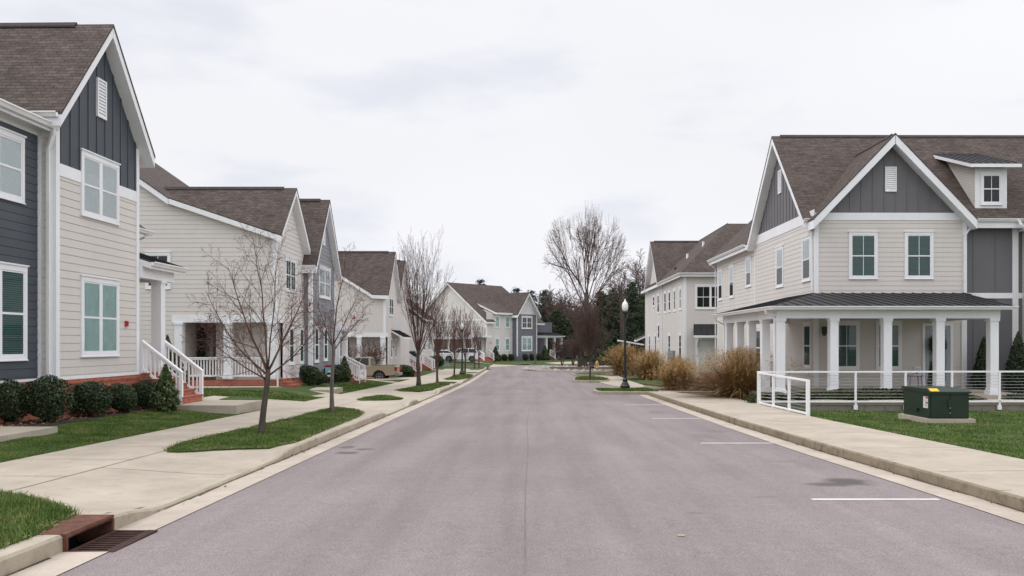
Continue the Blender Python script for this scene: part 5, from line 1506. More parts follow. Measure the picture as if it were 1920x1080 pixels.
def bare_tree(name, label, x, y, trunkH, trunkR, leaders, P, seed, group=None, mats=('bark', 'twig'), lean=(0, 0), z=None, leaves=None, cat='tree', fit=None):
    """trunk and a crown of limbs; leaders = [(start fraction of trunk, azimuth, elevation, length, radius)]"""
    rng = random.Random(seed)
    z = gz(x, y) - .05 if z is None else z
    root = thing(name, label, cat, (x, y, z), 0, group)
    tr = MB(uv=False)
    path = []; k = 7
    for i in range(k + 1):
        t = i / k
        path.append(Vector((lean[0] * t + .03 * trunkH * math.sin(t * 4 + seed) * t, lean[1] * t + .02 * trunkH * math.sin(t * 3 + seed * 2) * t, trunkH * t)))
    rad = [trunkR * (1.45 if i == 0 else 1.12 if i == 1 else 1 - .28 * i / k) for i in range(k + 1)]
    tr.tube(path, rad, 10)
    tr.build('trunk', W[mats[0]], root, smooth=True)
    cr = MB(uv=False); tips = []
    for (f, az, el, L, r) in leaders:
        idx = min(k - 1, int(f * k)); p = path[idx].lerp(path[idx + 1], min(1, f * k - idx))
        grow(cr, rng, p, vec_dir(az, el), L, r, 0, P, tips)
    if fit:                                        # bring the crown to the height and spread of the tree that stands there
        H, Wd = fit
        zs = sorted(v.z for v in cr.v); rs_ = sorted(math.hypot(v.x - lean[0], v.y - lean[1]) for v in cr.v)
        kz = (H - trunkH) / max(.1, zs[int(len(zs) * .999)] - trunkH); kr_ = (Wd / 2) / rs_[int(len(rs_) * .985)]
        T = lambda v: Vector((lean[0] + (v.x - lean[0]) * kr_, lean[1] + (v.y - lean[1]) * kr_, trunkH + (v.z - trunkH) * (kz if v.z > trunkH else 1)))
        cr.v = [T(v) for v in cr.v]; tips = [(T(p), d) for p, d in tips]
    if leaves:
        n, mat, size = leaves
        tips = [q for q in tips if q[0].z < trunkH + .62 * (max(t[0].z for t in tips) - trunkH)]
        for p, d in rng.sample(tips, min(n, len(tips))):
            for _ in range(rng.randint(1, 3)):
                c = p + Vector((rng.gauss(0, .03), rng.gauss(0, .03), rng.gauss(-.03, .03)))
                a = Vector((rng.gauss(0, 1), rng.gauss(0, 1), rng.gauss(0, 1))).normalized() * size; b = a.orthogonal().normalized() * size * .55
                cr.face([c, c + a * .5 + b, c + a, c + a * .5 - b], 1)
    cr.build('crown', [W[mats[1]], W[mat]] if leaves else W[mats[1]], root, smooth=True)
    return root

def street_trees():
    # the crab apple in the near verge
    Pn = dict(seg=[.22, .16, .12, .1, .08], wob=[.07, .09, .10, .12], up=[.045, .02, .01, .0], rmin=.0028, tap=[.22, .25, .4, .6], max=3,
              n=[9, 6, 5], t0=[.18, .15, .15], ang=[.75, .8, .75], len=[.62, .5, .5], fall=[.55, .5, .4], rr=[.42, .45, .6])
    x, y = gp(490, 814, .17)
    ld = [(1.0, R(185), R(60), 2.6, .034), (.97, R(10), R(58), 2.3, .032), (.92, R(178), R(30), 2.5, .026), (.9, R(352), R(34), 1.9, .024), (1.0, R(120), R(76), 3.0, .03), (.98, R(300), R(70), 2.6, .026),
          (.86, R(205), R(16), 2.0, .02), (.95, R(60), R(44), 1.9, .02), (.93, R(260), R(40), 1.8, .02), (.8, R(160), R(38), 1.9, .02)]
    bare_tree('street_tree', 'small bare crab apple with a leaning forked trunk in the nearest left verge', x, y, 1.45, .07, ld, Pn, 11, 'street trees', ('bark', 'twig'), lean=(.1, .05), leaves=(9, 'dryleaf', .055), fit=((814 - 402) * y / FOC, 262 * y / FOC))
    # the young maple with a few red leaves
    P2 = dict(seg=[.3, .2, .15, .12], wob=[.045, .07, .09, .1], up=[.07, .05, .02, 0], rmin=.004, tap=[.2, .25, .4, .6], max=3,
              n=[9, 5, 3], t0=[.15, .15, .15], ang=[.6, .7, .7], len=[.5, .5, .5], fall=[.5, .5, .4], rr=[.4, .45, .6])
    x, y = gp(623, 774, .17)
    ld = [(1.0, R(80), R(82), 3.6, .036), (.95, R(190), R(46), 2.4, .024), (.9, R(10), R(42), 2.2, .024), (.98, R(340), R(62), 2.7, .024), (.93, R(150), R(58), 2.5, .024), (.85, R(270), R(40), 1.8, .018), (.88, R(60), R(40), 1.8, .018)]
    bare_tree('street_tree', 'slim bare young tree with a few red leaves at the far end of the verge', x, y, 2.1, .062, ld, P2, 4, 'street trees', ('bark2', 'twig'), leaves=(3, 'redleaf', .1), fit=((774 - 446) * y / FOC, 150 * y / FOC))
    # upright, many-stemmed street trees
    def vase(px, py, top, wpx, label, seed, w=1.0, dens=1.0, mats=('bark', 'twig'), hfrac=.24, e=.17, rt=None, deep=3):
        x, y = gp(px, py, e)
        H = (py - top) * y / FOC
        rng = random.Random(seed)
        th = H * hfrac
        P = dict(seg=[H * .06, H * .05, H * .04, H * .03], wob=[.028, .035, .05, .06], up=[.06, .075, .06, .03], rmin=max(.0035, .00011 * y), tap=[.12, .2, .4, .6], max=deep,
                 n=[int(9 * dens), int(4 * dens), 3], t0=[.12, .12, .2], ang=[.36, .42, .5], len=[.52, .48, .5], fall=[.45, .45, .4], rr=[.45, .5, .6])
        ld = []
        k = int(13 * dens)
        for i in range(k):
            t = i / k
            el = R(50 + 36 * t + rng.uniform(-5, 5))
            ld.append((.78 + .22 * t, i * 2.4 + rng.uniform(-.3, .3), math.pi / 2 - (math.pi / 2 - el) * w, (H - th) * rng.uniform(.72, .98) * (.68 + .32 * math.sin(el)), H * .0062 * (1 if t > .4 else .8)))
        return bare_tree('street_tree', label, x, y, th, rt or H * .0135, ld, P, seed, 'street trees', mats, fit=(H, wpx * y / FOC))
    vase(785, 723, 424, 116, 'tall upright bare tree with a dense fan of branches beyond the pickup', 21, .95, 1.25)
    vase(820, 716, 545, 66, 'bare street tree just beyond the tallest one on the left verge', 22, .95, 1.0)
    vase(852, 708, 566, 54, 'bare street tree in the verge directly before the left lamp post', 23, .95, 1.0)
    vase(872, 700.5, 562, 52, 'bare street tree close behind the left lamp post', 24, 1.0, 1.0)
    vase(889.5, 691, 592, 28, 'left one of two slender bare trees at the end of the left verge', 25, .8, .8, deep=2)
    vase(898, 689.5, 594, 30, 'right one of two slender bare trees at the end of the left verge', 26, .8, .8, deep=2)
    vase(1003, 679, 570, 14, 'thin bare sapling against the grey bay of the far house', 27, .45, .5, mats=('bark2', 'twigp'), deep=2, e=.3)
    vase(1106, 711.5, 556, 78, 'bare tree with a brown twiggy crown on the small kerbed island', 31, 1.0, 1.7, ('bark', 'twigb'), .34, .16)
    # shrubby trees in the planted circle
    def multi(px, py, top, label, seed, wpx, mats=('bark2', 'twigb')):
        x, y = gp(px, py, .16); H = (py - top) * y / FOC; rng = random.Random(seed)
        P = dict(seg=[H * .1, H * .07, H * .06, H * .05], wob=[.05, .08, .1, .1], up=[.03, .03, .02, 0], rmin=.012, tap=[.3, .3, .5, .6], max=3,
                 n=[9, 5, 4], t0=[.45, .2, .2], ang=[.6, .6, .6], len=[.45, .55, .6], fall=[.3, .4, .4], rr=[.5, .5, .6])
        sp = math.atan2(wpx / 2 * .8, (py - top))
        ld = [(.1, i * 1.9 + .4, math.pi / 2 - sp * rng.uniform(.4, 1.0), H * rng.uniform(.8, .95), H * .013) for i in range(8)]
        return bare_tree('crape_myrtle', label, x, y, .25, H * .022, ld, P, seed, 'small trees in the planted circle', mats, fit=(H, wpx * y / FOC))
    multi(1054, 686, 628, 'leftmost russet multi-stemmed small tree in the planted circle', 41, 46)
    multi(1074, 685, 625, 'middle russet multi-stemmed small tree beside the brown planter block', 42, 48)
    multi(1091, 683, 606, 'darkest tall multi-stemmed small tree behind the brown planter block', 43, 50, ('bark', 'twig'))
    # crape myrtle by the driveway, with old seed heads
    x, y = -9.5, 57.0
    P = dict(seg=[.4, .3, .2, .2], wob=[.05, .07, .1, .1], up=[.05, .04, .02, 0], rmin=.008, tap=[.3, .3, .5, .6], max=3, n=[8, 5, 4], t0=[.3, .2, .2], ang=[.45, .5, .6], len=[.5, .5, .6], fall=[.3, .4, .4], rr=[.5, .5, .6])
    x, y = -11.75, 62.7
    ld = [(.1, i * 1.7, math.pi / 2 - random.Random(i).uniform(.08, .42), random.Random(i + 9).uniform(2.3, 3.1), .03) for i in range(9)]
    bare_tree('crape_myrtle', 'many-stemmed bare shrub with brown seed heads behind the tan pickup', x, y + 1.6, .2, .06, ld, P, 51, None, ('bark2', 'twig'), leaves=(170, 'seed', .11), fit=(3.3, 2.4))
    x, y = -13.8, 61.6
    ld = [(.1, i * 1.7, math.pi / 2 - random.Random(i).uniform(.1, .5), random.Random(i + 9).uniform(2.1, 2.9), .03) for i in range(7)]
    bare_tree('crape_myrtle', 'bare shrub with seed heads before the dark porch of the third house', x, y + 2.5, .2, .06, ld, P, 52, None, ('bark2', 'twig'), leaves=(120, 'seed', .11), fit=(3.1, 2.4))

def big_tree():
    x, y = (1100 - HX) * 118 / FOC, 118.0
    z = gz(x, y); S = 118 / FOC
    rng = random.Random(7)
    H = (684 - 397) * S
    root = thing('shade_tree', 'huge bare tree with a wide rounded crown rising over the end of the street', 'tree', (x, y, z - .1))
    tr, cr = MB(uv=False), MB(uv=False)
    th = H * .36
    tr.tube([(0, 0, 0), (.05, 0, .5), (.1, 0, th * .5), (.0, 0, th), (-.05, 0, th * 1.25)], [.62, .46, .4, .36, .3], 10)
    tr.build('trunk', W['bark'], root, smooth=True)
    def fork(p, d, L, r, n):
        path, rad = [p], [r]; q, e = p, d
        for i in range(4):
            e = (e + Vector((rng.gauss(0, .06), rng.gauss(0, .06), rng.gauss(0, .04))) + Vector((0, 0, .012))).normalized()
            q = q + e * (L / 4); path.append(q); rad.append(max(.017, r * (1 - .3 * (i + 1) / 4)))
        cr.tube(path, rad, 6 if r > .09 else 4 if r > .03 else 3, caps=False)
        if n <= 0 or L < .45: return
        az = rng.uniform(0, 6.28); k = 2 if rng.random() < .72 else 3
        o = e.orthogonal().normalized()
        for j in range(k):
            t = rng.uniform(.24, .52) if j else rng.uniform(.1, .34)
            w = o.copy(); w.rotate(Matrix.Rotation(az + j * 6.28 / k + rng.uniform(-.4, .4), 3, e))
            fork(q, (e * math.cos(t) + w * math.sin(t)).normalized(), L * rng.uniform(.72, .88), r * (.74 if j == 0 else .6), n - 1)
        # side shoots along the limb
        for _ in range(rng.choice((1, 1, 2))):
            i = rng.randint(1, 3); w = o.copy(); w.rotate(Matrix.Rotation(rng.uniform(0, 6.28), 3, e)); t = rng.uniform(.5, .95)
            fork(path[i], (e * math.cos(t) + w * math.sin(t)).normalized(), L * rng.uniform(.45, .65), rad[i] * .4, min(n - 2, 2))
    for (f, az, el, L, r) in ((1.2, 160, 76, 2.5, .22), (1.2, 330, 72, 2.6, .2), (1.05, 185, 60, 3.7, .21), (1.02, 5, 58, 3.7, .2), (.92, 174, 38, 3.9, .18), (.95, 352, 36, 3.8, .17), (1.08, 270, 58, 3.3, .18), (1.05, 85, 56, 3.3, .18), (.8, 186, 20, 3.4, .13), (.84, 356, 18, 3.2, .12), (.88, 232, 36, 3.0, .13), (.88, 48, 36, 3.0, .13)):
        fork(Vector((0, 0, th * f)), vec_dir(R(az), R(el)), L, r, 6)
    zs = sorted(v.z for v in cr.v); rs_ = sorted(math.hypot(v.x, v.y) for v in cr.v)
    z0 = th * .6; kz = (H - z0) / (zs[int(len(zs) * .998)] - z0); kr_ = 74 * S / rs_[int(len(rs_) * .985)]
    cr.v = [Vector((v.x * kr_, v.y * kr_, z0 + (v.z - z0) * (kz if v.z > z0 else 1))) for v in cr.v]
    cr.build('crown', W['twig'], root, smooth=True)

# --- leaf clouds --------------------------------------------------
def quads(c, n, size, rs, asp=.6, flat=0):
    """leaf quads centred at c (N,3) with facing normal n mixed with noise"""
    N = len(c)
    r = rs.normal(size=(N, 3)); nn = n * flat + r; nn /= np.linalg.norm(nn, axis=1, keepdims=True) + 1e-9
    a = np.cross(nn, rs.normal(size=(N, 3))); a /= np.linalg.norm(a, axis=1, keepdims=True) + 1e-9
    b = np.cross(nn, a)
    s = size * rs.uniform(.6, 1.3, (N, 1))
    a = a * s; b = b * s * asp
    v = np.stack([c - a, c + b * .9, c + a, c - b * .9], 1)
    return v.reshape(-1, 3)

def shell_points(N, rs, lo=.78, lumps=7, amp=.18):
    d = rs.normal(size=(N, 3)); d /= np.linalg.norm(d, axis=1, keepdims=True)
    L = rs.normal(size=(lumps, 3)); L /= np.linalg.norm(L, axis=1, keepdims=True)
    k = np.max(np.exp(6 * (d @ L.T - 1)), axis=1)
    r = (lo + (1 - lo) * rs.uniform(0, 1, N) ** .5) * (1 - amp + amp * k * 1.2)
    return d * r[:, None], d

def shrub_mesh(name, mat, N, size, rs, squash=.0, boxy=.35):
    p, d = shell_points(N, rs, .72)
    # clipped shrubs: flatten towards a rounded box
    m = np.max(np.abs(d) / np.array([1, 1, 1.0]), axis=1, keepdims=True)
    p = p * (1 - boxy + boxy / m)
    p[:, 2] = np.maximum(p[:, 2], -1.0)
    v = quads(p, d, size, rs, .6, .8)
    return cloud_mesh(name, v, 4, W[mat])

def shrub(name, label, x, y, w, dpt, hgt, mat='box', N=2600, size=.05, seed=1, group=None, boxy=.2, cat='shrub', z=None, mesh=None):
    rs = np.random.RandomState(seed)
    z = gz(x, y) if z is None else z
    root = thing(name, label, cat, (x, y, z), 0, group)
    me = mesh or shrub_mesh('foliage', mat, N, size / (max(w, hgt) / 2), rs, boxy=boxy)
    o = link('foliage', me, root, (0, 0, hgt * .53)); o.scale = (w / 2, dpt / 2, hgt / 2)
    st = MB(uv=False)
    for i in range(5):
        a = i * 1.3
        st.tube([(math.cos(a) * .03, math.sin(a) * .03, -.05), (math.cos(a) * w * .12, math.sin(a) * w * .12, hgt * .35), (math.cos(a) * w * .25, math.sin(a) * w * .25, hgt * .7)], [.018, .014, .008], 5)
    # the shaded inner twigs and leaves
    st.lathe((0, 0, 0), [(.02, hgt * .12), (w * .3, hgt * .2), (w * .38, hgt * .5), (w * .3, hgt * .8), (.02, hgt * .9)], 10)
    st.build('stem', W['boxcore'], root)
    return root
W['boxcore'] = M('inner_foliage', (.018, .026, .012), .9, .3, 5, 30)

def cone_bush(name, label, x, y, w, hgt, mat, N, size, seed, group=None, cat='shrub', z=None, ragged=.12):
    rs = np.random.RandomState(seed)
    z = gz(x, y) if z is None else z
    root = thing(name, label, cat, (x, y, z), 0, group)
    t = rs.beta(1.1, 1.6, N)
    prof = np.where(t < .18, .62 + .38 * (t / .18), ((1 - t) / .82) ** .8)
    az = rs.uniform(0, 2 * np.pi, N)
    lump = 1 + ragged * np.sin(az * 5 + t * 30) + rs.normal(0, ragged * .6, N)
    r = w / 2 * prof * lump * (rs.uniform(.55, 1, N) ** .4)
    c = np.stack([r * np.cos(az), r * np.sin(az), .03 + t * hgt], 1)
    n = np.stack([np.cos(az), np.sin(az), np.full(N, .5)], 1)
    link('foliage', cloud_mesh('foliage', quads(c, n, size, rs, .5, .7), 4, W[mat]), root)
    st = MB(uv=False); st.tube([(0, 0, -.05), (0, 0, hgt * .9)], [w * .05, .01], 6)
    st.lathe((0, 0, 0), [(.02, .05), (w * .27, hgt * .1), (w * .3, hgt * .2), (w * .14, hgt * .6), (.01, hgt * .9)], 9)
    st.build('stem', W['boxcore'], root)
    return root

def conifer(name, label, x, y, hgt, w, mat, seed, group=None, N=9000, tiers=16, size=.35, bare=.12, droop=.15, cat='tree', z=None):
    """trunk with whorls of needled limbs"""
    rs = np.random.RandomState(seed); rng = random.Random(seed)
    z = gz(x, y) - .1 if z is None else z
    root = thing(name, label, cat, (x, y, z), 0, group)
    tr = MB(uv=False); tr.tube([(0, 0, 0), (.02 * hgt * rng.uniform(-1, 1), 0, hgt * .5), (0, 0, hgt * .97)], [hgt * .018, hgt * .012, .02], 7)
    cs, ns = [], []
    limbs = []
    for i in range(tiers):
        t = bare + (1 - bare) * (i + rng.uniform(-.3, .3)) / tiers
        t = min(max(t, bare), .98)
        R_ = w / 2 * ((1 - t) / (1 - bare)) ** .7 * rng.uniform(.65, 1.1) + .1
        for j in range(rng.randint(5, 8)):
            limbs.append((t * hgt, rng.uniform(0, 6.28), R_ * rng.uniform(.6, 1.12)))
    tot = sum(l[2] for l in limbs)
    for (h_, az, L) in limbs:
        a = np.array([math.cos(az), math.sin(az)])
        tr.tube([(0, 0, h_), (a[0] * L * .5, a[1] * L * .5, h_ + L * .08), (a[0] * L, a[1] * L, h_ - L * droop + L * .1)], [.05, .03, .012], 3)
        k = int(N * L / tot)
        s = rs.uniform(.12, 1, k) ** .7
        wd = .24 * L * (1.2 - s) + .16 + size * .4
        off = rs.normal(0, 1, (k, 3)) * np.stack([wd, wd, wd * .55], 1)
        c = np.stack([a[0] * L * s, a[1] * L * s, h_ + L * (.1 * s - droop * s ** 2)], 1) + off
        cs.append(c); ns.append(np.tile(np.array([a[0] * .3, a[1] * .3, 1.0]), (k, 1)))
    tr.build('trunk', W['bark'], root, smooth=True)
    c = np.concatenate(cs); n = np.concatenate(ns)
    link('crown', cloud_mesh('crown', quads(c, n, size, rs, .4, .6), 4, W[mat]), root)
    return root

def grass_clump(name, label, x, y, w, hgt, seed, mats=('straw', 'plume'), group=None, N=2600, z=None):
    """fountain of dry blades with feathery heads"""
    rs = np.random.RandomState(seed)
    z = gz(x, y) if z is None else z
    root = thing(name, label, 'ornamental grass', (x, y, z), 0, group)
    az = rs.uniform(0, 2 * np.pi, N); sp = np.abs(rs.normal(0, .62, N)); sp = np.minimum(sp, 1.3)
    L = hgt * rs.uniform(.5, 1.1, N)
    base = np.stack([rs.normal(0, w * .1, N), rs.normal(0, w * .1, N), np.zeros(N)], 1)
    d = np.stack([np.cos(az), np.sin(az)], 1)
    side = np.stack([-np.sin(az), np.cos(az)], 1)
    W_ = .011 * max(1, y / 34)
    ks = 5
    vv = []
    prev = None
    for i in range(ks + 1):
        t = i / ks
        lean = np.sin(sp) * t + .35 * sp * t ** 2.6
        up = np.cos(sp) * t - .36 * sp * t ** 3.2
        sc = w / 2 / (hgt * .62)
        p = base + np.stack([d[:, 0] * lean * L * sc * 1.5, d[:, 1] * lean * L * sc * 1.5, np.maximum(up, .02) * L], 1)
        ww = W_ * (1 - .75 * t)
        s3 = np.stack([side[:, 0] * ww, side[:, 1] * ww, np.zeros(N)], 1)
        cur = (p - s3, p + s3, p)
        if prev is not None: vv.append(np.stack([prev[0], prev[1], cur[1], cur[0]], 1))
        prev = cur
    v = np.concatenate(vv).reshape(-1, 3)
    link('blade_tuft', cloud_mesh('blade_tuft', v, 4, W[mats[0]]), root)
    M_ = int(N * .35)
    idx = np.argsort(-prev[2][:, 2] + rs.uniform(0, .5 * hgt, N))[:M_]
    tip = prev[2][idx]
    c = np.repeat(tip, 7, 0) + rs.normal(0, 1, (M_ * 7, 3)) * np.array([.03, .03, .07]) * max(1, y / 40)
    n = rs.normal(size=c.shape)
    link('plume', cloud_mesh('plume', quads(c, n, .05 * max(1, y / 40), rs, .14, 0), 4, W[mats[1]]), root)
    return root

def turf(name, label, poly, N, zf, hgt=(.04, .085), w=.006, seed=3, ragged=.05):
    """mown grass: blades over an outline"""
    rs = np.random.RandomState(seed)
    xs = [p[0] for p in poly]; ys = [p[1] for p in poly]
    pts = np.stack([rs.uniform(min(xs), max(xs), N * 4), rs.uniform(min(ys), max(ys), N * 4)], 1)
    inside = np.zeros(len(pts), bool)
    j = len(poly) - 1
    for i in range(len(poly)):
        xi, yi = poly[i]; xj, yj = poly[j]
        c = ((yi > pts[:, 1]) != (yj > pts[:, 1])) & (pts[:, 0] < (xj - xi) * (pts[:, 1] - yi) / (yj - yi + 1e-12) + xi)
        inside ^= c; j = i
    pts = pts[inside] + rs.normal(0, .03, (int(inside.sum()), 2))
    # keep what the street can see, thinning with distance
    keep = rs.uniform(0, 1, len(pts)) < np.minimum(1, (16 / np.maximum(4, pts[:, 1])) ** 1.2)
    pts = pts[keep][:N]
    n = len(pts)
    z = np.array([zf(float(a), float(b)) for a, b in pts])
    far = np.maximum(1, pts[:, 1] / 15)[:, None]
    patch = .75 + .5 * np.sin(pts[:, 0] * 1.7 + np.sin(pts[:, 1] * 1.3) * 2) * np.sin(pts[:, 1] * 2.1 + 1)
    h = rs.uniform(hgt[0], hgt[1], n) * np.clip(patch, .5, 1.3)
    az = rs.uniform(0, 2 * np.pi, n); lean = rs.uniform(.1, .9, n) * h
    b = np.stack([pts[:, 0], pts[:, 1], z - .005], 1)
    s = np.stack([np.cos(az), np.sin(az), np.zeros(n)], 1) * w * far
    a2 = az + rs.normal(0, .8, n) + 1.57
    t = b + np.stack([np.cos(a2) * lean, np.sin(a2) * lean, h], 1)
    v = np.stack([b - s, b + s, t], 1).reshape(-1, 3)
    o = link(name, cloud_mesh(name, v, 3, W['grass']))
    return tag(o, label, 'grass', kind='stuff')

def scatter(name, label, cat, mat, pts, size, seed, zf, flat=.9, asp=.6):
    rs = np.random.RandomState(seed)
    c = np.array([(x, y, zf(x, y) + size * .3) for x, y in pts])
    n = np.tile(np.array([0, 0, 1.0]), (len(c), 1))
    return tag(link(name, cloud_mesh(name, quads(c, n * 3, size, rs, asp, flat), 4, W[mat])), label, cat, kind='stuff')

def stones(name, label, mat, pts, size, seed, zf):
    rs = random.Random(seed); mb = MB(uv=False)
    for x, y in pts:
        s = size * rs.uniform(.6, 1.5); z = zf(x, y)
        k = 6; ring = [(x + math.cos(2 * math.pi * i / k) * s * rs.uniform(.7, 1.1), y + math.sin(2 * math.pi * i / k) * s * rs.uniform(.7, 1.1)) for i in range(k)]
        top = (x + rs.uniform(-.2, .2) * s, y, z + s * rs.uniform(.5, .9))
        for i in range(k):
            a, b = ring[i], ring[(i + 1) % k]
            mb.face([(a[0], a[1], z - .02), (b[0], b[1], z - .02), top])
    return tag(mb.build(name, W[mat]), label, 'gravel', kind='stuff')

def plants(LP):
    street_trees(); big_tree()
    # clipped bushes along the first house
    rs = np.random.RandomState(2)
    meshes = [shrub_mesh('foliage', 'box', 4200, .058, np.random.RandomState(60 + i), boxy=.22) for i in range(3)]
    lab = ['round clipped bush cut by the left edge of the photo', 'broad clipped bush below the downspout', 'clipped bush beneath the ground floor window, left of three in a row',
           'clipped bush in the middle of the three below the window', 'clipped bush next to the pointed holly by the stairs']
    for i, (px, py, wd, ht) in enumerate(((14, 797, 1.0, 1.05), (87, 795, 1.06, 1.08), (170, 784, 1.04, .95), (229, 777, .88, .82), (271, 770, .86, .86))):
        x, y = gp(px, py, .24)
        shrub('clipped_bush', lab[i], x, y, wd, wd, ht, 'box', seed=i, group='clipped bushes along the brick base', mesh=meshes[i % 3])
    x, y = -10.16, 23.85
    cone_bush('holly_bush', 'narrow upright holly at the foot of the white stair railing', x, y, .74, 1.3, 'hollyl', 2600, .05, 8, None)
    # bushes before the second and third houses
    m2 = shrub_mesh('foliage', 'box', 2200, .085, np.random.RandomState(71))
    for x, y, wd, ht, l in ((-10.3, 40.0, 1.1, .95, 'dark bush at the corner of the light grey gable'), (-10.2, 41.2, 1.0, .65, 'low dark bush between the gable corner and the garden flag'), (-10.15, 44.0, 1.1, .8, 'dark clipped bush just right of the garden flag'), (-10.15, 45.6, .95, .95, 'dark bush against the white stair railing of the second house')):
        shrub('clipped_bush', l, x, y, wd, wd, ht, mesh=m2, group='bushes before the second house')
    cone_bush('holly_bush', 'small upright evergreen inside the railing of the second house', -10.1, 46.7, .8, 1.35, 'holly', 1800, .06, 12)
    for px, py, wd, ht, l in ((759, 703, 1.5, 1.15, 'round clipped bush behind the tail of the tan pickup'), (806, 690, 1.3, 1.2, 'round bush below the white railing beyond the tall bare tree'), (821, 688, 1.3, 1.3, 'round bush behind the second bare street tree')):
        x, y = gp(px, py, .2); shrub('clipped_bush', l, x, y, wd, wd, ht, mesh=m2, group='bushes before the third house')
    # row before the far house
    fa = R(48)
    lab = ['first', 'second', 'third', 'fourth', 'fifth', 'sixth']
    for i, px in enumerate((931, 939, 951.5, 973, 984.5, 998)):
        k = i
        u = (1.0, 2.2, 3.5, 5.5, 6.9, 8.4)[i]; v = -1.3 if u < 5 else -2.1
        X = -5.75 + u * math.cos(fa) - v * math.sin(fa); Y = 114.5 + u * math.sin(fa) + v * math.cos(fa)
        shrub('clipped_bush', lab[i] + ' from the left of the round bushes before the far house', X, Y, .95, .95, 1.0, mesh=m2, group='round bushes before the far house', z=-.6)
    X = -5.75 + .55 * math.cos(fa) + 1.2 * math.sin(fa); Y = 114.5 + .55 * math.sin(fa) - 1.2 * math.cos(fa)
    cone_bush('holly_bush', 'upright evergreen by the steps at the left end of the far house', X, Y, 1.2, 2.0, 'holly', 1200, .12, 14, z=-.6)
    X = -5.75 + 9.5 * math.cos(fa) + 2.2 * math.sin(fa); Y = 114.5 + 9.5 * math.sin(fa) - 2.2 * math.cos(fa)
    cone_bush('holly_bush', 'upright evergreen by the porch steps at the right end of the far house', X, Y, 1.3, 2.1, 'holly', 1200, .12, 15, z=-.6)
    # evergreen behind the first porch column
    for px, l, s in ((322, 'tall pointed evergreen behind the porch column of the first house', 17), (338, 'shorter pointed evergreen beside the second house porch', 18)):
        x = (px - 1000) * 34.5 / FOC; cone_bush('juniper_bush', l, x, 34.5, .95, 2.35 if s == 17 else 1.75, 'holly', 2600, .06, s, z=-.25, ragged=.25)
    # dry grasses on the right
    grp = 'dry ornamental grasses on the right'
    x, y = gp(1377, 747, .12)
    grass_clump('ornamental_grass', 'largest tan ornamental grass, nearest the white railing', x + .35, y + .4, 2.75, 1.95, 5, group=grp, N=4200)
    x, y = gp(1272, 729, .1); grass_clump('ornamental_grass', 'tan ornamental grass at the bend of the sidewalk', x, y + .4, 1.75, 1.5, 6, group=grp, N=2800)
    x, y = gp(1322, 729, .1); grass_clump('ornamental_grass', 'small tan ornamental grass behind the bend of the sidewalk', x - 1.0, y + 2.2, 1.3, 1.75, 16, group=grp, N=1600)
    x, y = gp(1325, 730, .1); grass_clump('pink_grass', 'low pinkish grass left of the largest clump', x + .1, y + .3, 1.7, .95, 7, ('pinkgrass', 'pinkgrass'), N=1500)
    x, y = gp(1221, 711, .1); grass_clump('ornamental_grass', 'tan ornamental grass before the second right house, behind the lamp', x, y, 2.2, 2.0, 8, group=grp, N=2600)
    x, y = gp(1172, 702.5, .1); grass_clump('ornamental_grass', 'farthest tan ornamental grass, partly behind the lamp post', x, y, 2.3, 2.35, 9, group=grp, N=2400)
    # low plants
    rj = np.random.RandomState(81); pj, dj = shell_points(5200, rj, .35, 16, .5)
    jm = cloud_mesh('foliage', quads(pj, dj, .085, rj, .3, .3), 4, W['juniper'])
    for i, (X, Y, w, hh) in enumerate(((8.55, 29.6, 1.3, .5), (9.6, 30.05, 1.5, .5), (10.9, 30.1, 1.6, .55), (12.3, 30.1, 1.7, .6), (13.6, 30.1, 1.6, .55), (14.9, 30.1, 1.5, .5), (17.6, 30.15, 1.2, .45), (18.8, 30.2, 1.6, .6))):
        root = thing('low_shrub', ['low juniper at the corner post of the white railing', 'low juniper before the corner porch column', 'low juniper between the first and second porch columns', 'bronze tinged low juniper by the second porch column', 'low juniper before the third porch column', 'low juniper partly behind the green transformer', 'low juniper right of the last porch column', 'low juniper at the right edge behind the railing'][i], 'shrub', (X, Y + .15, -.42), 0, 'low junipers before the porch')
        o = link('foliage', jm, root, (0, 0, hh * .6), i * 1.1); o.scale = (w / 1.35, .62, hh * .72)
    cone_bush('arborvitae', 'dark pointed evergreen left of the last porch column, before the grey wall', 18.6, 34.9, .95, 2.3, 'cedar', 5200, .055, 91, 'pointed evergreens by the grey wall', z=-.25)
    cone_bush('arborvitae', 'dark pointed evergreen at the right edge before the grey wall', 19.95, 34.8, 1.1, 2.5, 'cedar', 5200, .055, 92, 'pointed evergreens by the grey wall', z=-.25)
    # conical evergreen by the planted circle
    x, y = gp(1132, 687, .1); cone_bush('arborvitae', 'broad conical dark evergreen behind the planted circle', x + .3, y + 6, 4.2, 4.6, 'cedar', 5200, .16, 95, z=-.75)
    # dark cedars closing the street
    grp = 'dark cedars behind the street'
    for i, (px, Y, top, w, l) in enumerate(((1046, 132, 575, 5.2, 'dark cedar right of the far house'), (1062, 138, 600, 5.0, 'low dark cedar left of the huge bare tree'), (1128, 130, 545, 6.5, 'dark cedar just right of the huge bare tree'),
                                            (1150, 134, 540, 6.5, 'dark cedar behind the broken trunk'), (1186, 128, 528, 6.8, 'tallest dark cedar behind the street lamp'), (1208, 133, 552, 6.0, 'dark cedar against the second right house'), (1228, 138, 560, 6, 'dark cedar mostly hidden behind the second right house'), (1168, 138, 585, 6.0, 'low dark cedar behind the mail shelter'), (1105, 140, 610, 6.5, 'low dark cedar behind the trunk of the huge tree'), (1082, 142, 622, 6, 'lowest dark cedar behind the planted circle'))):
        x = (px - HX) * Y / FOC; zt = EYE - (top - HY) * Y / FOC
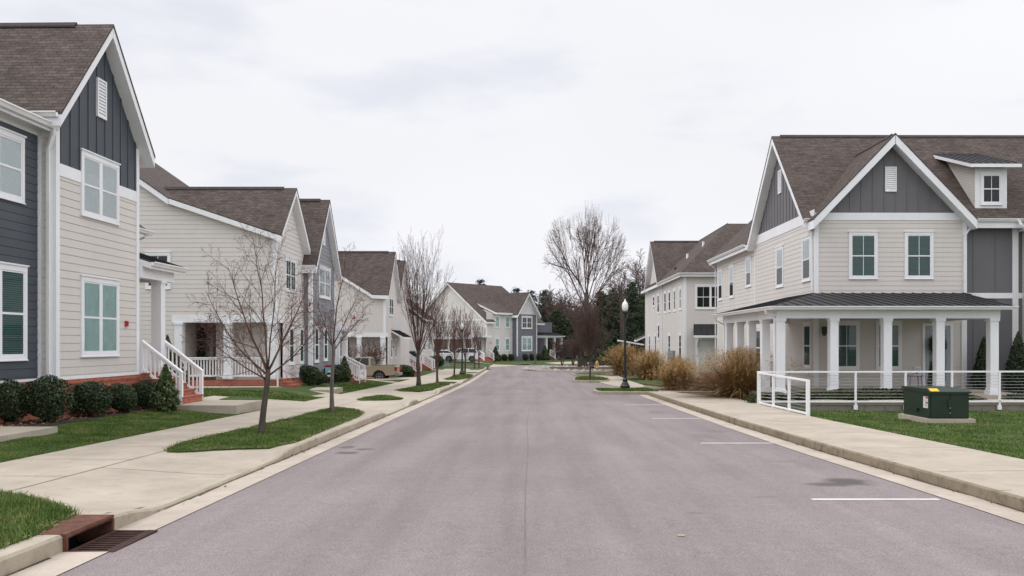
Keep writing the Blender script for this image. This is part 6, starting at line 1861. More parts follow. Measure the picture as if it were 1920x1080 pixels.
        conifer('cedar_tree', l, x, Y, zt + .6, w, 'cedar', 100 + i, grp, 15000, 26, .2, .04, .06, z=-.6)
    grp = 'pines behind the far house'
    for i, (px, Y, top, w, l) in enumerate(((901, 150, 522, 4.2, 'pine tip showing over the roof ridge of the far house'), (967, 155, 536, 5.5, 'round topped pine behind the far house'), (995, 158, 541, 7.5, 'broad pine behind the white gable'), (1022, 150, 541, 6.6, 'pointed blue green pine right of the far house'))):
        x = (px - HX) * Y / FOC; zt = EYE - (top - HY) * Y / FOC
        conifer('pine_tree', l, x, Y, zt + .5, w, 'pine', 130 + i, grp, 8000, 17, .24, .12, .02, z=-.5)
    # broken dead trunk
    x, Y = (1166 - HX) * 124 / FOC, 124
    root = thing('dead_trunk', 'tall broken grey dead trunk standing among the cedars', 'dead tree', (x, Y, -.6))
    mb = MB(uv=False); mb.tube([(0, 0, 0), (.05, 0, 5), (-.1, 0, 9.5), (-.05, 0, 11.2)], [.32, .27, .22, .13], 9); mb.tube([(-.1, 0, 9.3), (-.5, 0, 10.4), (-.35, 0, 11.6)], [.22, .14, .04], 6); mb.tube([(0, 0, 8.5), (.7, 0, 9.0), (1.5, .1, 10.3)], [.12, .08, .03], 5)
    mb.build('trunk', W['bark'], root, smooth=True)
    # bare background trees
    P = dict(seg=[1.0, .8, .6, .5], wob=[.06, .09, .11, .13], up=[.05, .04, .02, 0], rmin=.028, tap=[.2, .25, .4, .6], max=3, n=[9, 6, 5], t0=[.2, .15, .15], ang=[.55, .6, .65], len=[.5, .55, .55], fall=[.4, .4, .3], rr=[.45, .45, .55])
    for i, (px, Y, top, l) in enumerate(((1066, 146, 560, 'hazy pink bare tree left of the huge tree'), (1088, 150, 572, 'pinkish bare tree behind the huge trunk'), (1040, 150, 555, 'pinkish bare tree behind the dark cedar by the far house'), (1125, 152, 560, 'thin bare tree among the cedars'), (1205, 140, 497, 'bare branches rising beside the second right house'))):
        x = (px - HX) * Y / FOC; H = EYE - (top - HY) * Y / FOC + .6
        rng = random.Random(150 + i)
        ld = [(.6 + .4 * k / 8, k * 2.4, R(50 + 30 * k / 8), H * .72 * rng.uniform(.75, 1), H * .012) for k in range(8)]
        bare_tree('background_tree', l, x, Y, H * .3, H * .018, ld, P, 150 + i, 'bare trees behind the street', ('bark', 'twigp'), z=-.6)
    # thicket that closes the view between the trunks
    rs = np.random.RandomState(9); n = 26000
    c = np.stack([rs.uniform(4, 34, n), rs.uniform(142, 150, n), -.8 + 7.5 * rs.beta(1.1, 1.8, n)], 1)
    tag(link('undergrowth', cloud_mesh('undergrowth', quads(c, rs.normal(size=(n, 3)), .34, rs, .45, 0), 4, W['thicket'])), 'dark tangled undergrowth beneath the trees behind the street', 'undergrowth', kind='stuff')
    n = 60000
    xx = rs.uniform(-260, 330, n); c = np.stack([xx, rs.uniform(185, 200, n), -1 + (9 + 3 * np.sin(xx * .09) + 2 * np.sin(xx * .31)) * rs.beta(1.2, 1.5, n)], 1)
    tag(link('distant_woods', cloud_mesh('distant_woods', quads(c, rs.normal(size=(n, 3)), .8, rs, .5, 0), 4, W['thicket'])), 'grey brown wood far behind the houses', 'wood', kind='stuff')
    # turf blades where the lawns are near
    ez = lambda x, y: gz(x, y)
    turf('grass', 'mown grass of the lawn before the nearest left house', [(-10.7, 13.5), (-8.17, 13.5), (-8.17, 25.2), (-8.6, 25.4), (-8.85, 24.55), (-10.6, 24.5), (-10.55, 20), (-10.0, 17.7), (-10.0, 13.5)], 80000, ez, (.025, .055), .006)
    turf('grass', 'mown grass of the verge with the crab apple', LP['A'], 52000, lambda x, y: G(y) + .168, (.03, .065))
    turf('grass', 'shaggy grass of the verge by the storm drain', [p for p in LP['near']], 42000, lambda x, y: G(y) + .167, (.04, .085), .006, 5)
    turf('grass', 'grass lawn round the green transformer', [(7.9, 12), (8.5, 12), (22, 26), (22, 28.8), (8.3, 28.8), (7.75, 24), (7.72, 20), (7.8, 16)], 90000, ez, (.035, .07), .007, 6)
    turf('grass', 'strip of grass before the second left house', [(-15.5, 31.6), (-11.5, 31.5), (-8.17, 31.1), (-8.17, 34.2), (-15.5, 34.6)], 20000, ez, (.05, .09), .01, 7)
    for k, n, lb in (('s1', 5000, 'short grass of the small lens shaped verge'), ('s2', 6000, 'short grass of the verge with the tall upright tree'), ('s3', 4000, 'short grass of the verge round the left lamp post'), ('lamp', 5000, 'short grass of the kerbed island with the street lamp'), ('isl', 4000, 'short grass of the kerbed island with the brown tree')):
        turf('grass', lb, LP[k], n, (lambda x, y: G(y) + .158) if k in ('lamp', 'isl') else (lambda x, y: G(y) + .167), (.04, .08), .008, 11)
    turf('grass', 'grass lawn beyond the second left house', [(-9.6, 40), (-8.17, 40), (-8.17, 58), (-9.6, 58)], 9000, ez, (.04, .08), .009, 12)
    # worn straw-coloured edges of the turf
    rng = random.Random(31); pts = []
    for pl in (LP['A'], LP['near']):
        for a, b in zip(pl, pl[1:] + pl[:1]):
            L = math.hypot(b[0] - a[0], b[1] - a[1])
            for _ in range(int(L * 26)):
                t = rng.random(); pts.append((a[0] + (b[0] - a[0]) * t + rng.gauss(0, .05), a[1] + (b[1] - a[1]) * t + rng.gauss(0, .05)))
    pts = [p for p in pts if p[1] > 6]
    scatter('grass_clippings', 'straw coloured clippings along the edges of the near verges', 'litter', 'clip', pts, .035, 33, lambda x, y: G(y) + .185, .8, .16)
    # leaf litter and pebbles
    rng = random.Random(3)
    pts = [(-10.75 - rng.uniform(0, 1.1), rng.uniform(14.5, 24.3)) for _ in range(420)]
    scatter('fallen_leaves', 'pale litter of leaves and bark under the clipped bushes', 'litter', 'dryleaf', pts, .045, 4, lambda x, y: gz(x, y) + .03)
    pts = [(kr(y) - rng.uniform(.0, .12), y) for y in [rng.uniform(9, 38) for _ in range(150)]]
    pts += [(KL + rng.uniform(.0, .12), y) for y in [rng.uniform(10, 40) for _ in range(120)]]
    scatter('fallen_leaves', 'bits of dead leaf caught along both gutters', 'litter', 'dryleaf', pts, .022, 5, lambda x, y: G(y) + .012)
    pts = [(rng.uniform(-3.8, 5), rng.uniform(7, 30)) for _ in range(60)]
    scatter('fallen_leaves', 'scattered specks of leaf on the open road', 'litter', 'dryleaf', pts, .014, 6, lambda x, y: G(y) + .004)
    pts = []
    for _ in range(420):
        a = rng.uniform(0, 6.28); x, y = gp(1105, 690.5, .16)
        pts.append((x + math.cos(a) * 6.6 * rng.uniform(.82, 1.0), y + math.sin(a) * 8.0 * rng.uniform(.7, .98) - .3))
    stones('pebbles', 'pale river stones ringing the planted circle', 'pebble', [p for p in pts], .15, 7, lambda x, y: G(y) + .16)
W['hollyl'] = leafM('light_holly_leaves', [(.022, .034, .01), (.06, .088, .026), (.13, .16, .055)], .5, .4)
W['clip'] = leafM('dry_clippings', [(.1, .08, .03), (.22, .17, .08), (.34, .28, .15)])
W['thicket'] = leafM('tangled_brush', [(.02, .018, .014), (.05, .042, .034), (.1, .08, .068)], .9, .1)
# ------------------------------------------------------------------ street furniture, cars, small things
def lamp_post(x, y, H, label, z):
    root = thing('street_lamp', label, 'street lamp', (x, y, z), 0, 'street lamps')
    s = H / 4.6
    mb = MB(uv=False)
    mb.lathe((0, 0, 0), [(.24 * s, 0), (.25 * s, .05), (.25 * s, .16), (.2 * s, .22), (.17 * s, .3), (.12 * s, .36), (.13 * s, .42), (.13 * s, .47), (.085 * s, .56), (.075 * s, .72)], 16)
    mb.build('base', W['black'], root, smooth=False)
    mb = MB(uv=False)
    mb.lathe((0, 0, 0), [(.072 * s, .7), (.06 * s, 2.4 * s), (.052 * s, 3.7 * s)], 12); mb.lathe((0, 0, 0), [(.08 * s, 3.7 * s), (.08 * s, 3.74 * s)], 12); mb.lathe((0, 0, 0), [(.06 * s, 3.74 * s), (.1 * s, 3.86 * s), (.13 * s, 3.93 * s), (.13 * s, 3.98 * s)], 14)
    mb.build('post', W['black'], root)
    mb = MB(uv=False)
    mb.lathe((0, 0, 0), [(.10 * s, 3.98 * s), (.15 * s, 4.1 * s), (.165 * s, 4.28 * s), (.15 * s, 4.33 * s), (.14 * s, 4.4 * s), (.08 * s, 4.47 * s), (.045 * s, 4.5 * s), (.05 * s, 4.53 * s), (.01 * s, 4.62 * s)], 16)
    mb.build('globe', W['globe'], root, smooth=True)
    return root

def car(name, label, x, y, z, ang, kind, paint):
    """length along local x (nose at +x), built from a lofted side outline"""
    root = thing(name, label, {'suv': 'car', 'sedan': 'car', 'pickup': 'pickup truck'}[kind], (x, y, z), ang)
    Wd = {'suv': 1.88, 'sedan': 1.8, 'pickup': 1.9}[kind]
    if kind == 'pickup':
        L0, L1, wr, xw = -2.7, 2.7, .40, (-1.48, 1.9)
        out = [(2.68, .55), (2.7, .85), (2.6, 1.08), (1.35, 1.16), (.95, 1.18), (-.75, 1.16), (-.8, 1.15), (-2.62, 1.17), (-2.68, 1.1), (-2.66, .62), (-2.5, .5)]
    elif kind == 'suv':
        L0, L1, wr, xw = -2.3, 2.3, .36, (-1.4, 1.42)
        out = [(2.28, .4), (2.33, .7), (2.2, .95), (1.2, 1.08), (.9, 1.1), (-2.15, 1.12), (-2.3, .95), (-2.32, .55), (-2.2, .34)]
    else:
        L0, L1, wr, xw = -2.3, 2.35, .33, (-1.35, 1.42)
        out = [(2.35, .35), (2.38, .6), (2.25, .8), (1.1, .93), (-1.6, .96), (-2.25, .92), (-2.34, .6), (-2.25, .32)]
    sill = min(p[1] for p in out) - .02
    # underside with wheel arches
    und = []
    for wx in xw:
        for i in range(9):
            t = math.pi * i / 8
            und.append((wx - math.cos(t) * (wr + .07), wr + math.sin(t) * (wr + .07) if math.sin(t) > .05 else sill))
    poly = out + und
    mb = MB(uv=False)
    zc = (max(p[1] for p in out) + sill) / 2
    rows = []
    for yy, k in ((-Wd / 2, .955), (-Wd / 2 + .05, .99), (-Wd / 2 + .14, 1.0), (Wd / 2 - .14, 1.0), (Wd / 2 - .05, .99), (Wd / 2, .955)):
        rows.append([Vector((px * (1 - (1 - k) * .5), yy, zc + (pz - zc) * (k if pz > zc else 1))) for px, pz in poly])
    for a, b in zip(rows[:-1], rows[1:]):
        for i in range(len(poly)):
            j = (i + 1) % len(poly); mb.face((a[i], a[j], b[j], b[i]))
    mb.face(rows[0]); mb.face(rows[-1][::-1])
    P = W[paint]
    mb.build('body', P, root, smooth=False)
    # greenhouse
    if kind == 'pickup': cab = [(1.0, 1.14), (.28, 1.76), (-.55, 1.79), (-.8, 1.72), (-.86, 1.14)]
    elif kind == 'suv': cab = [(.98, 1.06), (.25, 1.62), (-1.7, 1.66), (-2.2, 1.08)]
    else: cab = [(.95, .92), (.15, 1.36), (-.85, 1.38), (-1.65, .95)]
    zt = max(p[1] for p in cab); z0 = min(p[1] for p in cab)
    hw = lambda zz: Wd / 2 - .07 - .2 * (zz - z0) / (zt - z0)
    g = MB(uv=False)
    A = [Vector((px, -hw(pz), pz)) for px, pz in cab]; B = [Vector((px, hw(pz), pz)) for px, pz in cab]
    for i in range(len(cab)):
        j = (i + 1) % len(cab); g.face((A[i], A[j], B[j], B[i]))
    g.face(A[::-1]); g.face(B)
    g.build('cab', P, root)
    gl = MB(uv=False)
    c = Vector((sum(p[0] for p in cab) / len(cab), 0, (zt + z0) / 2 + .02))
    def pane(pts, off):
        gl.face([p + off for p in pts])
    for S in (-1, 1):
        hy = lambda zz: S * (hw(zz) + .006)
        zz0, zz1 = z0 + .06, zt - .09
        def xin(zz, front):
            # x of the cab outline at height zz
            xs = []
            for i in range(len(cab)):
                (xa, za), (xb, zb) = cab[i], cab[(i + 1) % len(cab)]
                if min(za, zb) <= zz <= max(za, zb) and abs(za - zb) > .05: xs.append(xa + (xb - xa) * (zz - za) / (zb - za))
            return max(xs) if front else min(xs)
        f0, f1 = xin(zz0, True) - .12, xin(zz1, True) - .06; b0, b1 = xin(zz0, False) + .12, xin(zz1, False) + .1
        cuts = [0, .5, 1] if kind != 'suv' else [0, .38, .74, 1]
        if kind == 'pickup': cuts = [0, .52, 1]
        for u, v in zip(cuts[:-1], cuts[1:]):
            e = .025
            gl.face([(b0 + (f0 - b0) * u + e, hy(zz0), zz0), (b0 + (f0 - b0) * v - e, hy(zz0), zz0), (b1 + (f1 - b1) * v - e, hy(zz1), zz1), (b1 + (f1 - b1) * u + e, hy(zz1), zz1)])
    # windscreen and rear window
    for i, j in ((0, 1), (len(cab) - 2, len(cab) - 1)):
        p, q = cab[i], cab[j]
        lo, hi = (p, q) if p[1] < q[1] else (q, p)
        a = Vector((lo[0], 0, lo[1])); b = Vector((hi[0], 0, hi[1])); n = Vector((1 if i == 0 else -1, 0, .5)).normalized() * .008
        a2, b2 = a.lerp(b, .1), a.lerp(b, .88)
        wa, wb = hw(a2.z) - .09, hw(b2.z) - .07
        gl.face([a2 + n + Vector((0, -wa, 0)), a2 + n + Vector((0, wa, 0)), b2 + n + Vector((0, wb, 0)), b2 + n + Vector((0, -wb, 0))])
    gl.build('car_window', W['carglass'], root)
    # wheels
    for wx in xw:
        for S in (-1, 1):
            t = MB(uv=False); yo = S * (Wd / 2 - .13)
            t.lathe((wx, yo, wr), [(wr * .62, -.1), (wr * .9, -.115), (wr, -.08), (wr, .08), (wr * .9, .115), (wr * .62, .1)], 22, axis='y')
            o = t.build('wheel', W['tyre'], root)
            r_ = MB(uv=False)
            yr = yo + S * .075
            r_.lathe((wx, yr, wr), [(wr * .64, -.03), (wr * .64, .03), (wr * .56, .03), (wr * .56, -.02)], 18, axis='y')
            for k in range(6):
                a = k * math.pi / 3
                r_.beam((wx, yr + S * .02, wr), (wx + math.cos(a) * wr * .6, yr + S * .015, wr + math.sin(a) * wr * .6), .07, .035)
            r_.lathe((wx, yr, wr), [(.06, -.02), (.06, .04)], 10, axis='y')
            r_.build('rim', W['rim'], o)
            d = MB(uv=False); d.lathe((wx, yo + S * .03, wr), [(wr * .6, -.02), (wr * .6, .0)], 14, axis='y'); d.build('brake_disc', W['black'], o)
    # lamps and bumpers
    rz = {'pickup': .92, 'suv': .9, 'sedan': .75}[kind]
    for S in (-1, 1):
        t = MB(uv=False); t.box(L0 - .03, L0 + .16, S * (Wd / 2 - .22), S * (Wd / 2 + .0), rz - .12, rz + .16); t.build('tail_light', W['redlens'], root, bevel=.015)
        t = MB(uv=False); t.box(L1 - .22, L1 - .0, S * (Wd / 2 - .4), S * (Wd / 2 - .02), rz - .14, rz + .02); t.build('headlight', W['lens'], root, bevel=.015)
    b = MB(uv=False)
    if kind == 'pickup':
        b.box(L0 - .16, L0 + .12, -Wd / 2 + .05, Wd / 2 - .05, .46, .66); b.box(L1 - .1, L1 + .06, -Wd / 2 + .05, Wd / 2 - .05, .42, .64)
        b.build('bumper', W['chrome'], root, bevel=.02)
        d = MB(uv=False); d.box(-2.6, -.95, -Wd / 2 + .12, Wd / 2 - .12, 1.162, 1.178); d.build('bed_cover', W['tyre'], root)
        for S in (-1, 1):
            d = MB(uv=False); d.beam((-2.62, S * (Wd / 2 - .09), 1.185), (-.9, S * (Wd / 2 - .09), 1.185), .1, .035); d.build('bed_rail', P, root)
    else:
        b.box(L0 - .05, L0 + .1, -Wd / 2 + .06, Wd / 2 - .06, .34, .5); b.box(L1 - .06, L1 + .05, -Wd / 2 + .06, Wd / 2 - .06, .3, .46); b.build('bumper', W['tyre'], root, bevel=.02)
    for S in (-1, 1):
        m_ = MB(uv=False); xm = .75 if kind != 'sedan' else .7
        m_.box(xm - .1, xm + .06, S * (Wd / 2 - .05), S * (Wd / 2 + .17), z0 + .02, z0 + .18); m_.build('wing_mirror', P if kind != 'pickup' else W['tyre'], root, bevel=.03)
    return root
for k, c, ro, me in (('tanpaint', (.28, .235, .17), .3, .1), ('whitepaint', (.72, .73, .75), .28, .0), ('greypaint', (.10, .125, .17), .3, .3), ('blackpaint', (.012, .012, .015), .25, .1)):
    W[k] = M('car_' + k, c, ro, .02, spec=.5, metal=me)
W['carglass'] = M('car_glass', (.012, .016, .018), .1, .05, spec=.35)
W['tyre'] = M('tyre_rubber', (.014, .014, .015), .85, .15)
W['rim'] = M('alloy_rim', (.3, .3, .31), .35, .1, metal=.8)
W['redlens'] = M('red_lens', (.45, .01, .02), .2, .05, spec=.6)
W['lens'] = M('lamp_lens', (.7, .72, .74), .15, .03, spec=.6)
W['chrome'] = M('dull_chrome', (.45, .45, .46), .25, .05, metal=.9)
W['green'] = M('transformer_green_paint', (.018, .033, .02), .5, .12, 2, 18, spec=.3)
W['yellow'] = M('yellow_sticker', (.75, .45, .02), .5, .05)
W['sticker'] = M('white_sticker', (.68, .68, .66), .5, .03)
W['stickred'] = M('red_print', (.42, .03, .03), .5, .05)
W['stickgrey'] = M('grey_print', (.2, .2, .2), .5, .1)
W['purple'] = M('lilac_paint', (.27, .19, .38), .5, .06)
W['terra'] = M('brown_timber', (.085, .068, .052), .85, .25, 2, 12)
W['tealcloth'] = M('teal_flag_cloth', (.22, .42, .40), .8, .08)
W['redcloth'] = M('red_flag_cloth', (.26, .02, .035), .8, .08)
W['whitecloth'] = M('white_flag_cloth', (.7, .7, .7), .8, .05)
W['berry'] = M('red_berry', (.35, .012, .02), .4, .1)
W['hydrant'] = M('ochre_hydrant_paint', (.6, .36, .12), .5, .1)

def transformer():
    x, y = 11.66, 24.5; z = gz(x, y)
    root = thing('transformer_box', 'dark green pad-mounted transformer box on a concrete pad in the right lawn', 'transformer', (x, y, z), R(0))
    w, d, hgt, pz = .54, .84, .80, .14
    mb = MB(uv=False); mb.box(-w - .12, w + .14, -d - .1, d + .12, -.2, pz); mb.build('pad', W['concrete'], root, bevel=.015)
    # cabinet: lower door compartment in front, sloped lid edge
    mb = MB(uv=False)
    prof = [(-d, pz), (d, pz), (d, pz + hgt), (-d + .16, pz + hgt), (-d, pz + hgt - .07)]
    mb.prism([(-w, a, b) for a, b in prof], (2 * w, 0, 0)); mb.build('cabinet', W['green'], root, bevel=.012)
    mb = MB(uv=False)
    prof = [(-d - .05, pz + hgt - .105), (-d - .05, pz + hgt - .05), (-d + .12, pz + hgt + .025), (d + .04, pz + hgt + .025), (d + .04, pz + hgt - .04)]
    mb.prism([(-w - .035, a, b) for a, b in prof], (2 * w + .07, 0, 0)); mb.build('lid', W['green'], root)
    mb = MB(uv=False)
    for a, b in ((-w + .03, -.012), (.012, w - .03)): mb.box(a, b, -d - .018, -d, pz + .05, pz + hgt - .12)
    o = mb.build('door', W['green'], root)
    mb = MB(uv=False)
    for zz in (.16, .3): mb.lathe((.0, -d - .025, pz + zz), [(.018, -.012), (.018, .012)], 8, axis='y')
    mb.build('bolt', W['steel'], o)
    mb = MB(uv=False); mb.box(-.06, .0, -d - .05, -d - .018, pz + .33, pz + .52); mb.build('handle', W['green'], o)
    # warning sticker on the street end
    mb = MB(uv=False)
    X = -w - .004
    mb.box(X - .003, X, -.72, -.44, pz + .28, pz + .60, 0)
    for zz in (.545, .405): mb.box(X - .005, X - .003, -.71, -.58, pz + zz, pz + zz + .045, 1)
    for k in range(3): mb.box(X - .005, X - .003, -.69, -.48 - .03 * k, pz + .50 - .03 * k, pz + .508 - .03 * k, 2)
    for k in range(3): mb.box(X - .005, X - .003, -.69, -.5 - .02 * k, pz + .375 - .03 * k, pz + .383 - .03 * k, 2)
    mb.build('warning_sticker', [W['sticker'], W['stickred'], W['stickgrey']], root)
    mb = MB(uv=False); mb.box(-w + .02, -w + .26, -d - .06 + .02, -d + .06, pz + hgt - .012, pz + hgt + .034)
    mb = MB(uv=False)
    a, b = Vector((0, -d - .045, pz + hgt - .046)), Vector((0, -d + .115, pz + hgt + .024)); n = Vector((0, -.4, 1)).normalized() * .006
    mb.prism([(-w + .0, a.y + n.y, a.z + n.z), (-w + .24, a.y + n.y, a.z + n.z), (-w + .24, b.y + n.y, b.z + n.z), (-w + .0, b.y + n.y, b.z + n.z)], n); mb.build('yellow_sticker', W['yellow'], root)
    mb = MB(uv=False); mb.box(-w - .03, -w, -d + .0, -d + .14, pz - .0, pz + .09); mb.box(-w - .05, -w + .0, -.16, -.08, pz + .15, pz + .25); mb.build('hasp', W['black'], root)

def ramp_rail():
    # retaining wall and ramp slab
    root = thing('access_ramp', 'pale concrete ramp with a stained footing wall before the right porch', 'ramp', (11, 29.4, -.8))
    b = Vector((11, 29.4, -.8))
    mb = MB(uv=False); mb.box(7.95, 26, 29.16, 29.36, -1.2, -.30); mb.build('footing', W['footing'], root, b)
    mb = MB(uv=False); mb.box(7.9, 26, 29.12, 29.85, -.30, -.16); mb.box(15.3, 26, 29.85, 30.5, -.28, -.17); mb.build('slab', W['concrete'], root, b, bevel=.012)
    # guard rail
    root = thing('guard_railing', 'white tube railing with thin cables along the ramp and the sidewalk', 'railing', (7.9, 29.1, -.3))
    b = Vector((7.9, 29.1, -.3))
    zt = .83; y = 29.06
    mb = MB(uv=False); mb.beam((7.78, y, zt), (26, y, zt + .03), .055, .055)
    A, B = Vector((7.83, 28.98, zt - .03)), Vector((7.68, 23.5, .905 - .13)); mb.beam(A, B, .055, .055)
    mb.build('top_rail', W['rail'], root, b)
    mb = MB(uv=False); mb.beam((7.83, y, -.18), (26, y, -.16), .06, .06)
    A2, B2 = Vector((7.83, 28.98, -.215)), Vector((7.68, 23.5, -.135)); mb.beam(A2, B2, .06, .05)
    mb.build('bottom_rail', W['rail'], root, b)
    for px in (7.80, 11.12, 12.82, 14.4, 16.02, 17.8, 19.6, 21.4, 23.2):
        mb = MB(uv=False); mb.box(px - .03, px + .03, y - .03, y + .03, -.42 if px > 8 else -.3, zt - .0)
        if px > 8: mb.box(px - .06, px + .06, y - .035, y + .06, -.45, -.3)
        mb.build('rail_post', W['rail'], root, b)
    for t in (.0, .33, .66, 1.0):
        p, q = A2.lerp(B2, t), A.lerp(B, t); w = .035 if t < 1 else .045
        mb = MB(uv=False); mb.box(p.x - w, p.x + w, p.y - w, p.y + w, p.z - .06, q.z + .02); mb.build('rail_post', W['rail'], root, b)
    mb = MB(uv=False)
    for i in range(1, 9):
        zz = -.14 + (zt + .12) * i / 9
        mb.tube([(7.83, y, zz), (26, y, zz + .02)], .0045, 4)
        k = i / 9
        mb.tube([A2.lerp(A, k), B2.lerp(B, k)], .0045, 4)
    mb.build('cable', W['steel'], root, b)

def storm_drain():
    g0, g1 = 7.83, 8.75
    root = thing('storm_drain', 'rusty iron kerb inlet with a barred grate in the left gutter', 'drain', (KL, 8.29, G(8.29)))
    b = root.location.copy()
    z = G(8.29)
    mb = MB(uv=False)
    mb.box(KL - .36, KL + .03, g0, g1, z + .14, z + .172); mb.box(KL - .04, KL + .03, g0, g0 + .05, z - .1, z + .14); mb.box(KL - .35, KL + .03, g1 - .05, g1 + .004, z - .1, z + .14)
    mb.box(KL - .0, KL + .035, g0 + .05, g1 - .05, z + .125, z + .139)
    mb.build('hood', W['rust'], root, b, bevel=.008)
    mb = MB(uv=False); mb.box(KL - .36, KL - .32, g0, g1, z - .4, z + .125); mb.box(KL - .34, KL + .45, g0, g0 + .01, z - .4, z - .03); mb.box(KL - .34, KL + .45, g1 - .01, g1, z - .4, z - .03); mb.box(KL - .34, KL + .45, g0, g1, z - .42, z - .4)
    mb.build('pit', W['hole'], root, b)
    mb = MB(uv=False)
    x0, x1 = KL + .03, KL + .47
    mb.box(x0, x0 + .05, g0, g1, z - .04, z + .012); mb.box(x1 - .1, x1, g0, g1, z - .04, z + .013); mb.box(x0 + .05, x1 - .04, g0, g0 + .04, z - .04, z + .011); mb.box(x0 + .05, x1 - .04, g1 - .04, g1, z - .04, z + .011)
    n = 11
    for i in range(n):
        yy = g0 + .04 + (g1 - g0 - .08) * (i + .5) / n
        mb.box(x0 + .05, x1 - .04, yy - .017, yy + .017, z - .035, z + .006)
    mb.build('grate', W['rustd'], root, b)

def small_things():
    # mail shelter
    x, y = 9.4, 79; z = gz(x, y)
    root = thing('mail_shelter', 'small white open shelter with a sloping flat roof and a cabinet, before the cedars', 'shelter', (x, y, z))
    zr = EYE + .2 - z
    mb = MB(uv=False); mb.prism([(-1.15, -.8, zr + .0), (1.15, -.8, zr - .38), (1.15, .8, zr - .38), (-1.15, .8, zr)], (0, 0, .13)); mb.build('roof', W['white'], root)
    for px in (-.72, -.14): 
        mb = MB(uv=False); w = .05 if px < -.5 else .1; mb.box(px - w, px + w, -.1, .1, 0, zr - .05); mb.build('post', W['white'], root)
    mb = MB(uv=False); mb.box(.62, 1.0, -.3, .2, .5, 1.55); mb.box(.3, .62, -.25, .15, .6, 1.35); mb.build('cabinet', W['white2'], root)
    # hydrant
    x, y = gp(1115, 690, .16)
    root = thing('fire_hydrant', 'small ochre fire hydrant in the planted circle', 'hydrant', (x + .2, y - .4, G(y) + .15))
    mb = MB(uv=False); mb.lathe((0, 0, 0), [(.16, 0), (.16, .06), (.11, .08), (.11, .5), (.14, .52), (.14, .56), (.11, .64), (.05, .72), (.03, .78)], 12); mb.build('barrel', W['hydrant'], root)
    mb = MB(uv=False); mb.lathe((0, 0, .4), [(.06, -.2), (.06, .2)], 8, axis='y'); mb.lathe((0, 0, .4), [(.07, -.21), (.07, .21)], 8, axis='x'); mb.build('outlet_cap', W['hydrant'], root)
    # planter
    x, y = gp(1094, 688, .16)
    root = thing('planter_box', 'square brown timber planter in the middle of the planted circle', 'planter', (x, y + 1.5, G(y) + .15))
    mb = MB(uv=False)
    for i in range(4): mb.box(-.52, .52, -.5, .5, .2 * i, .2 * i + .185)
    mb.box(-.48, .48, -.46, .46, .0, .77); mb.build('box', W['terra'], root)
    mb = MB(uv=False); mb.box(-.56, .56, -.54, -.44, .785, .84); mb.box(-.56, .56, .44, .54, .785, .84); mb.box(-.56, -.46, -.44, .44, .785, .84); mb.box(.46, .56, -.44, .44, .785, .84); mb.build('rim_board', W['terra'], root)
    # garden flag with red foot
    x, y = -10.05, 42.6 + .75
    root = thing('garden_flag', 'small garden flag with teal and red bands in the bush before the grey gable', 'flag', (x + .05, y - .75, gz(x, y - .75)))
    mb = MB(uv=False); mb.tube([(-.2, 0, 0), (-.2, 0, .95), (.22, 0, .95)], .012, 5); mb.build('stand', W['black'], root)
    mb = MB(uv=False); mb.box(-.17, .17, -.004, .004, .83, .93, 1); mb.box(-.17, .17, -.004, .004, .48, .83, 0); mb.box(-.17, .17, -.004, .004, .37, .48, 2); mb.box(-.17, .17, -.004, .004, .27, .37, 1)
    mb.prism([(-.1, -.005, .46), (.1, -.005, .46), (.06, -.005, .58), (-.06, -.005, .56)], (0, -.004, 0), 3); mb.lathe((.04, -.008, .62), [(.05, -.004), (.05, .004)], 10, axis='y', m=2)
    mb.build('cloth', [W['tealcloth'], W['redcloth'], W['whitecloth'], W['black']], root)
    x, y = (681 - HX) * 59.6 / FOC, 60.4
    root = thing('garden_flag', 'small white garden flag on a black stand before the rear wheel of the pickup', 'flag', (x, y - .8, gz(x, y)))
    mb = MB(uv=False); mb.tube([(-.24, 0, 0), (-.24, 0, 1.0), (.26, 0, 1.0)], .014, 5); mb.build('stand', W['black'], root)
    mb = MB(uv=False); mb.box(-.2, .22, -.004, .004, .34, .97); mb.box(-.14, .1, -.006, -.004, .66, .72, 1); mb.box(-.06, .14, -.006, -.004, .60, .64, 1); mb.box(-.1, .04, -.006, -.004, .74, .77, 1); mb.build('cloth', [W['whitecloth'], W['stickgrey']], root)
    # purple stool with a lantern on the right porch
    zf = -.06
    root = thing('side_table', 'small lilac side table on the right porch beside the door', 'table', (15.75, 34.9, zf))
    mb = MB(uv=False); mb.box(-.3, .3, -.22, .22, .52, .56); mb.build('table_top', W['purple'], root)
    for sx in (-1, 1):
        for sy in (-1, 1):
            mb = MB(uv=False); mb.beam((sx * .27, sy * .19, 0), (sx * .22, sy * .15, .52), .035, .035); mb.build('leg', W['purple'], root)
    root = thing('lantern', 'small white lantern standing on the lilac side table', 'lantern', (15.85, 34.9, zf + .56))
    mb = MB(uv=False)
    for sx in (-1, 1):
        for sy in (-1, 1): mb.box(sx * .11 - .015, sx * .11 + .015, sy * .11 - .015, sy * .11 + .015, .03, .3)
    mb.box(-.13, .13, -.13, .13, 0, .03); mb.box(-.13, .13, -.13, .13, .3, .34); mb.build('lantern_frame', W['white'], root)
    mb = MB(uv=False); mb.lathe((0, 0, .03), [(.05, 0), (.05, .14), (.01, .15)], 8); mb.build('candle', W['stickgrey'], root)
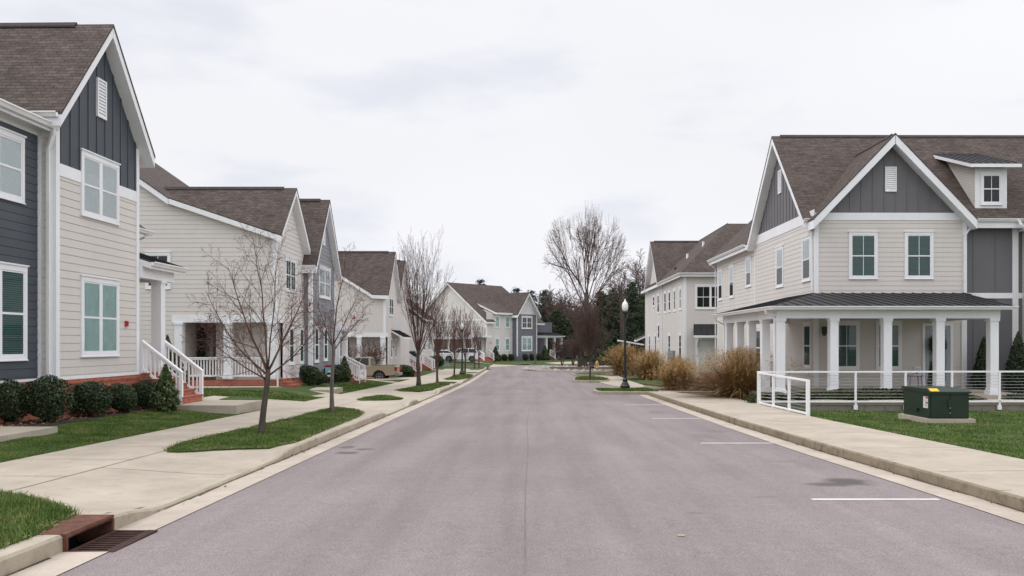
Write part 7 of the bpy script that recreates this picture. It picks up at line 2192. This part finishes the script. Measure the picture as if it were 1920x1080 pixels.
    # wreaths
    def wreath(name, label, c, r, seed, face='y'):
        rs = np.random.RandomState(seed); n = 900
        a = rs.uniform(0, 2 * np.pi, n); t = rs.normal(0, .3, n) * r * .5; dd = rs.normal(0, .04, n)
        rr = r + t
        p = np.stack([np.cos(a) * rr, dd - .05, np.sin(a) * rr], 1)
        root = thing(name, label, 'wreath', c)
        link('foliage', cloud_mesh('foliage', quads(p, rs.normal(size=(n, 3)), .05, rs, .4, 0), 4, W['cedar']), root)
        mb = MB(uv=False)
        ring = [(math.cos(2 * math.pi * i / 16) * r, -.04, math.sin(2 * math.pi * i / 16) * r) for i in range(17)]
        mb.tube(ring, .045, 6); mb.build('wreath_ring', W['boxcore'], root)
        return root
    wreath('wreath', 'dark evergreen wreath hanging on the right porch door', (16.96, 35.46, 1.75), .3, 3)
    # tall potted evergreen by the door
    root = thing('potted_plant', 'slim potted evergreen standing left of the right porch door', 'plant', (16.0, 33.9, zf))
    mb = MB(uv=False); mb.lathe((0, 0, 0), [(.13, 0), (.17, .28), (.18, .3), (.15, .3)], 12); mb.build('pot', W['terra'], root)
    rs = np.random.RandomState(4); n = 1300; t = rs.uniform(0, 1, n); a = rs.uniform(0, 6.28, n); rr = .17 * (1 - .75 * t) * rs.uniform(.5, 1.1, n)
    link('foliage', cloud_mesh('foliage', quads(np.stack([rr * np.cos(a), rr * np.sin(a), .3 + t * .85], 1), rs.normal(size=(n, 3)), .035, rs, .5, 0), 4, W['holly']), root)
    # festive greenery and red berry sign on the second house's porch
    root = thing('garland', 'dark evergreen garland hanging by the door in the corner porch', 'garland', (-15.0, 39.6, 2.5))
    rs = np.random.RandomState(8); n = 2600; t = rs.uniform(0, 1, n)
    left = rs.uniform(0, 1, n) < .55
    xx = np.where(left, -.15 + rs.normal(0, .1, n), .62 + rs.normal(0, .07, n)); zz = np.where(left, -1.5 * t, -1.2 * t)
    top = rs.uniform(0, 1, n) < .3; xx = np.where(top, rs.uniform(-.2, .7, n), xx); zz = np.where(top, rs.normal(-.06, .08, n), zz)
    link('foliage', cloud_mesh('foliage', quads(np.stack([xx, rs.normal(-.12, .06, n), zz], 1), rs.normal(size=(n, 3)), .075, rs, .4, 0), 4, W['cedar']), root)
    root = thing('berry_wreath', 'small red berry decoration on the porch wall of the second house', 'decoration', (-14.15 - .25, 39.86, 1.05))
    mb = MB(uv=False); rng = random.Random(6)
    for i in range(36):
        a, b = rng.uniform(-.2, .2), rng.uniform(-.28, .3)
        mb.lathe((a, -.05 + rng.uniform(-.03, .02), b), [(.01, -.045), (.045, 0), (.01, .045)], 6)
    mb.build('berries', W['berry'], root)
    mb = MB(uv=False); mb.box(-.2, .2, .0, .03, -.27, .28); mb.build('backing', W['boxcore'], root)
    # wall lantern glow-less light, utility box in the lawn before the far left houses
    x, y = gp(833, 685, .2)
    root = thing('utility_box', 'low grey green utility box in the lawn beyond the street trees', 'utility box', (x, y, gz(x, y)))
    mb = MB(uv=False); mb.box(-.45, .45, -.3, .3, 0, .42); mb.box(-.48, .48, -.33, .33, .42, .48); mb.build('housing', W['meter2'], root, bevel=.02)
    mb = MB(uv=False); mb.box(-.6, .6, -.45, .45, -.1, .06); mb.build('pad', W['concrete'], root)
    # far kerb inlet
    x, y = gp(985, 682.5, 0.1)
    root = thing('kerb_inlet', 'dark kerb inlet at the far end of the road', 'drain', (x, y - .6, G(y)))
    mb = MB(uv=False); mb.box(-.5, .5, -.05, .3, .0, .14); mb.build('opening', W['hole'], root)
    mb = MB(uv=False); mb.box(-.6, .6, -.08, .35, .14, .2); mb.build('hood', W['kerb'], root)
    # scrap on the road
    x, y = gp(1277, 1005, 0)
    mb = MB(uv=False); s = .04
    mb.prism([(x - s, y - s * .7, G(y) + .004), (x + s * .7, y - s, G(y) + .004), (x + s * 1.1, y + s * .4, G(y) + .006), (x, y + s * .9, G(y) + .004), (x - s * .9, y + s * .3, G(y) + .008)], (0, 0, .006))
    o = mb.build('paper_scrap', W['kerb'], None, (x, y, G(y))); tag(o, 'small pale scrap of paper lying on the near road', 'litter')

W['meter2'] = M('grey_green_paint', (.25, .3, .28), .5, .1)

def objects():
    x, y = gp(1172, 729, .16); lamp_post(x, y, 168 * y / FOC, 'black street lamp with a white acorn globe on the kerbed island at the right', G(y) + .155)
    x, y = gp(866.5, 702.5, .17); lamp_post(x, y, 98 * y / FOC, 'black street lamp among the bare trees of the left verge', G(y) + .17)
    x, y = gp(1110, 690, .16); lamp_post(x, y, 84 * y / FOC, 'farthest street lamp, standing in the planted circle', G(y) + .15)
    transformer(); ramp_rail(); storm_drain(); small_things()
    # vehicles
    Y = 61.2; s = Y / FOC
    car('pickup_truck', 'tan pickup truck parked nose in on the driveway between two left houses', (748 - HX) * s - 2.72, Y, gz(-11.5, Y) + .04, math.pi, 'pickup', 'tanpaint')
    car('parked_car', 'blue grey car parked behind the tallest street tree', (770 - HX) * 84 / FOC - 1.2, 84, gz(-12, 84) + .0, math.pi, 'suv', 'greypaint')
    Y = 105.5; car('parked_car', 'white car parked nose away behind the street trees at the far left', (832 - HX) * Y / FOC - .6, Y + 2.5, gz(-11, Y) + .04, R(180), 'sedan', 'whitepaint')
    Y = 103; car('parked_car', 'white sport utility car parked right behind the left lamp post', (869 - HX) * Y / FOC - .3, Y, gz(-8.5, Y) + .04, R(180), 'suv', 'whitepaint')
    Y = 124; car('parked_car', 'black sport utility car parked beyond the porch of the far house', (1050 - HX) * Y / FOC + .8, Y, gz(5, Y) + .06, R(200), 'suv', 'blackpaint')
# ------------------------------------------------------------------ everything
build_light(); build_camera()
LP = build_ground()
houses_left(); house_far(); house_right(); house_right_back()
plants(LP)
objects()
